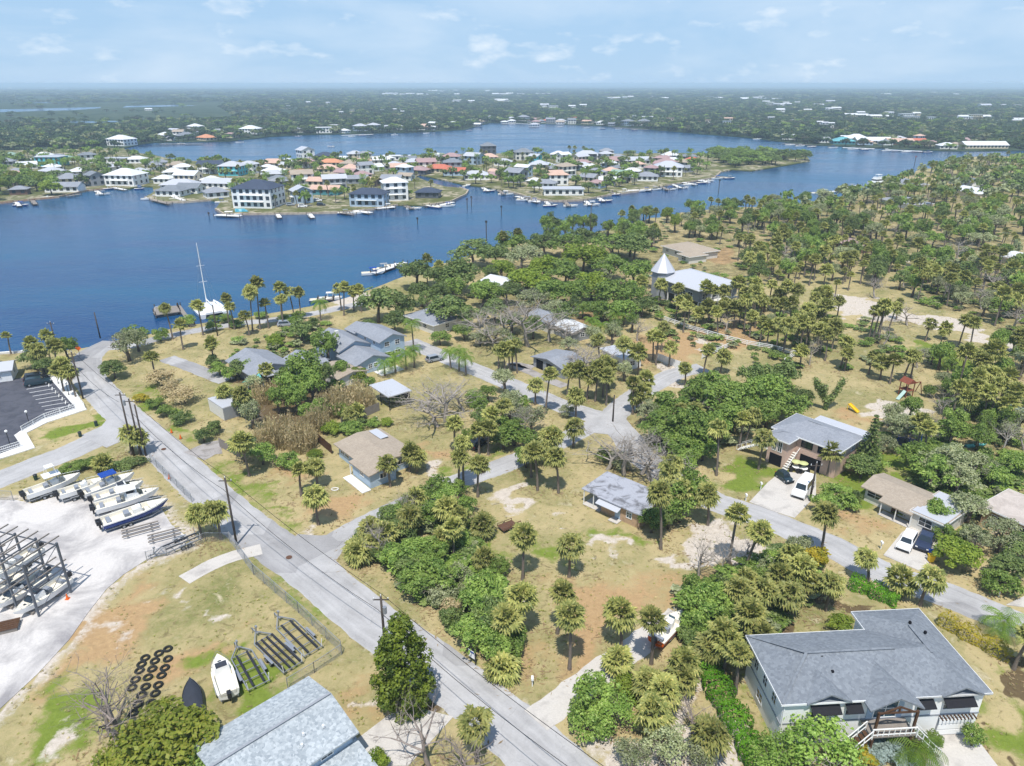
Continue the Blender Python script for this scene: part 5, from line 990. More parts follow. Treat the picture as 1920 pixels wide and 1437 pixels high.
# ---------------- vehicles
def car(label, loc, rz, L=4.7, W=1.85, Hh=1.7, paint=None, kind='suv', name='parked_car', cat='car', group=None):
    """front towards +x"""
    t = thing(name, label, cat, loc, rz, group); g0 = .28; belt = Hh * .56; pm = paint
    x0, x1 = -L / 2, L / 2; hood = {'suv': .26, 'van': .16, 'pickup': .27}[kind] * L; tail = {'suv': .02, 'van': .01, 'pickup': .36}[kind] * L
    prof = [(x0, g0), (x1, g0), (x1 + .03, g0 + .30), (x1 - .06, belt - .14), (x1 - hood, belt), (x0 + .05, belt), (x0 - .02, g0 + .35)]
    n = len(prof); V = [(x, -W / 2 + (0 if z < belt - .05 else .06), z) for x, z in prof] + [(x, W / 2 - (0 if z < belt - .05 else .06), z) for x, z in prof]
    MB().add(V, [tuple(range(n)), tuple(range(2 * n - 1, n - 1, -1))] + [(i, n + i, n + (i + 1) % n, (i + 1) % n) for i in range(n)]).build('body', pm, t)
    rk_ = .42 if kind != 'van' else .30; c0, c1 = x0 + tail + .06, x1 - hood; r0, r1 = c0 + (.28 if kind == 'suv' else .10), c1 - rk_; wi, wo = W / 2 - .22, W / 2 - .08
    C = [(c0, -wo, belt), (c1, -wo, belt), (c1, wo, belt), (c0, wo, belt), (r0, -wi, Hh), (r1, -wi, Hh), (r1, wi, Hh), (r0, wi, Hh)]
    MB().add(C, [(4, 5, 6, 7), (0, 1, 5, 4), (1, 2, 6, 5), (2, 3, 7, 6), (3, 0, 4, 7)]).build('cabin', pm, t)
    def pane(nm, i, q, m_=.10):
        a = [Vector(C[j]) for j in q]; c = sum(a, Vector()) / 4; nn = (a[1] - a[0]).cross(a[3] - a[0]).normalized()
        if nn.dot(c - Vector((0, 0, Hh * .6))) < 0: nn = -nn
        MB().add([c + (p - c) * (1 - m_ * 1.6) + nn * .012 for p in a], [(0, 1, 2, 3)]).build(nm, GLASS, t)
    pane('windshield', 0, (1, 2, 6, 5)); pane('rear_window', 0, (3, 0, 4, 7)); pane('side_window', 0, (0, 1, 5, 4)); pane('side_window', 0, (2, 3, 7, 6))
    if kind == 'pickup': MB().box(x0 + tail / 2 + .05, 0, belt - .02, tail - .1, W - .3, .03).build('bed', BLACK, t)
    for sx in (x0 + L * .19, x1 - L * .19):
        for sy in (-1, 1): wheel(t, sx, sy * (W / 2 - .11), .34, .23)
    for sy in (-1, 1): block('headlight', WHITE, t, x1 - .02, sy * W * .36, g0 + .38, .08, .3, .14); block('tail_light', mat('red_lens', S(190, 30, 30, .8), .3, .5, 0, .05), t, x0 + .0, sy * W * .40, g0 + .42, .07, .18, .22)
    MB().box(x1 + .02, 0, g0 + .02, .10, W * .92, .2).build('bumper', BLACK, t); return t
SILV = mat('silver_paint', S(170, 176, 184, .85), .3, .5, .3, .05); BLKP = mat('black_paint', S(36, 38, 44, .8), .2, .6, 0, .05); GRYB = mat('dark_blue_paint', S(52, 62, 88, .8), .25, .6, 0, .05); WPT = mat('white_car_paint', S(242, 242, 242, .92), .25, .5, 0, .03); DTEAL = mat('dark_teal_paint', S(40, 60, 70, .8), .25, .6, 0, .05)
c, rz, L_ = place2((1519, 903), (1493, 936), 0.4); car('white passenger van parked nose-out on the pink house driveway', c, rz, 5.5, 2.05, 2.35, WPT, 'van', 'parked_van', 'van'); lmk('white van', c.x, c.y)
c, rz, L_ = place2((1709, 1004), (1691, 1034), .3); car('white car with dark windshield on the ranch house driveway', c, rz, 4.6, 1.85, 1.6, WPT, 'suv')
c, rz, L_ = place2((1742, 1000), (1727, 1034), .3); car('dark blue pickup parked beside the white car', c, rz, 5.2, 1.95, 1.8, GRYB, 'pickup', 'pickup_truck', 'pickup'); MB().box(0, 0, 0, 1, 1, 1)
c, rz, L_ = place2((1460, 890), (1481, 905), .3); car('small dark buggy parked beside the white van', c, rz, 3.0, 1.5, 1.5, DTEAL, 'suv', 'buggy', 'buggy')
A_, B_ = P(53.5, 735), P(101, 727); lr = ang(A_, B_)
for k, (a, b, lab, m_) in enumerate([(70, 713.5, 'black car in the far stall of the parking lot', BLKP), (72, 722, 'dark teal car parked beside the black car in the lot', DTEAL)]):
    p = P(a, b); car(lab, (p.x, p.y, .16), lr, 4.9, 1.9, 1.65, m_, 'suv', group='cars in the parking lot')
p = P(537, 611); car('silver car parked under palms on the waterfront drive', (p.x, p.y, 0), .2, 4.6, 1.8, 1.5, SILV)
p = P(897, 836); car('dark car half hidden under palms above the side street', (p.x, p.y, 0), 1.0, 4.6, 1.8, 1.6, BLKP)
p = P(815, 677); car('grey car at the end of the concrete drive', (p.x, p.y, .05), .6, 4.2, 1.8, 1.5, SILV)
for k, (a, b, m_, lab) in enumerate([(568, 389, WPT, 'tiny white car at the peninsula waterfront turn'), (602, 386, BLKP, 'tiny black car at the peninsula waterfront turn'), (545, 386, SILV, 'tiny silver car beside the white three-storey house'), (596, 378, WPT, 'tiny white car in front of the pale blue gabled house')]):
    p = P(a, b); car(lab, (p.x, p.y, .1), .1, 4.6, 1.85, 1.6, m_, 'suv', group='cars on the peninsula')

# ---------------- poles, wires, lamps
POLES = {}
def pole(key, label, base, top_y, arm=True, tr=False, r=.15):
    b = P(*base); h = ZT(b.y, top_y); t = thing('utility_pole', label, 'utility pole', b, 0, 'utility poles'); MB().tube([(0, 0, -.1), (0, 0, h)], [r * 1.15, r * .85], 9).build('shaft', POLEW, t, True)
    if arm:
        MB().bar((-.9, 0, h - .5), (.9, 0, h - .5), .1, .12).build('crossarm', POLEW, t)
        for x in (-.8, 0, .8): MB().tube([(x, 0, h - .44 if x else h), (x, 0, (h - .2) if x else h + .25)], .05, 6).build('insulator', WHITE, t)
    if tr: MB().tube([(.32, 0, h - 2.4), (.32, 0, h - 1.5)], .24, 10).build('transformer', GALV, t)
    POLES[key] = Vector((b.x, b.y, h)); return t
pole('a', 'tall dark utility pole between two palms and the chain-link corner', (444, 1022), 896); pole('b', 'left pole of three together at the road fork', (252, 855), 736, True, True); pole('c', 'middle pole of three together at the road fork', (265, 852), 748); pole('d', 'right pole of three together at the road fork', (274, 855), 759, False)
pole('e', 'leaning roadside pole beside the parking lot walkway', (156, 748), 660, True); pole('f', 'utility pole rising behind the olive cedar', (722, 1212), 1118, True, True); pole('g', 'slim pole at the water edge by the road bend', (188, 634), 586, False); pole('h', 'pole among palms on the left shore', (106, 650), 604, True); pole('i', 'pole at the back street junction', (1149, 791), 741, False); pole('j', 'pole standing beside the white van', (1518, 940), 868, True); pole('k', 'thin pole beside the waterfront palms', (408, 630), 572, False); pole('l', 'tall grey pole in the right-hand clearing', (1786, 768), 668, False); pole('m', 'tall thin pole at the far end of the woods', (1106, 452), 384, False)
lmk('three utility poles', *P(264, 853).xy)
WIRE = mat('black_wire', S(40, 40, 42, .7), .8, .2, 0, .05)
def wire(a, b, label, dx=0.0, sag=.9, z=-.3):
    A, B = POLES[a], POLES[b]; d = (B - A); n = Vector((-d.y, d.x, 0)).normalized() * dx; pts = [A.lerp(B, k / 14) + n + Vector((0, 0, z - sag * 4 * (k / 14) * (1 - k / 14))) for k in range(15)]
    o = MB().tube(pts, .032, 4).build('power_line', WIRE); tag(o, label, 'wire', 'power lines along the main road')
POLES['x'] = Vector((P(1130, 1600).x, P(1130, 1600).y, 9.5))
for a, b, nm in (('e', 'b', 'from the parking lot pole to the road fork'), ('d', 'a', 'from the road fork to the palm pair'), ('a', 'f', 'above the main road to the cedar'), ('f', 'x', 'from the cedar out of the bottom edge')):
    wire(a, b, 'upper black wire ' + nm, .5, .6); wire(a, b, 'lower black wire ' + nm, -.5, 1.0, -1.6)
for k, (bx, by, ty, lab) in enumerate([(55.6, 797, 781, 'white globe lamp at the bend of the white railing'), (19, 835, 824, 'white globe lamp at the near end of the parking lot'), (86, 704, 683, 'white globe lamp beside the dark cars'), (110, 721, 700, 'white globe lamp halfway along the white walkway'), (129.5, 742, 722, 'white globe lamp at the near end of the walkway')]):
    b = P(bx, by); h = max(2.6, ZT(b.y, ty)); t = thing('street_lamp', lab, 'lamp', b, 0, 'globe lamps round the parking lot'); MB().tube([(0, 0, 0), (0, 0, h)], .06, 8).tube([(0, 0, 0), (0, 0, .4)], .12, 8).build('post', BLACK, t); gl = MB()
    for i in range(7):
        for j in range(10): gl.v.append((.26 * sin(pi * i / 6) * cos(2 * pi * j / 10), .26 * sin(pi * i / 6) * sin(2 * pi * j / 10), h + .2 + .26 * cos(pi * i / 6)))
    for i in range(6):
        for j in range(10): gl.f.append((i * 10 + j, (i + 1) * 10 + j, (i + 1) * 10 + (j + 1) % 10, i * 10 + (j + 1) % 10))
    gl.build('globe', WHITE, t, True)
lmk('parking lot', *P(75, 770).xy)
# ---------------- parking walkway, lines, railings
ZW = zz; o = land_sheet('walkway', W2([(88, 704), (113, 698), (163, 769), (90, 793), (50, 813), (66, 841), (0, 862), (-60, 880), (-60, 872), (0, 853), (41, 838), (27, 818), (37, 811), (80, 787), (143, 767)]), WC, ZW + .1, .3); struct(o)
for k in range(7):
    f = k / 6; a = P(50 + 34 * f, 731 + 39 * f, 0); b = P(97 + 38 * f, 723 + 38.5 * f, 0); d = (b - a).normalized(); n = Vector((-d.y, d.x, 0)) * .06
    struct(MB().prism([a - n, b - n, b + n, a + n], ZW - .02, ZW + .012).build('parking_line', WHITE))
    q = b - d * .5; t = put('wheel_stop', cube(WC), None, (q.x, q.y, zz), atan2(d.y, d.x), (.16, 1.7, .12)); tag(t, 'concrete wheel stop at parking stall, %s from the far end' % NUM[k], 'wheel stop', 'wheel stops in the parking lot')
def railing(label, pts, m, h=1.05, gap=2.0, rails=(1.0, .55, .15), bal=0, name='railing', cat='railing', rw=.06, zb=0.0):
    W_ = [P(*p) for p in pts]; t = thing(name, label, cat, (W_[0].x, W_[0].y, zb)); o0 = W_[0]
    for a, b in zip(W_[:-1], W_[1:]):
        L_ = (b - a).length; n = max(1, int(L_ / gap)); A, B = a - o0, b - o0
        for r_ in rails: MB().bar((A.x, A.y, h * r_), (B.x, B.y, h * r_), rw, rw * 1.4).build('rail', m, t)
        for k in range(n + 1): q = A.lerp(B, k / n); block('post', m, t, q.x, q.y, 0, rw * 1.5, rw * 1.5, h * 1.03, ang(a, b))
        if bal:
            mb = MB()
            for k in range(int(L_ / bal)): q = A.lerp(B, (k + .5) / int(L_ / bal)); mb.bar((q.x, q.y, h * .15), (q.x, q.y, h), .03)
            mb.build('balusters', m, t)
    return t
railing('white railing along the bend of the parking lot walkway', [(142, 768), (85, 787), (42, 811)], WHITE, bal=.3, zb=.2); railing('white railing at the near end of the parking lot', [(40, 839), (0, 852), (-40, 865)], WHITE, bal=.3, zb=.2); railing('white rail beside the walkway and palms', [(112, 699), (160, 768)], WHITE, zb=.2)
# ---------------- fences
def chain_fence(label, pts, h=1.8):
    W_ = [P(*p) for p in pts]; t = thing('chain_link_fence', label, 'fence', (W_[0].x, W_[0].y, 0), 0, 'chain-link fences'); o0 = W_[0]
    for a, b in zip(W_[:-1], W_[1:]):
        A, B = a - o0, b - o0; L_ = (b - a).length; n = max(1, int(round(L_ / 3)))
        for k in range(n + 1): q = A.lerp(B, k / n); MB().tube([(q.x, q.y, 0), (q.x, q.y, h + .05)], .045, 6).build('post', GALV, t)
        MB().tube([(A.x, A.y, h), (B.x, B.y, h)], .035, 5).build('top_rail', GALV, t); mb = MB(); s = .22; m_ = int(L_ / s)
        for k in range(-int(h / s), m_):
            for sg in (1, -1):
                x0, z0 = (k * s, 0) if sg > 0 else ((k * s), h); x1, z1 = x0 + h, (h if sg > 0 else 0)
                if x0 < 0: z0 += sg * -x0; x0 = 0
                if x1 > L_: z1 -= sg * (x1 - L_); x1 = L_
                if x1 - x0 < .05: continue
                p, q = A.lerp(B, x0 / L_), A.lerp(B, x1 / L_); mb.bar((p.x, p.y, z0), (q.x, q.y, z1), .010)
        w_ = mb.build('wire_mesh', GALV, t); stuff(w_)
    return t
chain_fence('chain-link fence slanting down the grass to the trailer corner', [(432, 1017), (476, 1078), (560, 1150), (641, 1226)]); chain_fence('chain-link fence from the trailer corner to the pale blue roof', [(641, 1228), (590, 1262), (540, 1292)], 1.5); chain_fence('low chain-link fence at the grassy yard edge', [(276, 1052), (350, 1033), (386, 1016), (431, 1016)], 1.5); chain_fence('chain-link fence between the boat row and the main road', [(283, 866), (320, 902), (360, 942)], 1.6); chain_fence('short dark gate of the boat yard at the left edge', [(-6, 938), (26, 940)], 1.8)
for pts, lab in [([(1240, 600), (1290, 618), (1345, 634), (1400, 648), (1446, 656), (1491, 668)], 'long white rail fence across the right-hand woods'), ([(1316, 674), (1345, 662), (1372, 650)], 'short white rail fence beside the cul-de-sac'), ([(1491, 668), (1470, 682)], 'short end of the white rail fence')]:
    railing(lab, pts, WHITE, 1.3, 2.4, (.95, .65, .35), 0, 'rail_fence', 'fence', .10)
lmk('white rail fence', *P(1380, 645).xy)
def board_fence(label, pts, m, h=1.8, bw=.28):
    W_ = [P(*p) for p in pts]; t = thing('board_fence', label, 'fence', (W_[0].x, W_[0].y, 0)); o0 = W_[0]; k0 = 0
    for a, b in zip(W_[:-1], W_[1:]):
        n = int((b - a).length / bw); A, B = a - o0, b - o0; r_ = ang(a, b)
        for k in range(n): q = A.lerp(B, (k + .5) / n); block('board', m, t, q.x, q.y, 0.02, bw * .93, .04, h * random.uniform(.97, 1.02), r_)
        MB().bar((A.x, A.y + .05, h * .3), (B.x, B.y + .05, h * .3), .06, .1).bar((A.x, A.y + .05, h * .8), (B.x, B.y + .05, h * .8), .06, .1).build('rail', m, t)
    return t
board_fence('brown board fence beside the bungalow', [(588, 822), (623, 852)], BROWNW); board_fence('grey board fence behind the roadside palm', [(412, 838), (450, 858)], GREYW); board_fence('white panel fence by the sandy cul-de-sac', [(1232, 676), (1275, 692)], WHITE, 1.8, .5); board_fence('white panel fence at the right edge', [(1884, 838), (1905, 805), (1925, 780)], WHITE, 1.8, .5); board_fence('grey board fence behind the bungalow', [(640, 800), (690, 780), (712, 770)], GREYW); board_fence('grey board fence beside the ranch house', [(1612, 890), (1626, 872)], GREYW)
# ---------------- docks and moored boats
def dock(label, corners, z=.35, posts=True, m=None, group='docks'):
    W_ = [P(*c_, z) for c_ in corners]; c = sum(W_, Vector()) / len(W_); t = thing('dock', label, 'dock', (c.x, c.y, WATER_Z), 0, group); q = [(p - c) for p in W_]
    if sum(q[i].x * q[(i + 1) % len(q)].y - q[(i + 1) % len(q)].x * q[i].y for i in range(len(q))) < 0: q = q[::-1]
    MB().prism(q, z - WATER_Z - .22, z - WATER_Z).build('deck', m or GREYW, t)
    if posts:
        for p in q: MB().tube([(p.x * .96, p.y * .96, -1.2), (p.x * .96, p.y * .96, z - WATER_Z + .9)], .14, 6).build('piling', POLEW, t)
    return t
dk = dock('grey timber fishing platform at the catamaran pier', [(287, 585), (291, 591), (339, 584), (335, 573), (289, 576)]); dock('narrow timber pier leading to the fishing platform', [(332, 574), (338, 572), (366, 610), (356, 612)])
W_ = [P(290, 576, 1.4), P(318, 570, 1.4)]; rl = MB().bar(W_[0], W_[1], .08).bar(W_[0] - Vector((0, 0, 1)), W_[0], .08).bar(W_[1] - Vector((0, 0, 1)), W_[1], .08); rl.v = [(x - dk.location.x, y - dk.location.y, z - WATER_Z) for x, y, z in rl.v]; rl.build('handrail', WHITE, dk)
FD = []
for k, (x0, y0, x1, y1, wd) in enumerate([(285, 374, 318, 382, 5), (318, 366, 345, 376, 4), (404, 403, 452, 405, 5), (640, 399, 665, 402, 4), (665, 395, 695, 399, 6), (705, 391, 740, 388, 4), (795, 386, 820, 384, 5), (820, 386, 850, 379, 4), (968, 368, 1000, 376, 4), (1145, 360, 1160, 364, 4), (1175, 357, 1220, 356, 5), (1280, 342, 1305, 346, 5), (1335, 330, 1372, 333, 5), (1310, 338, 1330, 342, 4), (215, 352, 235, 356, 4), (125, 368, 150, 364, 4), (735, 500, 700, 512, 4), (760, 492, 728, 500, 4), (596, 561, 625, 560, 3), (1580, 355, 1612, 347, 5), (1555, 360, 1585, 356, 4), (1470, 269, 1530, 273, 8), (1580, 277, 1640, 279, 8), (1660, 281, 1730, 284, 8), (1150, 239, 1215, 243, 8), (940, 231, 1000, 233, 8), (640, 254, 700, 252, 8), (300, 270, 380, 270, 8), (980, 372, 1010, 379, 5), (1024, 378, 1030, 385, 4), (1060, 379, 1066, 386, 4), (1098, 377, 1106, 384, 4), (1122, 371, 1132, 377, 4), (1240, 350, 1252, 356, 4), (1262, 346, 1276, 352, 4), (905, 352, 915, 358, 4), (935, 357, 944, 364, 4), (580, 401, 586, 408, 4), (520, 402, 524, 408, 4), (60, 376, 66, 383, 4), (30, 379, 36, 386, 4), (180, 358, 190, 364, 4), (760, 386, 772, 391, 4)]):
    a, b = P(x0, y0, .3), P(x1, y1, .3); d = (b - a).normalized(); n = Vector((-d.y, d.x, 0)) * wd / 2 * .6
    t = thing('dock', '', 'dock', ((a.x + b.x) / 2, (a.y + b.y) / 2, WATER_Z), 0, 'docks'); c = (a + b) / 2
    MB().prism([a - n - c, b - n - c, b + n - c, a + n - c], .8, 1.0).build('deck', WC if k % 3 else GREYW, t)
    for f in (0, .5, 1): q = a.lerp(b, f) - c; MB().tube([(q.x + n.x, q.y + n.y, -1), (q.x + n.x, q.y + n.y, 1.9)], .15, 5).tube([(q.x - n.x, q.y - n.y, -1), (q.x - n.x, q.y - n.y, 1.9)], .15, 5).build('piling', POLEW, t)
    FD.append((t, c.x, c.y, ''))
FB = []
for k, (x, y, L_, dg) in enumerate([(430, 406, 12, 4), (255, 352, 7, 30), (262, 356, 6, 10), (318, 370, 9, 20), (332, 375, 8, 15), (300, 369, 8, 200), (275, 375, 6, 0), (416, 381, 7, 10), (648, 402, 8, 5), (676, 401, 9, 8), (728, 391, 8, 4), (812, 390, 10, 150), (840, 388, 8, 8), (988, 377, 12, -12), (1152, 367, 8, 0), (1170, 362, 8, 20), (1196, 360, 11, 5), (1212, 359, 8, 8), (1228, 357, 9, 12), (1292, 348, 8, 5), (1316, 345, 8, 10), (1328, 341, 8, 0), (1345, 336, 9, 6), (1368, 336, 8, 4), (1482, 273, 11, 5), (1500, 275, 10, 0), (1522, 277, 10, 5), (1562, 278, 10, 0), (1600, 281, 11, 2), (1622, 282, 9, 8), (1662, 284, 10, 0), (1700, 286, 10, 3), (1740, 287, 9, 6), (1596, 353, 12, 30), (1532, 364, 8, 10), (1545, 363, 8, 20), (1072, 447, 8, 80), (700, 515, 8, 15), (720, 507, 8, 20), (742, 501, 8, 18), (620, 563, 7, 8), (603, 566, 7, 10), (620, 276, 8, 175), (1160, 243, 10, 3), (1190, 245, 10, 4), (960, 235, 9, 2), (660, 257, 9, 2), (680, 255, 9, 2), (1100, 241, 9, 0), (90, 372, 7, 10), (205, 356, 7, 40), (876, 350, 8, 60), (1002, 380, 7, -10), (1032, 388, 8, 8), (1070, 388, 8, 4), (1110, 386, 9, 10), (1136, 379, 8, 6), (1256, 357, 8, 5), (1280, 354, 8, 8), (918, 360, 8, 12), (948, 366, 9, 6), (776, 393, 8, 5), (40, 387, 8, 5), (194, 366, 8, 20), (1420, 262, 10, 4), (1130, 243, 9, 2), (1050, 239, 9, 2), (1010, 237, 9, 2), (880, 246, 9, 4), (800, 251, 9, 2), (740, 254, 9, 2), (560, 257, 9, 3), (450, 268, 9, 4), (340, 271, 9, 2)]):
    p = P(x, y, WATER_Z); t = boat('', (p.x, p.y, WATER_Z - .25), radians(dg), L_, L_ * .32, 1.3, hull=[None, None, NAVY][k % 3] if L_ < 11 else None, top=[WHITE, None, BLUEC, GREYP, None][k % 5], detail=False, group='moored motor boats'); FB.append((t, p.x, p.y, ''))
# large white motor yacht
p = P(1648, 345, WATER_Z); t = thing('motor_yacht', 'large white motor yacht with flying bridge on the right bank', 'yacht', (p.x, p.y, WATER_Z - .3), radians(25)); R_ = hull_rings(17, 5, 2.2); V = []; Fc = []
for (x, b, sh, cb, cz, kz) in R_: V += [(x, b, sh), (x, cb, cz), (x, 0, kz), (x, -cb, cz), (x, -b, sh)]
for i in range(len(R_) - 1):
    for k in range(4): a = i * 5 + k; Fc.append((a, a + 1, a + 6, a + 5))
    Fc.append((i * 5, i * 5 + 5, i * 5 + 9, i * 5 + 4))
Fc.append((4, 3, 2, 1, 0)); MB().add(V, Fc).build('hull', GEL, t); MB().box(-1, 0, 1.9, 8.5, 3.8, 2.0).build('cabin', GEL, t); MB().box(-1, 0, 2.6, 8.6, 3.9, .8).build('cabin_window', GLASS, t); MB().box(-1.5, 0, 3.9, 6, 3.4, .9).build('flying_bridge', GEL, t); MB().box(-1.6, 0, 6.2, 3.6, 3.0, .15).box(-2.8, 1.2, 4.5, .12, .12, 1.8).box(-2.8, -1.2, 4.5, .12, .12, 1.8).box(-.4, 1.2, 4.5, .12, .12, 1.8).box(-.4, -1.2, 4.5, .12, .12, 1.8).build('hard_top', GEL, t); lmk('large white motor yacht', p.x, p.y)
# ---------------- sailing catamaran
p = P(392, 585, WATER_Z); hd = ang(P(405, 598, 0), P(372, 568, 0)); t = thing('catamaran', 'white sailing catamaran with tall bare mast moored by the pier', 'catamaran', (p.x, p.y, WATER_Z - .35), hd); lmk('sailing catamaran', p.x, p.y)
for s in (-1, 1):
    hb = MB(); R_ = hull_rings(13, 1.9, 1.9); V = []; Fc = []
    for (x, b, sh, cb, cz, kz) in R_: V += [(x, b + s * 3.1, sh), (x, cb * .8 + s * 3.1, cz), (x, s * 3.1, kz), (x, -cb * .8 + s * 3.1, cz), (x, -b + s * 3.1, sh)]
    for i in range(len(R_) - 1):
        for k in range(4): a = i * 5 + k; Fc.append((a, a + 1, a + 6, a + 5))
        Fc.append((i * 5, i * 5 + 5, i * 5 + 9, i * 5 + 4))
    Fc.append((4, 3, 2, 1, 0)); hb.add(V, Fc).build('hull', GEL, t)
MB().box(-1.6, 0, 1.25, 8.6, 6.0, .55).build('bridge_deck', GEL, t); MB().add([(-4.5, -2.6, 1.8), (2.6, -2.4, 1.8), (2.6, 2.4, 1.8), (-4.5, 2.6, 1.8), (-4.0, -2.0, 3.0), (1.2, -1.8, 2.8), (1.2, 1.8, 2.8), (-4.0, 2.0, 3.0)], [(7, 6, 5, 4)[::-1], (0, 1, 5, 4), (1, 2, 6, 5), (2, 3, 7, 6), (3, 0, 4, 7)]).build('cabin', GEL, t)
for y in (-1.2, 0, 1.2): block('cabin_window', GLASS, t, 1.95, y, 2.0, .5, .9, .5)
for y in (-2.25, 2.25): block('cabin_window', GLASS, t, -1.2, y, 2.05, 4.2, .3, .5)
block('trampoline', mat('net_mesh', S(200, 204, 206, .8), .9, .1), t, 4.4, 0, 1.55, 3.2, 4.4, .05); block('bow_beam', GALV, t, 6.0, 0, 1.5, .25, 6.4, .25)
hm = ZT(p.y, 456) + .9; MB().tube([(1.0, 0, 2.6), (1.0, 0, hm)], [.14, .09], 8).build('mast', WHITE, t); MB().tube([(.9, 0, 4.0), (-4.2, 0, 3.7)], .13, 8).build('boom', WHITE, t)
for z in (hm * .45, hm * .68): MB().bar((1, -1.1, z), (1, 1.1, z), .07).build('spreader', WHITE, t)
for a, b in (((1, 0, hm - .3), (6.0, 0, 1.7)), ((1, 0, hm - .3), (-5.8, 0, 1.9)), ((1, 0, hm * .8), (-.2, 3.2, 1.8)), ((1, 0, hm * .8), (-.2, -3.2, 1.8))): MB().tube([a, b], .022, 4).build('stay', STEEL, t)
# ---------------- channel markers and pilings
for k, (x, y, ty, lab, col) in enumerate([(912, 452, 414, 'dark channel marker post nearest the wooded shore', BLACK), (783, 420, 408, 'short dark post in the open river', BLACK), (940, 405, 386, 'green-topped channel post off the peninsula', DTEAL), (1347, 362, 337, 'green-topped channel marker right of the peninsula', DTEAL), (1714, 312, 293, 'red channel marker near the right bank', mat('red_paint', S(200, 50, 40, .8), .5)), (876, 392, 372, 'mooring post beside the peninsula lawn, left one', POLEW), (884, 388, 368, 'mooring post beside the peninsula lawn, right one', POLEW), (392, 406, 398, 'short mooring post left of the moored yacht', POLEW)]):
    b = P(x, y, WATER_Z); h = ZT(b.y, ty) - WATER_Z; t = thing('channel_marker', lab, 'post', (b.x, b.y, WATER_Z)); MB().tube([(0, 0, -1), (0, 0, h)], .2, 7).build('piling', POLEW, t); MB().box(0, 0, h - .9, .9, .12, .9).build('board', col, t)
# ---------------- seawalls
def seawall(label, i0, i1, h=.35, wd=.7, m=None):
    pts = [Vector((v.x, v.y, 0)) for v in penw[i0:i1 + 1]]; t = MB()
    for a, b in zip(pts[:-1], pts[1:]): d = (b - a).normalized() * .2; t.bar(a - d + Vector((0, 0, (h - 1.4) / 2)), b + d + Vector((0, 0, (h - 1.4) / 2)), wd, h + 1.4)
    tag(t.build('seawall', m or stained('seawall_stone', S(206, 190, 168, .82), S(176, 158, 136, .8))), label, 'wall')
ix = {p: i for i, p in enumerate(PEN)}
seawall('tan seawall in front of the white three-storey house', ix[(404, 392)], ix[(745, 384)]); seawall('curved seawall round the peninsula lawn point', ix[(800, 385)], ix[(862, 352)]); seawall('seawall below the wide white-roofed house', ix[(945, 357)], ix[(1200, 358)]); seawall('seawall along the left shore of the peninsula', ix[(0, 380)], ix[(215, 352)], m=stained('orange_bank', S(196, 150, 112, .8), S(206, 186, 160, .8))); seawall('seawall between the left canal and the big white house', ix[(272, 370)], ix[(395, 375)]); seawall('seawall of the right end of the peninsula', ix[(1250, 347)], ix[(1352, 322)])
tag(MB().prism([P(441, 398, 0), P(466, 397, 0), P(458, 392, 0), P(440, 392, 0)], .02, .2).build('swimming_pool', mat('pool_water', S(90, 190, 214, .9), .1, .5)), 'small blue swimming pool at the white three-storey house', 'pool')
sw = [P(a, b) for a, b in ((-60, 667), (0, 663), (46, 659))]; tag(MB().bar(sw[0] + Vector((0, 0, -.4)), sw[1] + Vector((0, 0, -.4)), .6, 1.4).bar(sw[1] + Vector((0, 0, -.4)), sw[2] + Vector((0, 0, -.4)), .6, 1.4).build('seawall', WC), 'white seawall at the left edge of the near bank', 'wall')
# ---------------- small things
p = P(952, 992); t = thing('flat_trailer', 'rusty flatbed utility trailer standing in the open lot', 'trailer', p, radians(35)); lmk('rusty flatbed trailer', p.x, p.y)
for k in range(7): block('plank', RUST, t, 0, -.75 + .25 * k, .55, 2.6, .23, .06)
for y in (-.85, .85): MB().bar((-1.3, y, .9), (1.3, y, .9), .06).build('side_rail', RUST, t); [block('stake', RUST, t, x, y, .5, .06, .06, .45) for x in (-1.25, 0, 1.25)]; [wheel(t, x, y * 1.12, .3, .2) for x in (0.0,)]
MB().bar((1.3, 0, .5), (2.4, 0, .45), .1).build('tongue', RUST, t)
p = P(885, 1243); t = thing('sign_board', 'white and blue real estate sign on a dark post by the road', 'sign', p, radians(-40)); block('post', BLACK, t, 0.55, 0, 0, .1, .1, 2.0); MB().bar((.55, 0, 1.9), (-.5, 0, 1.9), .07).build('arm', BLACK, t); block('panel', WHITE, t, -.05, 0, .75, .95, .05, 1.0); block('panel_header', BLUEC, t, -.05, -.035, 1.45, .85, .02, .22)
for k, (x, y, lab) in enumerate([(542, 1046, 'round manhole cover in the main road at the junction'), (307, 843, 'round manhole cover in the main road near the fork'), (1530, 1062, 'manhole cover in the back street')]):
    p = P(x, y); o = MB().tube([(0, 0, 0), (0, 0, .02)], .42, 16).build('manhole_cover', RUST, None, False, (p.x, p.y, .075)); tag(o, lab, 'manhole cover', 'manhole covers')
for k, (x, y, lab, m_) in enumerate([(318, 898, 'small red post by the road verge near the boat row', ORANGE), (339, 823, 'orange road cone on the right verge, near one', ORANGE), (322, 812, 'orange road cone on the right verge, far one', ORANGE)]):
    p = P(x, y); t = thing('road_cone', lab, 'cone', p, 0, 'orange road cones'); MB().box(0, 0, 0, .5, .5, .06).build('base', BLACK, t); MB().tube([(0, 0, .06), (0, 0, .9)], [.22, .05], 10).build('cone', m_, t)
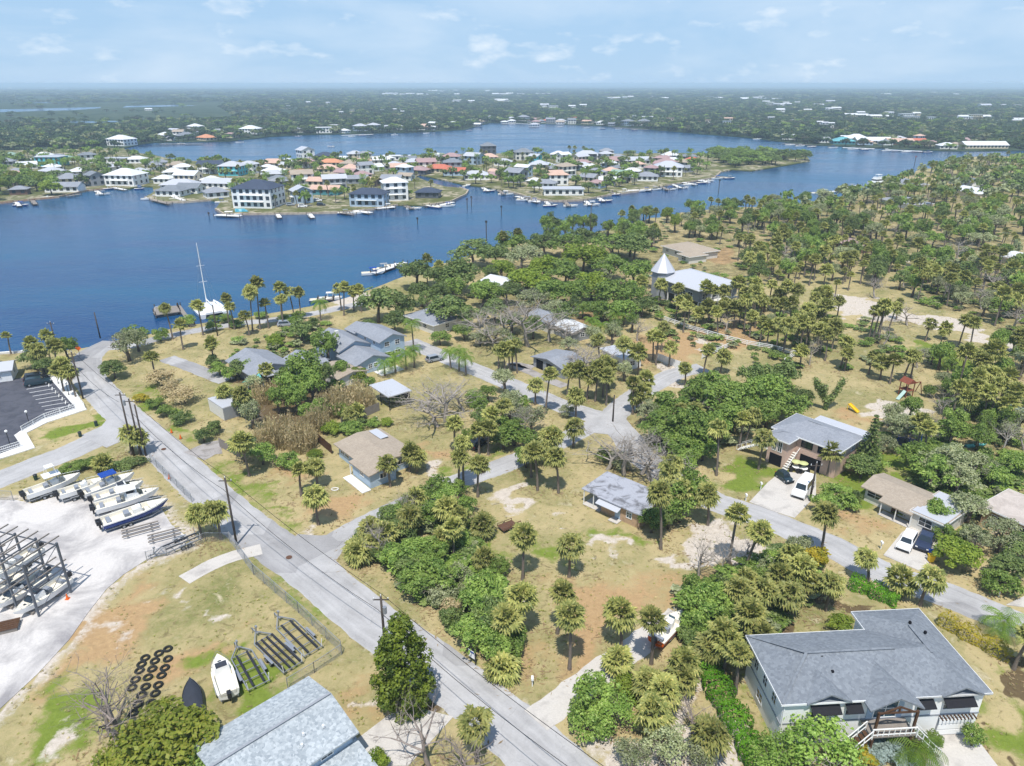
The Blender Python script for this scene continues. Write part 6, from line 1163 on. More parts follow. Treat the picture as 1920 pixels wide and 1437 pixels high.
p = P(150, 668); t = thing('warning_sign', 'orange diamond road warning sign at the bend', 'sign', p, 0); block('post', STEEL, t, 0, 0, 0, .08, .08, 2.2); MB().add([(0, -.06, 1.3), (.75, -.06, 2.05), (0, -.06, 2.8), (-.75, -.06, 2.05), (0, -.02, 1.3), (.75, -.02, 2.05), (0, -.02, 2.8), (-.75, -.02, 2.05)], [(0, 1, 2, 3), (7, 6, 5, 4), (0, 4, 5, 1), (1, 5, 6, 2), (2, 6, 7, 3), (3, 7, 4, 0)]).build('panel', ORANGE, t)
for k, (x, y, lab) in enumerate([(181, 799, 'dark bin on the marina road verge, right one'), (151, 819, 'dark bin on the marina road verge, left one'), (68, 900, 'green drum beside the boat yard gate')]):
    p = P(x, y); t = thing('litter_bin', lab, 'bin', p); MB().tube([(0, 0, 0), (0, 0, .95)], [.28, .32], 10).build('drum', mat('dark_green_paint', S(40, 66, 56, .8), .6), t); MB().tube([(0, 0, .95), (0, 0, 1.05)], [.34, .2], 10).build('lid', BLACK, t)
# playground in the clearing
p = P(1697, 742); t = thing('play_set', 'wooden play tower with pale slide in the right-hand clearing', 'play set', p, radians(20)); lmk('wooden play tower', p.x, p.y); RW = mat('red_wood', S(140, 80, 62, .8), .85, .2, 0, .2)
for x in (-.9, .9):
    for y in (-.9, .9): block('post', RW, t, x, y, 0, .15, .15, 3.2)
block('platform', RW, t, 0, 0, 1.4, 2.0, 2.0, .12); MB().add([(-1.2, -1.2, 3.1), (1.2, -1.2, 3.1), (1.2, 1.2, 3.1), (-1.2, 1.2, 3.1), (0, -1.2, 4.0), (0, 1.2, 4.0)], [(0, 1, 4), (1, 2, 5, 4), (2, 3, 5), (3, 0, 4, 5), (3, 2, 1, 0)]).build('roof', RW, t); MB().bar((-.9, -.5, 1.5), (-3.4, -1.2, .15), .7, .08).build('slide', mat('pale_green_plastic', S(180, 206, 196, .85), .4), t); MB().bar((.9, 0, 2.6), (3.6, 0, 2.6), .14).bar((3.6, -.8, 0), (3.6, 0, 2.6), .12).bar((3.6, .8, 0), (3.6, 0, 2.6), .12).build('swing_beam', RW, t)
p = P(1600, 772); t = thing('slide', 'loose yellow plastic slide lying on bare sand', 'slide', p, radians(-60)); MB().bar((-1.2, 0, 1.2), (1.0, 0, .2), .7, .08).bar((-1.2, .36, 1.32), (1.0, .36, .32), .06, .25).bar((-1.2, -.36, 1.32), (1.0, -.36, .32), .06, .25).build('chute', YEL, t); MB().bar((-1.2, .3, 0), (-1.2, .3, 1.2), .08).bar((-1.2, -.3, 0), (-1.2, -.3, 1.2), .08).build('ladder', YEL, t); lmk('yellow slide', p.x, p.y)
p = P(1702, 838); t = thing('trampoline', 'round black trampoline with safety net behind the ranch house', 'trampoline', p); MB().tube([(0, 0, .78), (0, 0, .82)], 2.0, 20).build('mat', BLACK, t); ring = MB().tube([(2.05 * cos(a), 2.05 * sin(a), .85) for a in np.linspace(0, 2 * pi, 21)], .07, 5); ring.build('rim', BLUEC, t)
for k in range(6): a = pi * k / 3; MB().tube([(2.05 * cos(a), 2.05 * sin(a), 0), (2.05 * cos(a), 2.05 * sin(a), 2.6)], .05, 6).build('pole', BLUEC, t)
for k, (x, y, lab) in enumerate([(1492, 883, 'round patio table with lime umbrella top, left of two'), (1505, 886, 'round patio table with lime umbrella top, right of two')]):
    p = P(x, y); t = thing('patio_table', lab, 'table', (p.x, p.y, zz), 0, 'patio tables'); MB().tube([(0, 0, .7), (0, 0, .75)], .7, 14).tube([(0, 0, 0), (0, 0, .7)], .05, 6).build('table', WHITE, t); MB().tube([(0, .3, 1.5), (0, .3, 1.75)], [.8, .1], 10).tube([(0, .3, .7), (0, .3, 1.6)], .03, 5).build('umbrella', mat('lime_cloth', S(206, 212, 150, .8), .8), t)
    for a in (0.3, 1.9, 3.5, 5.1): block('chair', BLACK, t, cos(a) * 1.05, sin(a) * 1.05, 0, .45, .45, .75, a)
for k, (x, y, m_, lab) in enumerate([(1746, 1046, BLUEC, 'blue wheelie bin at the end of the ranch house driveway'), (1744, 1054, YEL, 'yellow wheelie bin in front of the blue one')]):
    p = P(x, y); t = thing('wheelie_bin', lab, 'bin', (p.x, p.y, 0.1)); MB().add([(-.28, -.28, .05), (.28, -.28, .05), (.28, .28, .05), (-.28, .28, .05), (-.36, -.36, 1.0), (.36, -.36, 1.0), (.36, .36, 1.0), (-.36, .36, 1.0)], [(3, 2, 1, 0), (4, 5, 6, 7), (0, 1, 5, 4), (1, 2, 6, 5), (2, 3, 7, 6), (3, 0, 4, 7)]).build('tub', m_, t); block('lid', m_, t, 0, 0, 1.002, .8, .8, .08)
for k, (x, y, lab) in enumerate([(1398, 940, 'white mailbox on a post beside the concrete driveway'), (1426, 918, 'white birdbath post in the lawn'), (998, 1287, 'white hydrant marker on the lot verge'), (1651, 1030, 'pale mailbox at the ranch house verge'), (1872, 1120, 'yellow hydrant on the right verge')]):
    p = P(x, y); t = thing('mailbox' if 'mail' in lab else 'garden_post', lab, 'mailbox' if 'mail' in lab else 'post', p); block('post', WHITE, t, 0, 0, 0, .1, .1, 1.0); MB().box(0, 0, 1.0, .25, .5, .28).build('box', YEL if 'yellow' in lab else WHITE, t)
p = P(1247, 1178); c, rz, L_ = place2((1226, 1210), (1280, 1150), .9); boat('white and orange boat on a trailer half hidden by palms', (c.x, c.y, .5), rz, 6.2, 2.2, 1.1, hull=ORANGE, motors=1); trailer('trailer under the white and orange boat', (c.x, c.y, .02), rz + pi, 6.2, 1.8, 'trailers under yard boats'); lmk('white and orange boat', c.x, c.y)
p = P(710, 796); c = thing('garden_chair', 'white plastic chair on the bare yard behind the bungalow', 'chair', (P(706, 791).x, P(706, 791).y, 0), .5); block('seat', WHITE, c, 0, 0, .4, .55, .55, .06); block('backrest', WHITE, c, 0, .27, .46, .55, .06, .5)
for x in (-.24, .24):
    for y in (-.24, .24): block('leg', WHITE, c, x, y, 0, .05, .05, .4)
p = P(628, 918); tag(MB().tube([(.55 * cos(a), .4 * sin(a), .06) for a in np.linspace(0, 2 * pi, 17)], .09, 6).build('stone_ring', WC, None, True, (p.x, p.y, 0)), 'pale stone ring on the lawn under three palms', 'stone ring')
p = P(1880, 0 + 855); c = thing('paddle_board', 'pale turquoise kayak lying under the grey-green oaks', 'kayak', (P(1830, 838).x, P(1830, 838).y, .05), radians(10)); R_ = hull_rings(4.2, .9, .4); V = []; Fc = []
for (x, b, sh, cb, cz, kz) in R_: V += [(x, b, sh), (x, cb, cz), (x, 0, kz), (x, -cb, cz), (x, -b, sh)]
for i in range(len(R_) - 1):
    for k in range(4): a = i * 5 + k; Fc.append((a, a + 1, a + 6, a + 5))
    Fc.append((i * 5, i * 5 + 5, i * 5 + 9, i * 5 + 4))
MB().add(V, Fc).build('hull', TQ, c); block('seat_pad', BLACK, c, 0, 0, .3, .7, .5, .15)
for l in (('road junction', 600, 1030), ('bend of the main road', 165, 680), ('side street', 860, 905), ('sandy lot', 1350, 1010), ('right-hand bend of the back street', 1700, 1092), ('sand track in the right-hand woods', 1700, 600), ('white sand patch in the open lot', 965, 930), ('fishing platform', 312, 582), ('waterfront drive', 560, 592), ('cul-de-sac', 1270, 702), ('orange bare patch', 1615, 985), ('gravel drive at the bottom', 1280, 1400), ('bottom concrete driveway', 740, 1390), ('bottom edge of the main road', 1010, 1420), ('real estate sign', 885, 1240), ('concrete boat drive', 1090, 1290), ('right edge of the woods', 1880, 520), ('wooded point of the near bank', 1000, 460), ('far end of the woods', 1600, 400), ('middle of the woods', 1450, 440), ('right bank houses', 1790, 350), ('dead branches beside the shed', 1010, 620), ('brown bare patch at the fence corner', 670, 1260)):
    lmk(l[0], *P(l[1], l[2]).xy)
# ================================================================== vegetation
# ---------------- leaf and bark materials
LM = {
 'palm':  leafmat('palm_leaf', S(106, 116, 60, 0.95), S(170, 170, 98, 1.02), S(204, 188, 116, 1.0), 0.22, 0.28),
 'queen': leafmat('feather_palm_leaf', S(88, 124, 44, 0.85), S(142, 168, 64, 0.95), None, 0.3, 0.2),
 'dryf':  leafmat('dry_frond', S(150, 124, 88, 0.8), S(176, 152, 118, 0.85), None, 0.15, 0.2),
 'oak':   leafmat('oak_leaf', S(76, 106, 42, 0.95), S(140, 162, 76, 1.1), S(172, 182, 112, 1.1), 0.28, 0.25),
 'dark':  leafmat('dark_oak_leaf', S(68, 92, 46, 0.95), S(124, 140, 76, 1.05), S(158, 162, 112, 1.05), 0.22, 0.25),
 'lime':  leafmat('lime_leaf', S(96, 122, 36, 0.9), S(148, 164, 62, 1.0), S(176, 182, 92, 1.0), 0.32, 0.2),
 'grey':  leafmat('grey_green_leaf', S(112, 124, 82, 0.95), S(166, 170, 126, 1.05), S(190, 188, 162, 1.05), 0.2, 0.25),
 'hedge': leafmat('hedge_leaf', S(70, 124, 22, 0.85), S(124, 176, 44, 0.95), None, 0.3, 0.15),
 'yellow': leafmat('yellow_leaf', S(140, 138, 40, 0.9), S(206, 180, 58, 0.95), S(120, 140, 50, 0.9), 0.3, 0.2),
 'cedar': leafmat('cedar_leaf', S(66, 90, 26, 0.85), S(128, 142, 44, 0.9), S(150, 156, 78, 0.9), 0.25, 0.15),
 'airy': leafmat('airy_leaf', S(104, 140, 52, 0.9), S(160, 186, 90, 1.0), S(180, 200, 120, 1.0), 0.35, 0.15),
 'olive': leafmat('olive_leaf', S(104, 122, 38, 0.9), S(156, 162, 64, 1.0), S(176, 158, 84, 0.95), 0.3, 0.12),
 'tan':   leafmat('dry_cane', S(176, 156, 118, 1.0), S(206, 188, 150, 1.0), S(150, 150, 92, 0.95), 0.3, 0.2),
 'silver': leafmat('silver_leaf', S(130, 150, 140, 0.8), S(176, 190, 184, 0.85), None, 0.2, 0.2),
}
BARK = mat('palm_bark', S(128, 118, 108, 0.8), 0.9, 0.1, 0, 0.4, 3.0, 12, 0.03)
OBARK = mat('oak_bark', S(112, 102, 94, 0.75), 0.95, 0.1, 0, 0.4, 2.0, 9, 0.03)
DEAD = mat('dead_wood', S(172, 163, 153, 0.84), 0.95, 0.1, 0, 0.35, 2.0, 9, 0.02)
DEAD2 = mat('leafless_wood', S(158, 146, 138, 0.82), 0.95, 0.1, 0, 0.35, 2.0, 9, 0.02)

def quads_mesh(name, V, m, n=4):
    """V: array (k, n, 3) of separate faces"""
    V = np.asarray(V, np.float32); k = len(V)
    me = bpy.data.meshes.new(name); me.vertices.add(k * n); me.vertices.foreach_set('co', V.reshape(-1))
    me.loops.add(k * n); me.loops.foreach_set('vertex_index', np.arange(k * n, dtype=np.int32))
    me.polygons.add(k); me.polygons.foreach_set('loop_start', np.arange(0, k * n, n, dtype=np.int32)); me.materials.append(m); me.update(); me.validate(); return me
def unit(a): return a / (np.linalg.norm(a, axis=-1, keepdims=True) + 1e-9)
def leaf_quads(C, N, size, rng, aspect=1.5):
    """quads at centres C with normals N"""
    k = len(C); r = unit(rng.normal(size=(k, 3))); u = unit(np.cross(N, r)); v = np.cross(N, u)
    s = size * rng.uniform(0.6, 1.3, (k, 1)); u = u * s * aspect / 2; v = v * s / 2
    return np.stack([C - u, C - v * 0.9, C + u, C + v * 0.9], 1)
def crown_points(K, per, cr, rng, flat=0.75, hollow=0.35, lo=-0.35, spread=1.0):
    """leaf clumps gathered on sub-crowns of a unit crown"""
    Cs = []; Ns = []
    cen = unit(rng.normal(size=(K * 3, 3))); cen = cen[cen[:, 2] > lo][:K]
    rad = rng.uniform(hollow, 0.82, (len(cen), 1)); cen = cen * rad; cen[:, 2] *= flat
    for c in cen:
        n = int(per * rng.uniform(0.6, 1.3)); r = cr * rng.uniform(0.7, 1.3)
        d = unit(rng.normal(size=(n, 3))); d[:, 2] = np.where(d[:, 2] < -0.35, -d[:, 2], d[:, 2])
        p = c + d * r * rng.uniform(0.72, 1.08, (n, 1)) * np.array([1, 1, 0.8]); Cs.append(p)
        Ns.append(unit(d + rng.normal(size=(n, 3)) * 0.55 + np.array([0, 0, 0.45])))
    return np.concatenate(Cs), np.concatenate(Ns)
def broad_crown(name, m, seed, K=30, per=130, cr=0.30, size=0.085, flat=0.75, **kw):
    rng = np.random.default_rng(seed); C, N = crown_points(K, per, cr, rng, flat, **kw)
    return quads_mesh(name, leaf_quads(C, N, size, rng), m)
def fan_crown(name, m, seed, n=38, R=1.75, droop=0.25):
    rng = np.random.default_rng(seed); out = []
    for i in range(n):
        f = i / (n - 1); az = i * 2.39996 + rng.uniform(-.25, .25)
        el = radians(82 - 118 * f ** 0.85 + rng.uniform(-9, 9)); pl = R * (0.50 + 0.12 * rng.uniform(-1, 1)); fr = R * rng.uniform(0.46, 0.58)
        r = np.array([cos(az) * cos(el), sin(az) * cos(el), sin(el)]); side = np.array([-sin(az), cos(az), 0.0]); up = np.cross(side, r) * -1
        if up[2] < 0: up = -up
        hub = r * pl + np.array([0, 0, -0.10 * R * (1 - f)])
        p = side * 0.025
        out.append([-p, p, hub + p, hub - p])
        nb = 11
        for b in range(nb):
            a = radians(-112 + 224 * b / (nb - 1)); d = r * cos(a) + side * sin(a); w = fr * 0.26
            d = d + up * (-0.10 * abs(sin(a)))
            L = fr * (1.0 - 0.25 * abs(a) / 2) * rng.uniform(0.85, 1.1); mid = hub + d * L * 0.55; tip = hub + d * L + np.array([0, 0, -droop * L * rng.uniform(0.4, 1.5)])
            q = np.cross(d, up); q = q / np.linalg.norm(q) * w * 0.5; tw = up * w * 0.25 * (1 if b % 2 else -1)
            out.append([hub, mid + q + tw, tip, mid - q - tw])
    return quads_mesh(name, out, m)
def dead_skirt(name, m, seed, n=9, R=1.6):
    rng = np.random.default_rng(seed); out = []
    for i in range(n):
        az = rng.uniform(0, 2 * pi); el = radians(rng.uniform(-80, -45)); r = np.array([cos(az) * cos(el), sin(az) * cos(el), sin(el)]); side = np.array([-sin(az), cos(az), 0.0])
        hub = r * R * 0.5
        for b in range(6):
            a = radians(-55 + 22 * b); d = r * cos(a) + side * sin(a); L = R * 0.5 * rng.uniform(0.7, 1); q = np.cross(d, np.array([cos(az), sin(az), 0.3])); q = q / np.linalg.norm(q) * 0.07
            out.append([hub, hub + d * L * .5 + q, hub + d * L + np.array([0, 0, -0.15]), hub + d * L * .5 - q])
        p = side * 0.03; out.append([-p, p, hub + p, hub - p])
    return quads_mesh(name, out, m)
def feather_crown(name, m, seed, n=17, R=2.3):
    rng = np.random.default_rng(seed); out = []
    for i in range(n):
        f = i / (n - 1); az = i * 2.39996; el0 = radians(80 - 70 * f); pts = []; p = np.zeros(3)
        for k in range(9):
            e = el0 - radians(14 * k + 2 * k * f); p = p + np.array([cos(az) * cos(e), sin(az) * cos(e), sin(e)]) * R / 8; pts.append(p)
        side = np.array([-sin(az), cos(az), 0.0])
        for k in range(8):
            a, b = pts[k], pts[k + 1]; L = R * 0.34 * sin(pi * (0.15 + 0.8 * k / 8)); t = unit(b - a)
            for s in (-1, 1):
                for j in (0.0, 0.5):
                    q = a + (b - a) * j; tip = q + side * s * L * 0.8 + t * L * 0.5 + np.array([0, 0, -L * 0.55]); w = (b - a) * 0.30
                    out.append([q, q + w, tip + w * 0.3, tip])
    return quads_mesh(name, out, m)
def cane_crown(name, m, seed, n=230, h=1.0):
    """thicket of upright canes and wispy leaves in a unit footprint"""
    rng = np.random.default_rng(seed); out = []
    for i in range(n):
        a = rng.uniform(0, 2 * pi); r = sqrt(rng.uniform()) * 0.9; b = np.array([cos(a) * r, sin(a) * r, 0]); hh = h * rng.uniform(0.5, 1.15) * (1 - 0.35 * r * r)
        t = b + np.array([cos(a) * 0.25 * rng.uniform(-0.3, 1), sin(a) * 0.25 * rng.uniform(-0.3, 1), hh]); q = np.array([-sin(a + 1), cos(a + 1), 0]) * 0.02
        out.append([b - q, b + q, t + q * 0.4, t - q * 0.4])
        for j in range(4):
            k = rng.uniform(0.45, 1); c = b + (t - b) * k; d = unit(rng.normal(size=3) + np.array([0, 0, -0.2])) * 0.16 * rng.uniform(.5, 1.2); e = unit(np.cross(d, rng.normal(size=3))) * 0.028
            out.append([c - e, c + d * .5 + e, c + d, c + d * .5 - e])
    return quads_mesh(name, out, m)
def branch_mesh(name, m, seed, levels=5, spread=0.55, first=0.3, up=0.15, n0=5, twigs=True, rad=0.045):
    """bare branches of a unit-height tree"""
    rng = random.Random(seed); mb = MB()
    def grow(p, d, L, r, lv):
        n = 3; pts = [p]; rs = [r]; q = Vector(p); dd = Vector(d)
        for k in range(n):
            dd = (dd + Vector((rng.uniform(-1, 1), rng.uniform(-1, 1), rng.uniform(-.5, 1) * up + 0.02)) * 0.28).normalized(); q = q + dd * L / n; pts.append(q.copy()); rs.append(r * (1 - 0.5 * (k + 1) / n))
        mb.tube(pts, rs, 5 if lv == levels else (4 if lv > 1 else 3), cap=False)
        if lv <= 0: return
        for k in range(n0 if lv == levels else rng.choice((2, 3, 3))):
            t = rng.uniform(0.45, 1.0) if lv < levels else rng.uniform(0.55, 1.0); i = min(int(t * n), n - 1); base = pts[i].lerp(pts[i + 1], t * n - i)
            ax = Vector((rng.uniform(-1, 1), rng.uniform(-1, 1), rng.uniform(-0.25, 0.6))).normalized()
            nd = (dd * (1 - spread) + ax * spread).normalized(); grow(base, nd, L * rng.uniform(0.5, 0.8), rs[i] * 0.6, lv - 1)
    grow(Vector((0, 0, 0)), Vector((0, 0, 1)), first, rad, levels)
    zmax = max(v[2] for v in mb.v); rmax = sorted(hypot(v[0], v[1]) for v in mb.v)[int(len(mb.v) * 0.97)]
    k = 1 / rmax; mb.v = [(v[0] * k, v[1] * k, v[2] / zmax) for v in mb.v]
    return mb.mesh(name, m, True)
def palm_trunk(name, seed, m=None):
    rng = random.Random(seed); lx, ly = rng.uniform(-.10, .10), rng.uniform(-.09, .09); pts = []; rs = []
    for k in range(6):
        t = k / 5; pts.append((lx * t * t, ly * t * t, t)); rs.append(1.0 - 0.25 * t + (0.35 if k == 0 else 0) + (0.15 if k == 5 else 0))
    mb = MB(); base = len(mb.v)
    for p, r in zip(pts, rs):
        for k in range(7): a = 2 * pi * k / 7; mb.v.append((p[0] * 7 + cos(a) * r * 0.20, p[1] * 7 + sin(a) * r * 0.20, p[2]))
    for i in range(5):
        for k in range(7): a = i * 7 + k; b = i * 7 + (k + 1) % 7; mb.f.append((a, b, b + 7, a + 7))
    return mb.mesh(name, m or BARK, True), (lx * 7, ly * 7)
def broad_trunk(name, seed):
    rng = random.Random(seed); mb = MB(); mb.tube([(0, 0, -0.02), (0.01, 0.0, 0.2), (0.03, 0.02, 0.5)], [0.055, 0.042, 0.03], 6)
    for k in range(5):
        a = k * 1.3 + rng.uniform(-.3, .3); mb.tube([(0.02, 0.01, 0.36 + 0.03 * k), (cos(a) * 0.14, sin(a) * 0.14, 0.56 + 0.03 * k), (cos(a) * 0.28, sin(a) * 0.28, 0.72)], [0.022, 0.014, 0.006], 4)
    return mb.mesh(name, OBARK, True)

FANS = [fan_crown('crown', LM['palm'], 11 + k, n, 1.75, d) for k, (n, d) in enumerate(((38, .25), (46, .34), (30, .2), (42, .45), (26, .5), (34, .3)))]
SKIRT = [dead_skirt('dry_fronds', LM['dryf'], 40 + k, 7 + 3 * k) for k in range(3)]
FEATH = [feather_crown('crown', LM['queen'], 60 + k) for k in range(2)]
PTR = [palm_trunk('trunk', 70 + k) for k in range(6)]
BTR = [broad_trunk('trunk', 80 + k) for k in range(4)]
BROAD = {}
def broad_variants(kind, n, **kw):
    BROAD[kind] = [broad_crown('crown', LM[kw.get('leaf', kind)], 100 + 17 * k + hash_(kind), **{a: b for a, b in kw.items() if a != 'leaf'}) for k in range(n)]
def hash_(s): return sum(ord(c) * (i + 3) for i, c in enumerate(s)) % 997
broad_variants('oak', 5, K=28, per=105, cr=0.28); broad_variants('dark', 4, K=28, per=100, cr=0.28); broad_variants('lime', 3, K=36, per=115, cr=0.28); broad_variants('grey', 3, K=26, per=85, cr=0.26, size=0.07)
broad_variants('hedge', 2, K=26, per=140, cr=0.34, size=0.11, flat=0.8); broad_variants('yellow', 2, K=20, per=90, cr=0.34, size=0.14); broad_variants('silver', 1, K=24, per=110, cr=0.34, size=0.10)
broad_variants('airy', 2, K=34, per=48, cr=0.27, size=0.065); broad_variants('olive', 2, K=44, per=120, cr=0.26, size=0.07); broad_variants('cedar', 2, K=46, per=110, cr=0.22, size=0.075, flat=1.0, lo=-0.9); broad_variants('dryleaf', 1, leaf='tan', K=26, per=90, cr=0.28, size=0.07)
CANE = [cane_crown('crown', LM['tan'], 200 + k) for k in range(2)]
BARE = [branch_mesh('branches', DEAD, 300 + k, 5, 0.62, 0.30, 0.1, 8, rad=0.017) for k in range(3)] + [branch_mesh('branches', DEAD2, 320 + k, 5, 0.55, 0.34, 0.25, 7, rad=0.020) for k in range(2)]
TWIG = [branch_mesh('limbs', DEAD, 340 + k, 4, 0.6, 0.30, 0.2, 6, rad=0.018) for k in range(2)]

# ---------------- the list of plants: kind, x, y, height, crown radius, extra
PLANTS = []

def palm_at(bx, by, cy, kind='palm'):
    """palm whose foot and crown both show"""
    b = P(bx, by); h = max(1.2, ZT(b.y, cy)); PLANTS.append([kind, b.x, b.y, h, random.uniform(0.98, 1.34), 0])
def palm_c(cx, cy, h, kind='palm', s=None):
    b = P(cx, cy, h); PLANTS.append([kind, b.x, b.y, h, s or random.uniform(1.0, 1.36), 0])
def tree_c(cx, cy, rpx, h, kind='oak'):
    """tree known by its crown: middle and half width in pixels, full height in metres"""
    c = P(cx, cy, h * 0.62); PLANTS.append([kind, c.x, c.y, h, rpx * dist(c) / F, 0])
for a in [(1533, 1036, 950), (980, 1087, 1005), (1067, 1082, 1018), (1045, 1188, 1103), (1068, 1255, 1153), (1165, 1215, 1148), (1221, 1245, 1148), (896, 932, 866), (1008, 920, 842), (996, 895, 848), (1047, 925, 856), (898, 1009, 983), (910, 1072, 1042),
          (1030, 866, 816), (1239, 1030, 924), (1327, 985, 925), (1366, 1062, 955), (1398, 1065, 984), (1548, 1145, 1088), (1621, 1085, 1038), (1690, 1117, 1082), (1725, 1136, 1079), (1900, 1255, 1186), (566, 931, 877), (596, 912, 872), (597, 984, 927), (732, 912, 864), (782, 887, 855), (768, 885, 846),
          (788, 937, 908), (770, 1010, 967), (838, 1039, 999), (851, 1046, 984), (950, 1209, 1146), (414, 1010, 958), (378, 1010, 962), (415, 1012, 957), (247, 853, 812), (262, 852, 818), (21, 664, 623), (294, 716, 666), (424, 768, 731), (468, 893, 820), (402, 688, 642), (324, 636, 577), (344, 656, 608), (381, 629, 570),
          (431, 616, 557), (440, 618, 571), (468, 629, 590), (474, 622, 545), (488, 618, 530), (504, 616, 567), (531, 612, 560), (534, 598, 533), (561, 590, 536), (568, 594, 543), (645, 592, 536), (866, 886, 820), (874, 882, 800), (1004, 759, 720), (1023, 776, 698), (1076, 769, 723), (1116, 753, 686), (1073, 830, 790), (1033, 862, 814), (1188, 760, 731),
          (1313, 696, 645), (1285, 723, 687), (1301, 620, 582), (1281, 624, 572), (1266, 604, 562), (1345, 632, 582), (1437, 651, 612), (1469, 655, 615), (1493, 644, 607), (1455, 655, 603), (1540, 640, 606), (1628, 640, 580), (1636, 638, 572), (1646, 644, 570), (1583, 696, 660), (1576, 690, 640), (1628, 702, 664), (1650, 712, 676), (1692, 715, 660), (1707, 711, 663), (1769, 636, 612),
          (1797, 651, 598), (1816, 662, 604), (1386, 839, 784), (1397, 835, 776), (1422, 880, 815), (1343, 892, 803), (1551, 893, 846), (1290, 606, 568), (1330, 604, 572), (1385, 610, 572), (1405, 632, 590), (1425, 640, 600), (1500, 690, 655), (1350, 700, 665), (1560, 640, 605), (1840, 700, 655), (1760, 655, 620), (1668, 720, 675), (1735, 640, 605), (1680, 600, 560), (1565, 560, 525), (1590, 545, 510), (1240, 660, 610), (1130, 745, 690), (1100, 750, 700), (970, 700, 640), (955, 700, 652), (935, 690, 655)]:
    palm_at(*a)
for a in [(1459, 1074, 4.5), (1504, 1063, 5), (1484, 1108, 4), (1408, 1153, 4.5), (1397, 1088, 4.5), (1391, 1226, 5.5), (1223, 1275, 3.2), (1255, 1297, 3.4), (1220, 1325, 3.6), (1283, 1237, 3.0), (1160, 1232, 2.2), (1346, 1182, 4.5), (1401, 1143, 5), (1381, 1092, 4.2), (1328, 1372, 4), (892, 1362, 4.5), (700, 1012, 3.0), (690, 985, 3.4), (720, 1000, 3.2), (672, 1030, 2.2), (838, 947, 4.5), (862, 960, 4), (973, 1105, 6),
          (957, 1245, 1.6), (945, 1250, 1.4), (120, 680, 6.5), (108, 690, 5.5), (130, 695, 6), (55, 640, 7), (80, 628, 8), (95, 648, 7.5), (70, 655, 6), (447, 737, 5), (494, 690, 6), (187, 866, 1.8), (200, 862, 1.6), (224, 604, 5), (637, 537, 7), (674, 540, 7), (660, 545, 6), (799, 485, 9), (824, 497, 8), (946, 440, 9), (969, 435, 9), (652, 777, 2.6), (664, 770, 2.4), (851, 791, 6), (897, 806, 5), (927, 771, 6), (915, 800, 5.5), (940, 760, 6),
          (947, 654, 6), (961, 647, 6), (931, 656, 5.5), (1279, 766, 6), (1305, 772, 6), (1245, 830, 5), (1260, 880, 5), (1873, 717, 8), (1850, 705, 8), (1890, 700, 8), (1830, 720, 7), (1910, 730, 8), (1860, 735, 7), (1800, 725, 7), (1895, 750, 6), (1815, 745, 7), (1675, 575, 7), (1655, 580, 8), (1500, 540, 8), (1527, 555, 8), (1463, 567, 7), (1576, 561, 7), (1490, 1035, 4.5), (1515, 1085, 4), (1440, 1105, 4), (1365, 1205, 4.5), (1420, 1180, 4), (1325, 1210, 3), (1285, 1270, 2.5), (1745, 800, 7), (1730, 790, 7),
          (1270, 915, 5.5), (1090, 690, 7), (1065, 690, 6.5), (1140, 700, 7), (1205, 735, 5), (1165, 700, 6), (1180, 690, 7)]:
    palm_c(*a)
for a in [(800, 597, 7), (780, 588, 7.5), (760, 662, 4), (775, 655, 4.5), (861, 650, 5), (875, 655, 4.5), (598, 568, 5), (1110, 600, 5), (1125, 610, 4.5), (1155, 590, 4), (740, 675, 3), (720, 680, 3.2), (845, 655, 4), (1727, 1405, 1.6), (1870, 1150, 2)]: palm_c(*a, kind='queen')
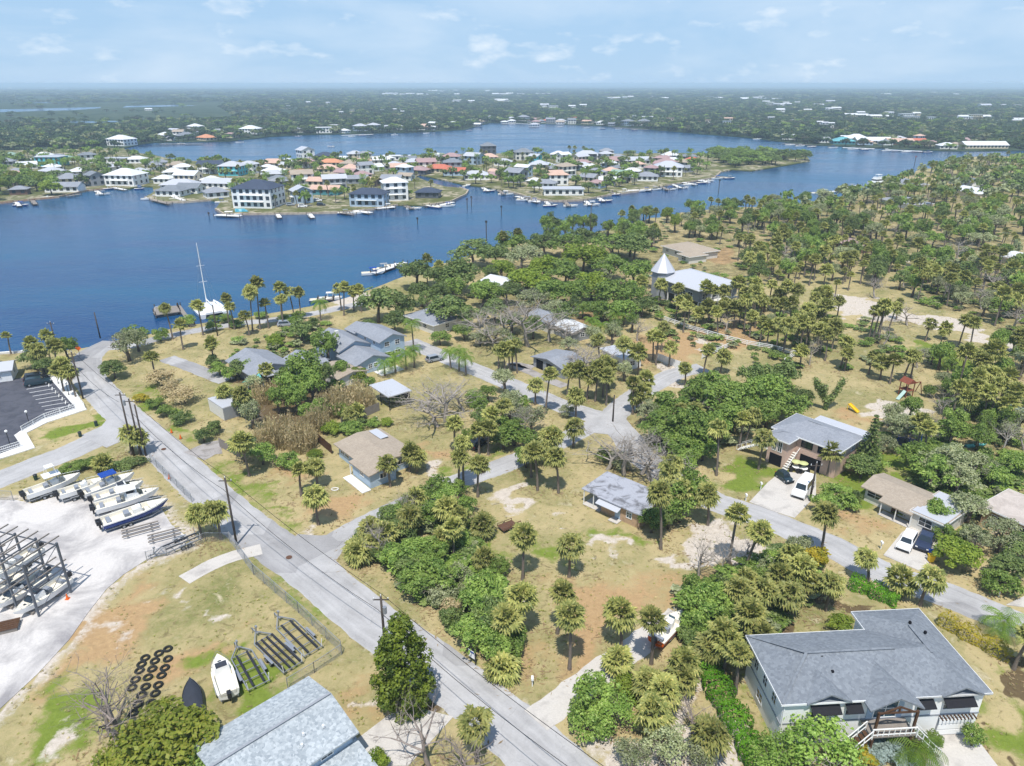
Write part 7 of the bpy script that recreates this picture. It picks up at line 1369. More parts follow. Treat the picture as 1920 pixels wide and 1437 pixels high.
for a in [(235, 640, 36, 8, 'grey'), (212, 690, 24, 4, 'dark'), (285, 610, 26, 5, 'oak'), (165, 638, 20, 4.5, 'oak'), (122, 650, 22, 6, 'oak'), (85, 682, 22, 4.5, 'dark'), (60, 668, 22, 5, 'dark'), (255, 632, 28, 6, 'oak'), (350, 600, 16, 2.5, 'oak'), (400, 597, 14, 2, 'oak'), (415, 598, 16, 2.2, 'oak'), (320, 612, 18, 3, 'oak'),
          (570, 690, 40, 9, 'oak'), (612, 645, 32, 8, 'oak'), (545, 722, 30, 7, 'oak'), (640, 690, 18, 5, 'oak'), (563, 616, 26, 6, 'dark'), (515, 638, 20, 3, 'lime'), (445, 688, 24, 4, 'dark'), (470, 684, 20, 3.5, 'oak'), (398, 676, 16, 3, 'dark'), (520, 745, 22, 6, 'oak'), (470, 770, 26, 6, 'grey'), (455, 835, 32, 5, 'dark'), (490, 850, 28, 3.5, 'oak'), (540, 860, 25, 2.5, 'oak'), (400, 800, 16, 2.5, 'dark'), (380, 812, 18, 3, 'dark'),
          (707, 564, 42, 10, 'dark'), (780, 507, 36, 10, 'dark'), (861, 510, 46, 11, 'dark'), (790, 545, 25, 8, 'dark'), (842, 578, 42, 9, 'dark'), (887, 470, 38, 10, 'dark'), (941, 503, 26, 7, 'lime'), (977, 477, 40, 10, 'grey'), (991, 523, 44, 8, 'lime'), (1021, 500, 35, 9, 'lime'), (1094, 480, 50, 10, 'lime'), (1144, 497, 42, 9, 'oak'), (1154, 553, 48, 9, 'oak'), (1185, 545, 30, 8, 'oak'),
          (1021, 453, 32, 9, 'dark'), (927, 580, 30, 7, 'dark'), (1058, 587, 26, 7, 'dark'), (960, 600, 28, 6, 'dark'), (1000, 610, 24, 6, 'dark'), (690, 610, 20, 4, 'dark'), (715, 650, 20, 3, 'lime'), (730, 665, 18, 2.5, 'oak'), (670, 700, 22, 3, 'lime'), (690, 715, 16, 2, 'oak'),
          (964, 807, 42, 5, 'oak'), (997, 780, 32, 6, 'grey'), (944, 820, 30, 4, 'dark'), (985, 820, 30, 4, 'oak'), (954, 754, 30, 7, 'grey'), (947, 708, 26, 6, 'grey'), (900, 760, 20, 4, 'oak'), (1277, 935, 44, 6.5, 'oak'), (1223, 972, 28, 4, 'oak'), (1300, 905, 28, 6, 'oak'), (1255, 965, 25, 4, 'dark'),
          (1350, 747, 56, 8, 'oak'), (1294, 795, 52, 8, 'oak'), (1463, 698, 38, 8, 'dark'), (1433, 732, 46, 8, 'oak'), (1485, 760, 38, 6, 'oak'), (1275, 828, 44, 5, 'oak'), (1240, 800, 42, 6, 'oak'), (1390, 740, 36, 7, 'oak'), (1320, 840, 32, 4, 'oak'), (1215, 770, 28, 5, 'grey'), (1370, 780, 36, 6, 'oak'), (1410, 700, 30, 7, 'dark'),
          (1705, 800, 34, 6, 'grey'), (1775, 862, 44, 6.5, 'grey'), (1680, 793, 24, 5, 'grey'), (1618, 872, 30, 4, 'dark'), (1822, 950, 36, 5, 'grey'), (1797, 1035, 44, 4, 'lime'), (1880, 1000, 36, 5, 'grey'), (1750, 880, 40, 6, 'oak'), (1835, 872, 30, 5, 'grey'), (1912, 870, 28, 4, 'oak'), (1527, 962, 40, 4, 'airy'), (1570, 925, 30, 3.5, 'oak'), (1550, 945, 30, 3.5, 'oak'), (1890, 1060, 34, 4, 'dark'), (1604, 930, 16, 2, 'dark'),
          (744, 1041, 42, 4, 'oak'), (785, 1090, 42, 4, 'oak'), (818, 1075, 44, 4.5, 'oak'), (765, 1062, 36, 3.5, 'dark'), (835, 1110, 36, 3, 'grey'), (901, 1119, 52, 5, 'oak'), (888, 1181, 46, 4, 'oak'), (932, 1200, 38, 3.5, 'oak'), (915, 1150, 42, 5, 'dark'), (860, 1080, 34, 3, 'grey'), (823, 915, 28, 4.5, 'oak'), (804, 959, 32, 4, 'oak'), (760, 985, 30, 3.5, 'dark'), (835, 930, 30, 4, 'oak'), (720, 1030, 30, 3, 'dark'), (742, 930, 26, 3, 'dark'), (965, 1190, 28, 3, 'oak'), (925, 1215, 22, 2, 'oak'),
          (1123, 1302, 50, 4.5, 'oak'), (1110, 1352, 42, 3, 'oak'), (1155, 1330, 42, 4, 'airy'), (1250, 1392, 44, 4.5, 'grey'), (1318, 1408, 30, 4, 'grey'), (1316, 1140, 44, 4.5, 'oak'), (1336, 1118, 38, 4.5, 'oak'), (1300, 1165, 30, 3, 'oak'), (1350, 1150, 36, 3, 'oak'), (1575, 1165, 22, 1.8, 'lime'), (1530, 1045, 25, 3, 'yellow'), (1475, 1075, 34, 3.5, 'dark'), (1440, 1060, 30, 3, 'grey'),
          (1521, 1392, 72, 5, 'airy'), (1465, 1400, 45, 4, 'airy'), (1590, 1420, 40, 3, 'airy'), (1650, 1408, 30, 1.5, 'silver'), (1690, 1412, 28, 1.5, 'silver'), (1748, 1388, 18, 2.0, 'oak'), (1828, 1380, 18, 2.2, 'oak'), (1610, 1410, 24, 1.6, 'yellow'),
          (300, 1395, 92, 6.5, 'olive'), (240, 1425, 60, 5, 'olive'), (385, 1415, 42, 4.5, 'oak'), (708, 1425, 22, 2.5, 'lime'), (630, 720, 22, 2, 'oak'), (655, 800, 28, 2, 'oak'), (620, 800, 24, 2, 'lime'), (670, 790, 20, 1.6, 'dark'), (700, 790, 16, 1.5, 'oak'), (745, 745, 18, 2, 'oak'), (725, 790, 14, 1.4, 'lime'), (590, 850, 16, 1.2, 'lime'), (265, 745, 14, 1.5, 'yellow'), (290, 755, 18, 1.8, 'oak'), (310, 770, 18, 2, 'oak'), (340, 780, 20, 2.5, 'dark'),
          (230, 870, 20, 1.6, 'dark'), (160, 868, 22, 1.6, 'oak'), (130, 875, 18, 1.4, 'oak'), (255, 862, 18, 1.5, 'dark'), (1700, 790, 16, 2.5, 'oak'), (1745, 732, 14, 2.5, 'oak'), (1790, 760, 30, 3, 'oak'), (1840, 765, 34, 3, 'oak'), (1880, 770, 30, 3, 'grey'), (1900, 775, 28, 2.5, 'silver'), (1750, 665, 22, 4, 'grey'), (1660, 920, 16, 1.2, 'oak'), (1690, 960, 14, 0.8, 'lime'), (1840, 870, 30, 4, 'oak')]:
    tree_c(*a)
for a in [(655, 738, 40, 6, 'cane'), (622, 748, 30, 5.5, 'cane'), (530, 800, 36, 5.5, 'cane'), (562, 812, 30, 5, 'cane'), (497, 728, 26, 4.5, 'cane'), (344, 738, 34, 3.5, 'dryleaf'), (300, 706, 30, 3.5, 'dryleaf'), (845, 1140, 28, 3.0, 'dryleaf'), (592, 780, 24, 5, 'cane'), (682, 742, 22, 5, 'cane'), (500, 806, 24, 5, 'cane'), (600, 760, 22, 4, 'oak'), (575, 768, 20, 3.5, 'oak'), (640, 765, 18, 3, 'oak'), (320, 725, 26, 3, 'dryleaf')]: tree_c(*a)
for a in [(505, 700, 16, 3, 'oak'), (536, 708, 22, 6, 'oak'), (585, 720, 30, 8, 'oak'), (608, 700, 22, 7, 'dark'), (555, 745, 24, 6, 'oak'), (480, 715, 22, 5, 'grey'), (455, 755, 20, 5, 'dark'), (430, 700, 16, 3, 'oak'), (410, 690, 16, 3, 'oak'), (560, 590, 14, 2.5, 'oak'), (545, 600, 14, 2, 'oak'), (585, 605, 16, 3, 'dark'), (420, 596, 16, 2, 'oak'), (455, 594, 16, 2, 'oak'), (490, 590, 14, 1.8, 'oak'), (540, 586, 14, 1.8, 'oak'), (690, 630, 22, 4, 'oak'),
          (740, 600, 26, 6, 'dark'), (755, 570, 30, 8, 'dark'), (820, 545, 30, 8, 'dark'), (830, 520, 30, 9, 'dark'), (905, 545, 32, 8, 'oak'), (880, 590, 30, 6, 'dark'), (925, 550, 30, 7, 'oak'), (950, 545, 30, 7, 'dark'), (1040, 545, 40, 8, 'oak'), (1080, 545, 36, 8, 'oak'), (1110, 530, 36, 9, 'lime'), (1060, 510, 36, 9, 'oak'), (1190, 510, 36, 9, 'oak'), (1000, 560, 34, 7, 'grey'), (1035, 575, 30, 6, 'grey'), (1120, 580, 30, 6, 'oak'), (1170, 580, 34, 7, 'oak'), (1205, 570, 26, 6, 'dark'), (930, 475, 34, 9, 'dark'), (960, 455, 34, 9, 'oak'), (1060, 455, 36, 9, 'oak'), (1100, 445, 36, 9, 'dark'), (1150, 455, 40, 9, 'oak'), (1190, 460, 40, 10, 'dark'), (850, 540, 26, 7, 'oak'), (800, 560, 24, 6, 'dark'), (770, 620, 20, 3, 'lime'), (790, 628, 20, 3, 'oak'), (825, 632, 22, 3.5, 'oak'), (900, 630, 26, 4, 'grey'), (870, 620, 22, 4, 'oak'), (930, 625, 28, 5, 'grey'), (960, 640, 22, 4, 'dark'), (1065, 645, 22, 4, 'grey'),
          (890, 745, 22, 3, 'oak'), (915, 735, 22, 3.5, 'oak'), (975, 760, 26, 5, 'oak'), (1010, 800, 30, 5, 'oak'), (930, 790, 30, 5, 'oak'), (905, 780, 26, 4, 'dark'), (1000, 830, 26, 3.5, 'dark'), (880, 815, 18, 2.5, 'oak'), (1060, 740, 18, 2.5, 'grey'), (1130, 765, 18, 2.5, 'oak'), (1150, 740, 22, 4, 'oak'), (1180, 720, 22, 4, 'dark'), (1210, 700, 24, 4, 'grey'), (1160, 860, 24, 3, 'grey'), (1135, 850, 20, 2.5, 'oak'), (1260, 760, 40, 6, 'oak'), (1310, 740, 40, 7, 'oak'), (1400, 770, 36, 6, 'oak'), (1440, 775, 30, 5, 'oak'), (1330, 800, 40, 6, 'oak'), (1265, 860, 34, 4, 'oak'), (1230, 845, 34, 4, 'grey'), (1290, 860, 30, 3.5, 'oak'), (1340, 720, 34, 7, 'oak'), (1500, 740, 24, 4, 'dark'),
          (700, 960, 30, 3, 'grey'), (735, 965, 30, 3, 'oak'), (680, 1005, 26, 2.5, 'oak'), (770, 940, 26, 3, 'oak'), (800, 925, 26, 3.5, 'oak'), (860, 905, 20, 2.5, 'oak'), (870, 945, 24, 3, 'oak'), (780, 1030, 34, 4, 'oak'), (820, 1030, 34, 4, 'oak'), (860, 1010, 26, 3, 'oak'), (800, 1060, 30, 3.5, 'oak'), (850, 1150, 30, 3, 'dark'), (870, 1210, 24, 2.5, 'oak'), (960, 1215, 26, 2.5, 'oak'), (940, 1060, 24, 2.5, 'oak'),
          (1430, 1090, 30, 3, 'oak'), (1455, 1050, 30, 3.5, 'oak'), (1500, 1015, 26, 3, 'grey'), (1370, 1140, 30, 3, 'oak'), (1290, 1190, 26, 2.2, 'dark'), (1310, 1100, 30, 3.5, 'oak'), (1360, 1100, 30, 3, 'dark'), (1190, 1415, 34, 3.5, 'grey'), (1445, 1425, 40, 3.5, 'airy'), (1180, 1290, 30, 2.5, 'lime'), (1090, 1330, 30, 2.5, 'oak'), (1590, 940, 22, 2, 'oak'), (1640, 860, 22, 3, 'oak'), (1660, 830, 22, 3, 'grey'), (1720, 850, 34, 5, 'oak'), (1800, 895, 34, 5, 'grey'), (1865, 890, 26, 4, 'oak'), (1830, 1005, 28, 4, 'grey'), (1760, 960, 24, 4, 'oak'), (1775, 1000, 22, 3, 'oak'), (1912, 1020, 30, 4, 'dark'), (1880, 1090, 30, 3, 'oak')]: tree_c(*a)
def bare_at(bx, by, ty, rpx, var, kind='bare'):
    b = P(bx, by); h = ZT(b.y, ty); PLANTS.append([kind, b.x, b.y, h, rpx * 1.35 * dist(b) / F, var])
for a in [(836, 790, 690, 80, 0), (820, 800, 730, 60, 1), (990, 650, 535, 60, 1), (960, 640, 560, 55, 2), (1030, 640, 565, 55, 0), (1110, 720, 625, 50, 2), (1080, 690, 640, 40, 1), (1240, 700, 590, 42, 2), (1310, 1085, 985, 38, 0), (1350, 1075, 1000, 26, 1), (805, 1437, 1315, 66, 4), (880, 1470, 1370, 45, 3), (228, 1402, 1228, 68, 3), (210, 1380, 1262, 54, 4), (1170, 890, 800, 75, 0), (1210, 870, 790, 60, 1), (1250, 850, 800, 50, 2), (1140, 880, 810, 60, 1), (1190, 850, 775, 60, 2), (900, 640, 560, 50, 0), (930, 660, 590, 45, 1), (1060, 650, 590, 45, 0), (870, 770, 720, 45, 2), (800, 770, 715, 50, 1), (1130, 700, 640, 40, 0), (960, 620, 545, 40, 0), (1350, 560, 520, 22, 1), (1250, 560, 515, 24, 0), (1900, 620, 560, 26, 1), (1840, 580, 530, 24, 2), (1770, 560, 515, 22, 0), (1480, 600, 560, 18, 1), (1640, 600, 560, 16, 0), (1720, 690, 640, 20, 2), (1465, 500, 445, 26, 1), (1790, 500, 430, 30, 0), (1770, 495, 455, 24, 2), (1700, 610, 560, 26, 1), (1300, 1380, 1310, 40, 3), (760, 975, 905, 28, 0), (1400, 1040, 1000, 20, 3), (1610, 470, 430, 20, 0), (1655, 650, 600, 20, 2), (1195, 640, 585, 30, 0), (1360, 620, 580, 24, 1), (980, 830, 740, 30, 2), (1870, 560, 500, 30, 1), (1640, 560, 510, 24, 2), (720, 1050, 960, 30, 1)]: bare_at(*a)
# the rest of the woods on the right: scattered over the stands the photo shows
def near_any(x, y, r):
    return any((p[1] - x) ** 2 + (p[2] - y) ** 2 < r * r for p in PLANTS)
def scatter(poly, n, kinds, hr, rr, gap, seed, keep=True):
    rng = random.Random(seed); q = W2(poly); bx = [v[0] for v in q]; by = [v[1] for v in q]; done = 0; tries = 0
    while done < n and tries < n * 60:
        tries += 1; x, y = rng.uniform(min(bx), max(bx)), rng.uniform(min(by), max(by))
        if not inside((x, y), q) or near_any(x, y, gap): continue
        if any((x - k[0]) ** 2 + (y - k[1]) ** 2 < (k[2]) ** 2 for k in KEEP): continue
        k = rng.choices([a for a, _ in kinds], [b for _, b in kinds])[0]
        if k in ('palm', 'queen'): PLANTS.append([k, x, y, rng.uniform(5, 9.5), rng.uniform(1.1, 1.55), 0])
        elif k == 'bare': PLANTS.append([k, x, y, rng.uniform(6, 9), rng.uniform(3, 4.5), rng.randrange(3)])
        else: h = rng.uniform(*hr); PLANTS.append([k, x, y, h, rng.uniform(*rr), 0])
        done += 1
scatter([(1120, 445), (1200, 415), (1330, 395), (1520, 385), (1640, 360), (1780, 310), (1960, 298), (1960, 470), (1700, 470), (1500, 480), (1400, 470), (1250, 440)], 560, [('oak', 4), ('dark', 2.4), ('palm', 9), ('grey', 3.6), ('bare', 1.8), ('lime', 0.9)], (6, 9.5), (2.8, 5.0), 3.3, 1)
scatter([(1380, 480), (1500, 470), (1640, 480), (1700, 500), (1640, 540), (1530, 535), (1440, 545), (1390, 530)], 90, [('palm', 6), ('oak', 2), ('dark', 2), ('grey', 1)], (6, 9), (2.5, 4), 3.2, 2)
scatter([(1700, 500), (1960, 480), (1960, 640), (1850, 610), (1720, 570), (1660, 540)], 90, [('palm', 5), ('oak', 2), ('dark', 2), ('grey', 3), ('bare', 1)], (5, 8), (2.2, 3.6), 3.2, 3)
scatter([(1020, 440), (1120, 440), (1240, 450), (1220, 500), (1130, 470), (1030, 460)], 22, [('oak', 3), ('dark', 3), ('palm', 2)], (7, 10), (3, 4.6), 3.5, 4)
scatter([(1220, 570), (1400, 575), (1560, 590), (1560, 640), (1440, 640), (1300, 610)], 36, [('palm', 6), ('grey', 1), ('oak', 1)], (4, 6), (1.6, 2.6), 3.0, 5)
scatter([(1450, 640), (1560, 650), (1560, 690), (1480, 690)], 8, [('palm', 4), ('bare', 1)], (4, 6), (1.6, 2.6), 3.0, 6)
scatter([(1740, 680), (1920, 640), (1960, 780), (1860, 790), (1760, 760)], 26, [('palm', 5), ('oak', 3), ('grey', 2)], (4, 7), (1.8, 3.2), 2.6, 7)
scatter([(1640, 800), (1720, 790), (1900, 800), (1930, 860), (1780, 840)], 14, [('grey', 3), ('oak', 3), ('bare', 1)], (4, 6), (1.8, 3.0), 2.6, 8)
scatter([(880, 520), (1080, 520), (1220, 560), (1210, 640), (1120, 660), (1040, 560), (900, 600)], 26, [('dark', 3), ('grey', 2), ('palm', 2), ('oak', 2)], (4, 7), (1.8, 3.0), 3.0, 9)
scatter([(1100, 690), (1220, 660), (1260, 690), (1200, 740), (1130, 740)], 10, [('palm', 4), ('grey', 1), ('bare', 1)], (4, 6), (1.8, 2.6), 2.6, 10)
# yards across the water
scatter([(-60, 372), (100, 362), (230, 345), (280, 340), (420, 340), (480, 310), (330, 304), (230, 290), (100, 290), (-60, 300)], 170, [('oak', 4), ('dark', 3), ('palm', 3), ('queen', 1)], (5, 9), (2.5, 5), 4.0, 11)
scatter([(430, 392), (640, 390), (860, 368), (760, 345), (700, 340), (480, 320), (440, 330)], 80, [('palm', 5), ('queen', 2), ('oak', 2)], (5, 8), (2.0, 3.6), 4.0, 12)
scatter([(480, 318), (700, 335), (860, 342), (980, 362), (1090, 368), (1240, 342), (1330, 325), (1330, 294), (1100, 292), (800, 294), (520, 303)], 230, [('oak', 4), ('dark', 4), ('palm', 4), ('queen', 1), ('lime', 1)], (5, 8.5), (2.6, 5.0), 4.0, 13)
scatter([(1380, 316), (1460, 310), (1514, 300), (1508, 293), (1440, 290), (1330, 290), (1340, 300)], 60, [('dark', 2), ('oak', 3)], (5, 8), (5, 8), 6.0, 14)
scatter([(-100, 345), (60, 340), (130, 345), (120, 365), (20, 374), (-100, 384)], 26, [('lime', 3), ('oak', 2), ('dark', 2)], (7, 10), (4.5, 7), 5.0, 15)
scatter([(-500, 676), (-200, 676), (-30, 690), (-60, 720), (-500, 760)], 12, [('palm', 3), ('oak', 1)], (5, 8), (2, 3), 3, 16)
# ---------------- planting
ORD = ['nearest', 'second nearest', 'third nearest', 'fourth nearest', 'fifth nearest', 'sixth nearest', 'seventh nearest', 'eighth nearest', 'ninth nearest', 'tenth nearest', 'eleventh nearest', 'twelfth nearest'] + ['%dth nearest' % k for k in range(13, 200)]
for k in range(21, 200):
    if k % 10 in (1, 2, 3) and k % 100 not in (11, 12, 13): ORD[k - 1] = '%d%s nearest' % (k, {1: 'st', 2: 'nd', 3: 'rd'}[k % 10])
USED = {}
def side_of(v, lm):
    """how a place lies to a landmark as the photograph shows it"""
    a, b = PX((v[0], v[1], 0)), PX((lm[0], lm[1], 0)); dx, dy = a[0] - b[0], (a[1] - b[1]) * 1.3
    if abs(dx) > abs(dy): return 'right of' if dx > 0 else 'left of'
    return 'in front of' if dy > 0 else 'behind'
def assign_labels(items, noun):
    """items: list of (object, x, y, adjective); one label each, told apart by landmark, side and rank"""
    groups = {}
    for it in items:
        a = PX((it[1], it[2], 0))
        best = min(LANDMARKS, key=lambda l: (lambda b: hypot(a[0] - b[0], (a[1] - b[1]) * 1.5))(PX((l[1], l[2], 0))))
        groups.setdefault((it[3], best[0], side_of((it[1], it[2]), best[1:3])), []).append((hypot(a[0] - PX((best[1], best[2], 0))[0], a[1] - PX((best[1], best[2], 0))[1]), it))
    for (adj, lm, sd), L in groups.items():
        L.sort(key=lambda q: q[0]); many = len(L) > 1
        for k, (_, it) in enumerate(L):
            it[0]['label'] = ' '.join(x for x in (adj, noun, (ORD[k] + ' ' if many else '') + sd, 'the', lm) if x)
def planted(p):
    kind, x, y, h, r, var = p; v = Vector((x, y, 0)); rz = random.uniform(0, 2 * pi)
    if kind in ('palm', 'queen'):
        o = put('sabal_palm' if kind == 'palm' else 'feather_palm', None, None, v, rz); o['category'] = 'palm'; o['group'] = 'sabal palms' if kind == 'palm' else 'feather palms'
        o.rotation_euler = (random.gauss(0, .035), random.gauss(0, .035), rz); tm, ln = random.choice(PTR); th = max(0.35, h - 0.25)
        if th > 6: tm, ln = random.choice(PTR[:3])
        put('trunk', tm, o, (0, 0, 0), 0, (1, 1, th))
        if kind == 'palm':
            put('crown', random.choice(FANS), o, (ln[0], ln[1], th), 0, (r, r, r * random.uniform(.85, 1.2))).rotation_euler = (random.gauss(0, .14), random.gauss(0, .14), random.uniform(0, 6.28))
            if random.random() < 0.45 and th > 1.5: put('dry_fronds', random.choice(SKIRT), o, (ln[0], ln[1], th - 0.1), random.uniform(0, 6.28), (r, r, r))
        else: put('crown', random.choice(FEATH), o, (ln[0], ln[1], th), random.uniform(0, 6.28), (r, r, r))
        return o, 'palm' if kind == 'palm' else 'queen', ('tall ' if h > 6.5 else 'short ' if h < 3.2 else '')
    if kind == 'bare':
        o = put('bare_tree', None, None, v, rz); o['category'] = 'tree'; o['group'] = 'leafless trees'
        put('branches', BARE[var], o, (0, 0, -0.05), 0, (r, r, h)); return o, 'bare', 'grey ' if var < 3 else 'brown '
    if kind == 'cane':
        o = put('cane_thicket', None, None, v, rz); o['category'] = 'thicket'; o['group'] = 'dry cane thickets'
        put('crown', random.choice(CANE), o, (0, 0, 0), 0, (r, r, h)); return o, 'cane', ''
    shrub = h < 3.3
    nm = 'shrub' if shrub else { 'grey': 'scrub_tree', 'dryleaf': 'scrub_tree'}.get(kind, 'oak_tree')
    o = put(nm, None, None, v, rz); o['category'] = 'shrub' if shrub else 'tree'
    crown = random.choice(BROAD[kind]); fl = 0.56 if not shrub else 0.45
    hz = h * (1 - fl) * (1.12 if not shrub else 1.2); sx_, sy_ = random.uniform(.88, 1.14), random.uniform(.88, 1.14)
    put('crown', crown, o, (0, 0, h * fl), random.uniform(0, 6.28), (r * sx_, r * sy_, max(hz / (0.95 if kind == 'cedar' else 0.80), r * 0.5)))
    put('trunk', random.choice(BTR), o, (0, 0, 0), 0, (h * 1.1, h * 1.1, h * 1.02))
    if not shrub and (kind == 'grey' or random.random() < .3): put('limbs', random.choice(TWIG), o, (0, 0, h * 0.1), random.uniform(0, 6), (r * 1.02, r * 1.02, h * 0.85))
    col = {'oak': 'green', 'dark': 'dark green', 'lime': 'yellow-green', 'grey': 'grey-green', 'hedge': 'bright green', 'yellow': 'yellow-leaved', 'silver': 'silvery', 'cedar': 'olive', 'olive': 'yellow-olive', 'airy': 'airy light green', 'dryleaf': 'dry tan'}[kind]
    o['group'] = ('%s shrubs' if shrub else '%s trees') % col
    return o, ('shrub' if shrub else 'tree'), col + ' '
def shown(p):
    a = PX((p[1], p[2], p[3] * 0.7)); return -90 < a[0] < 2010 and 150 < a[1] < 1540 and p[2] > 20
PLANTS = [p for p in PLANTS if shown(p)]
ROADL = [(spline([P(*q) for q in pts], 2.0), wd) for pts, wd in ROADS.values()]
def off_road(p):
    """nothing grows on the asphalt: step a plant back towards the viewer's side of the road"""
    for k in range(9):
        if all(polydist(np.array([p[1]]), np.array([p[2]]), c)[0] > wd / 2 + .35 for c, wd in ROADL): return True
        p[2] -= 0.9
    return False
PLANTS = [p for p in PLANTS if p[2] > 230 or off_road(p)]
def size_of(p):
    r = p[4] * 1.75 if p[0] in ('palm', 'queen') else p[4]
    return max(r, p[3] * 0.3) / sqrt(p[1] ** 2 + p[2] ** 2 + H * H)
classes = {'palm': lambda p: p[0] == 'palm', 'broad': lambda p: p[0] in BROAD, 'other': lambda p: p[0] in ('queen', 'bare', 'cane')}
REST = []; NEWT = {}
for cname, fn in classes.items():
    L = sorted([p for p in PLANTS if fn(p)], key=size_of, reverse=True); lim = {'palm': 295, 'broad': 560, 'other': 280}[cname]
    for p in L[:lim]:
        o, noun, adj = planted(p); NEWT.setdefault(noun, []).append((o, p[1], p[2], adj.strip()))
    REST += L[lim:]
for noun, items in NEWT.items():
    assign_labels(items, {'palm': 'sabal palm', 'queen': 'feather palm', 'bare': 'bare tree', 'cane': 'dry cane thicket', 'shrub': 'shrub', 'tree': 'tree'}[noun])

# ---------------- single plants of their own shape
def hedge(label, pts, wd, h, m, dens=70):
    W_ = [P(*p) for p in pts]; rng = np.random.default_rng(len(pts) * 7 + int(h * 10)); C = []; N = []; o0 = W_[0]
    for a, b in zip(W_[:-1], W_[1:]):
        L_ = (b - a).length; n = int(L_ * dens * (wd + 2 * h)); f = rng.uniform(0, 1, n); th = rng.uniform(-1.2, 1.2 + .0001, n) * 1.35; d = np.array([(b - a).x, (b - a).y, 0]) / L_; nn = np.array([-d[1], d[0], 0])
        lump = 1 + .16 * np.sin(f * L_ * 2.1) + .10 * np.sin(f * L_ * 5.3 + th)
        off = np.clip(np.sin(th) * 1.25, -1, 1) * wd / 2 * lump; z = np.clip(np.cos(th) * 1.5, .08, 1) * h * lump * rng.uniform(.86, 1.04, n)
        C.append(np.array([(a - o0).x, (a - o0).y, 0]) + f[:, None] * d * L_ + off[:, None] * nn + z[:, None] * np.array([0, 0, 1])); N.append(unit(nn * np.sin(th)[:, None] + np.array([0, 0, 1]) * (np.cos(th)[:, None] + .3) + rng.normal(size=(n, 3)) * .45))
    t = thing('hedge', label, 'hedge', (W_[0].x, W_[0].y, 0)); quads = leaf_quads(np.concatenate(C), np.concatenate(N), .17, rng); put('foliage', quads_mesh('foliage', quads, m), t); sb = MB()
    for a, b in zip(W_[:-1], W_[1:]):
        for k in range(int((b - a).length / 1.2)): q = a.lerp(b, (k + .5) / int((b - a).length / 1.2)) - o0; sb.tube([(q.x, q.y, 0), (q.x + .1, q.y, h * .7)], .04, 4)
    sb.build('stems', OBARK, t); return t
hedge('long bright green hedge along the left side of the grey-roofed white house', [(1322, 1246), (1345, 1300), (1375, 1355), (1408, 1412), (1425, 1450)], 2.4, 1.6, LM['hedge']); hedge('short clipped green hedge behind the grey-roofed white house', [(1592, 1098), (1630, 1112), (1684, 1136)], 1.9, 1.5, LM['hedge']); hedge('row of yellow-leaved shrubs between the grey-roofed house and street', [(1762, 1165), (1800, 1188), (1850, 1215), (1895, 1240)], 1.8, 1.4, LM['yellow'], 40)
# tall olive cedar by the main road
b = P(760, 1322); t = thing('cedar_tree', 'tall dense olive cedar beside the main road', 'tree', b, 1.0); hc = ZT(b.y, 1162); rc = 52 * dist((b.x, b.y, hc / 2)) / F
MB().tube([(0, 0, 0), (.05, 0, hc * .6), (0, 0, hc * .92)], [.32, .2, .05], 8).build('trunk', OBARK, t, True); rng = np.random.default_rng(91); Cs, Ns = [], []
for k in range(170):
    f = rng.uniform(.05, .98) ** 1.1; rr = rc * (1.0 - max(0, f - .42) / .60) ** .62 * (.72 + .6 * min(1, f / .3) * .5) * rng.uniform(.25, .98) ** .6; a = rng.uniform(0, 6.28); c = np.array([cos(a) * rr, sin(a) * rr, f * hc]); n = 70; d = unit(rng.normal(size=(n, 3))); cr = rng.uniform(.45, .8)
    Cs.append(c + d * cr * rng.uniform(.6, 1.05, (n, 1)) * np.array([1, 1, 1.15])); Ns.append(unit(d + rng.normal(size=(n, 3)) * .5 + np.array([0, 0, .4])))
put('crown', quads_mesh('crown', leaf_quads(np.concatenate(Cs), np.concatenate(Ns), .26, rng), LM['cedar']), t)
# cone-shaped pine beside the pink house
b = P(1622, 880); t = thing('pine_tree', 'dark cone-shaped pine beside the pink two-storey house', 'tree', b); hp = ZT(b.y, 778); MB().tube([(0, 0, 0), (0, 0, hp)], [.2, .03], 7).build('trunk', OBARK, t, True); Cs, Ns = [], []
for k in range(15):
    z = hp * (.10 + .88 * k / 14); rr = 2.3 * (1 - k / 15.5) + .15
    for j in range(9):
        a = j * 2 * pi / 9 + k; n = max(10, int(46 * rr / 2.3)); u_ = rng.uniform(.1, 1, n); c = np.stack([np.cos(a + rng.normal(0, .10, n)) * u_ * rr, np.sin(a + rng.normal(0, .10, n)) * u_ * rr, z - .22 * u_ * rr + rng.normal(0, .08, n)], -1); Cs.append(c); Ns.append(unit(rng.normal(size=(n, 3)) * .5 + np.array([0, 0, 1.0])))
put('crown', quads_mesh('crown', leaf_quads(np.concatenate(Cs), np.concatenate(Ns), .26, rng), LM['dark']), t)
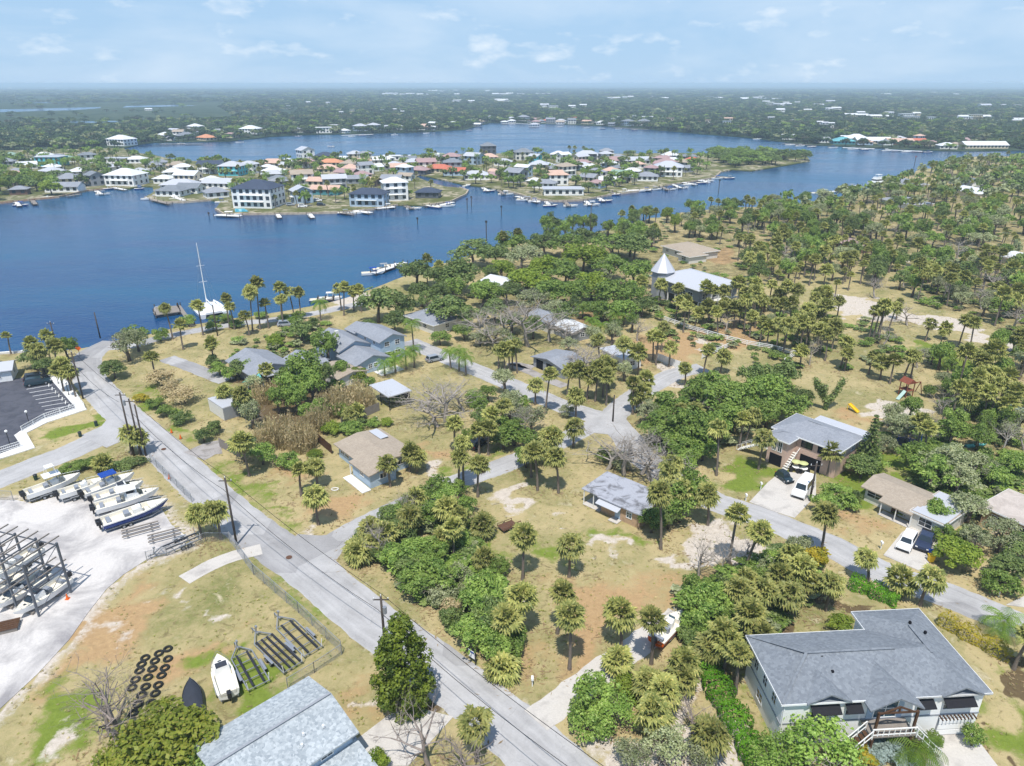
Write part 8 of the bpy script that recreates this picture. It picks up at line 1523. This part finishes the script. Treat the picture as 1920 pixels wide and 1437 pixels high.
# forked tree wrapped in creeper
b = P(1547, 768); t = thing('forked_tree', 'dark forked tree wrapped in creeper behind the pink house', 'tree', b); lim = [[(0, 0, 0), (.1, 0, 1.6), (-1.6, .4, 4.0), (-2.6, .6, 6.2)], [(.1, 0, 1.5), (1.6, .2, 3.6), (2.8, .3, 6.4)], [(-.8, .2, 2.8), (-1.2, -.6, 5.4)]]; tb = MB(); Cs, Ns = [], []
for L_ in lim:
    tb.tube(L_, [.34 - .07 * k for k in range(len(L_))], 7)
    for p_, q_ in zip(L_[:-1], L_[1:]):
        n = 520; f = rng.uniform(0, 1, (n, 1)); d = unit(rng.normal(size=(n, 3))); Cs.append(np.array(p_) * (1 - f) + np.array(q_) * f + d * rng.uniform(.3, .85, (n, 1)) * min(1, q_[2] / 4 + .3)); Ns.append(unit(d + rng.normal(size=(n, 3)) * .4))
tb.build('trunk', OBARK, t, True); put('creeper', quads_mesh('creeper', leaf_quads(np.concatenate(Cs), np.concatenate(Ns), .24, rng), LM['dark']), t)

# ---------------- woods that read as one mass (uncountable): one object per wood, points carrying crowns
def joined(name, parts):
    bm = bmesh.new(); mats = []
    for me, M in parts:
        n0 = len(bm.faces); b2 = bmesh.new(); b2.from_mesh(me); bmesh.ops.transform(b2, matrix=M, verts=b2.verts); tmp = bpy.data.meshes.new('t'); b2.to_mesh(tmp); b2.free()
        bm.from_mesh(tmp); bpy.data.meshes.remove(tmp); bm.faces.ensure_lookup_table()
        mm = me.materials[0]
        if mm not in mats: mats.append(mm)
        for f in bm.faces[n0:]: f.material_index = mats.index(mm)
    me = bpy.data.meshes.new(name); bm.to_mesh(me); bm.free()
    for mm in mats: me.materials.append(mm)
    return bpy.data.objects.new(name, me)
def Tm(loc, s): return Matrix.Translation(loc) @ Matrix.Diagonal((*s, 1))
PCOL = bpy.data.collections.new('woodland_kinds')
def low_crown(kind, seed, K=16, per=16, size=0.26): return broad_crown('far_crown', LM[kind], seed, K, per, 0.36, size, 0.8)
FK = []
for k, kd in enumerate(('oak', 'dark', 'dark', 'grey', 'oak')):
    FK.append(joined('far_tree_%d' % k, [(low_crown(kd, 500 + k), Tm((0, 0, 0.62), (0.62, 0.62, 0.50))), (BTR[k % 4], Tm((0, 0, 0), (1, 1, 1)))]))
FK.append(joined('far_tree_5', [(FANS[2], Tm((0, 0, 0.86), (0.13, 0.13, 0.13))), (PTR[0][0], Tm((0, 0, 0), (0.16, 0.16, 0.86)))]))
LM['far1'] = leafmat('far_leaf', S(48, 72, 48, 0.85), S(84, 104, 66, 0.9), S(112, 112, 84, 0.9), 0.15, 0.35); LM['far2'] = leafmat('far_scrub_leaf', S(84, 84, 72, 0.85), S(112, 112, 84, 0.9), None, 0.15, 0.3)
for k, kd in enumerate(('far1', 'far1', 'far2')): FK.append(joined('far_tree_%s' % 'abc'[k], [(low_crown(kd, 560 + k, 14, 14, 0.30), Tm((0, 0, 0.60), (0.62, 0.62, 0.50))), (BTR[k], Tm((0, 0, 0), (1, 1, 1)))]))
for o in FK: PCOL.objects.link(o)
def wood(name, rows):
    """rows of (x, y, z, sx, sz, kind)"""
    A = np.array(rows, np.float32); n = len(A); me = bpy.data.meshes.new(name); me.vertices.add(n); me.vertices.foreach_set('co', A[:, :3].ravel().copy())
    a = me.attributes.new('scl', 'FLOAT_VECTOR', 'POINT'); a.data.foreach_set('vector', np.stack([A[:, 3], A[:, 3], A[:, 4]], -1).ravel().copy())
    a = me.attributes.new('rot', 'FLOAT_VECTOR', 'POINT'); rr = np.zeros((n, 3), np.float32); rr[:, 2] = RNG.uniform(0, 6.28, n); a.data.foreach_set('vector', rr.ravel().copy())
    a = me.attributes.new('idx', 'INT', 'POINT'); a.data.foreach_set('value', A[:, 5].astype(np.int32).copy())
    o = stuff(put(name, me)); ng = bpy.data.node_groups.new(name, 'GeometryNodeTree')
    ng.interface.new_socket('Geometry', in_out='INPUT', socket_type='NodeSocketGeometry'); ng.interface.new_socket('Geometry', in_out='OUTPUT', socket_type='NodeSocketGeometry')
    gi = ng.nodes.new('NodeGroupInput'); go = ng.nodes.new('NodeGroupOutput'); ip = ng.nodes.new('GeometryNodeInstanceOnPoints')
    ci = ng.nodes.new('GeometryNodeCollectionInfo'); ci.inputs['Collection'].default_value = PCOL; ci.inputs['Separate Children'].default_value = True; ci.inputs['Reset Children'].default_value = True
    def attr(nm, ty):
        q = ng.nodes.new('GeometryNodeInputNamedAttribute'); q.data_type = ty; q.inputs['Name'].default_value = nm; return q.outputs['Attribute']
    ip.inputs['Pick Instance'].default_value = True
    lk = ng.links.new; lk(gi.outputs[0], ip.inputs['Points']); lk(ci.outputs[0], ip.inputs['Instance']); lk(attr('idx', 'INT'), ip.inputs['Instance Index'])
    e2r = ng.nodes.new('FunctionNodeEulerToRotation'); lk(attr('rot', 'FLOAT_VECTOR'), e2r.inputs[0]); lk(e2r.outputs[0], ip.inputs['Rotation']); lk(attr('scl', 'FLOAT_VECTOR'), ip.inputs['Scale']); lk(ip.outputs[0], go.inputs[0])
    md = o.modifiers.new('crowns', 'NODES'); md.node_group = ng; return o
rows = []
for p in REST:
    if p[0] in ('palm', 'queen'): rows.append((p[1], p[2], 0, p[3] * 1.05, p[3], 5))
    elif p[0] == 'bare': continue
    elif p[0] in BROAD: rows.append((p[1], p[2], 0, p[4] / 0.60, p[3], {'oak': 0, 'lime': 4, 'airy': 4, 'dark': 1, 'grey': 3}.get(p[0], 2)))
if rows: o = wood('background_trees', rows); o['label'] = 'crowded trees between the far houses and in the back of the woods'; o['category'] = 'woodland'
rows = []
def clear_of(x, y):
    return not any((x - k[0]) ** 2 + (y - k[1]) ** 2 < k[2] ** 2 for k in FARKEEP)
def far_density(x, y):
    """open marsh on the left, woods elsewhere"""
    px, py = PX((x, y, 0)); n = 0.5 + 0.5 * sin(x * 0.011 + 1.3 * sin(y * 0.006)) * sin(y * 0.008 + 2 * sin(x * 0.005)); d = 0.45 + 0.55 * n
    if px < 560 and py < 236 and py < 250 - (px / 560) * 30: d *= 0.30 if n < 0.6 else 0.9
    if px < 420 and 193 < py < 226: d *= 0.05
    if px < 240 and 226 <= py < 240: d *= 0.15
    return d
FARa = np.array([(p[0], p[1]) for p in FAR])
def far_rows(d0, d1, n, smin, smax, seed, wide=1.0):
    rng = np.random.default_rng(seed); u = rng.uniform(0, 1, n); dd = np.sqrt(d0 * d0 + u * (d1 * d1 - d0 * d0)); th = rng.uniform(-0.72, 0.72, n)
    x = dd * np.sin(th) * 1.02; y = dd * np.cos(th); ok = sdf(x, y, [tuple(v) for v in FARa]) > 3
    o = []
    for a, b in zip(x[ok], y[ok]):
        if rng.uniform() > far_density(a, b) or not clear_of(a, b): continue
        s = rng.uniform(smin, smax); o.append((a, b, 0, s * wide * rng.uniform(0.9, 1.5), s * rng.uniform(0.75, 1.05), int(rng.choice([0, 1, 8, 9, 10, 3, 5], p=[.07, .10, .34, .30, .11, .05, .03]))))
    return o
rows = far_rows(560, 1500, 24000, 5.5, 9, 21) + far_rows(1500, 3200, 30000, 6, 9, 22, 1.35) + far_rows(3200, 9000, 26000, 8, 12, 23, 2.6)
o = wood('far_woods', rows); o['label'] = 'flat woods and mangroves reaching to the horizon'; o['category'] = 'woodland'
# ---------------- weeds and undergrowth: too many to count
def tuft(name, m, seed, n=16, h=0.5):
    rng = np.random.default_rng(seed); o = []
    for i in range(n):
        a = rng.uniform(0, 6.28); b = np.array([cos(a), sin(a), 0]) * rng.uniform(0, .25); t_ = b + np.array([cos(a) * rng.uniform(.1, .5), sin(a) * rng.uniform(.1, .5), h * rng.uniform(.5, 1.1)]); q = np.array([-sin(a), cos(a), 0]) * .07
        o.append([b - q, b + q, t_ + q * .3, t_ - q * .3])
    me = quads_mesh(name, o, m); return bpy.data.objects.new(name, me)
WEED = [leafmat('green_weed', S(128, 136, 62, .95), S(166, 168, 88, 1.0), None, .2, .3), leafmat('dry_weed', S(168, 154, 108, .9), S(196, 182, 136, .95), None, .2, .3)]
for k in range(2): PCOL.objects.link(tuft('far_tree_%d' % (6 + k), WEED[k], 700 + k))
def litter(name, m, seed):
    rng = np.random.default_rng(seed); o = []
    for i in range(14):
        a = rng.uniform(0, 6.28); c = np.array([rng.normal(0, .8), rng.normal(0, .8), .05]); d = np.array([cos(a), sin(a), rng.uniform(-.1, .1)]) * rng.uniform(.1, .34); q = np.array([-sin(a), cos(a), 0]) * rng.uniform(.03, .09); o.append([c - d, c - q, c + d, c + q])
    return bpy.data.objects.new(name, quads_mesh(name, o, m))
PCOL.objects.link(litter('far_tree_d', LM['dryf'], 800))
def open_ground(x, y):
    ok = sdf(x, y, LAND) > 1.0
    for nme, (pts, wd) in list(ROADS.items()) + list(DRIVES.items()): ok &= polydist(x, y, spline([P(*p) for p in pts], 3.0)) > wd / 2 + .15
    for nme, poly in SHEETS.items(): ok &= sdf(x, y, W2(poly)) < -.1
    for k in KEEP: ok &= (x - k[0]) ** 2 + (y - k[1]) ** 2 > (k[2] * .8) ** 2
    return ok
n = 44000; yy = 35 + 190 * RNG.uniform(0, 1, n) ** 1.3; xx = RNG.uniform(-.78, .78, n) * (yy + 12); clump = np.sin(xx * .31 + 2 * np.sin(yy * .17)) * np.sin(yy * .27 + 2 * np.sin(xx * .13)) + .5 * np.sin(xx * 1.1 + yy * .7)
ok = open_ground(xx, yy) & (RNG.uniform(-1.1, 1.4, n) < clump); xx, yy = xx[ok], yy[ok]; sz = RNG.uniform(.15, .45, len(xx))
o = wood('weeds', [(a, b, -.02, s_, s_ * .8, 6 + int(RNG.uniform() < .55)) for a, b, s_ in zip(xx, yy, sz)]); o['label'] = 'low weeds and grass tufts all over the lots'; o['category'] = 'weeds'
rows = []
for poly, n in ((LITTER[0], 900), (LITTER[1], 260), (LITTER[2], 110), (LITTER[3], 120), (LITTER[4], 110), (LITTER[5], 110), (LITTER[6], 70), ([(1220, 560), (1600, 590), (1760, 680), (1500, 700), (1230, 640)], 160)):
    q = W2(poly); bx = [v[0] for v in q]; by = [v[1] for v in q]; x = RNG.uniform(min(bx), max(bx), n * 3); y = RNG.uniform(min(by), max(by), n * 3); ok = (sdf(x, y, q) > 0) & open_ground(x, y)
    rows += [(a, b, -.15, RNG.uniform(1.2, 3.4), RNG.uniform(.7, 2.0), int(RNG.choice([0, 1, 3, 4]))) for a, b in list(zip(x[ok], y[ok]))[:n]]
lit = []
for p in PLANTS:
    if p[2] < 200:
        for _ in range(5 if p[0] in ('palm', 'bare') else 3): a = RNG.uniform(0, 6.28); d_ = RNG.uniform(.3, 4.0); lit.append((p[1] + cos(a) * d_, p[2] + sin(a) * d_, .01, RNG.uniform(.6, 1.3), 1, 11))
lx = np.array([q[0] for q in lit]); ly = np.array([q[1] for q in lit]); ok = open_ground(lx, ly); lit = [q for q, k in zip(lit, ok) if k]
o = wood('leaf_litter', lit); o['label'] = 'fallen dry fronds and leaf litter under the trees'; o['category'] = 'litter'
o = wood('undergrowth', rows); o['label'] = 'low undergrowth between the trees of the woods'; o['category'] = 'undergrowth'
# ---------------- the air over the river
hz = bpy.data.materials.new('haze_air'); t, o = nodes(hz); pv = t.nodes.new('ShaderNodeVolumePrincipled'); pv.inputs['Color'].default_value = (0.66, 0.84, 1.0, 1); pv.inputs['Density'].default_value = 1.8e-4; pv.inputs['Anisotropy'].default_value = 0.0
t.links.new(pv.outputs[0], o.inputs['Volume'])
stuff(MB().box(0, 0, -4.0, 200000, 200000, 68).build('haze', hz))['label'] = 'pale blue air thickening towards the horizon'
MANG = [(1235, 243), (1300, 250), (1400, 258), (1470, 266), (1500, 268), (1480, 262), (1400, 252), (1300, 244)]
def far_labels():
    for cat_, noun in (('house', 'house'), ('building', 'building')):
        items = [(t, x, y, adj) for t, x, y, adj, rf in FARH if t['category'] == cat_]
        assign_labels(items, noun)
        for t, x, y, adj, rf in FARH:
            if t['category'] == cat_: t['group'] = 'houses across the water' if cat_ == 'house' else 'buildings of the far town'
    assign_labels(FD, 'timber dock'); assign_labels(FB, 'moored motor boat')
far_labels()
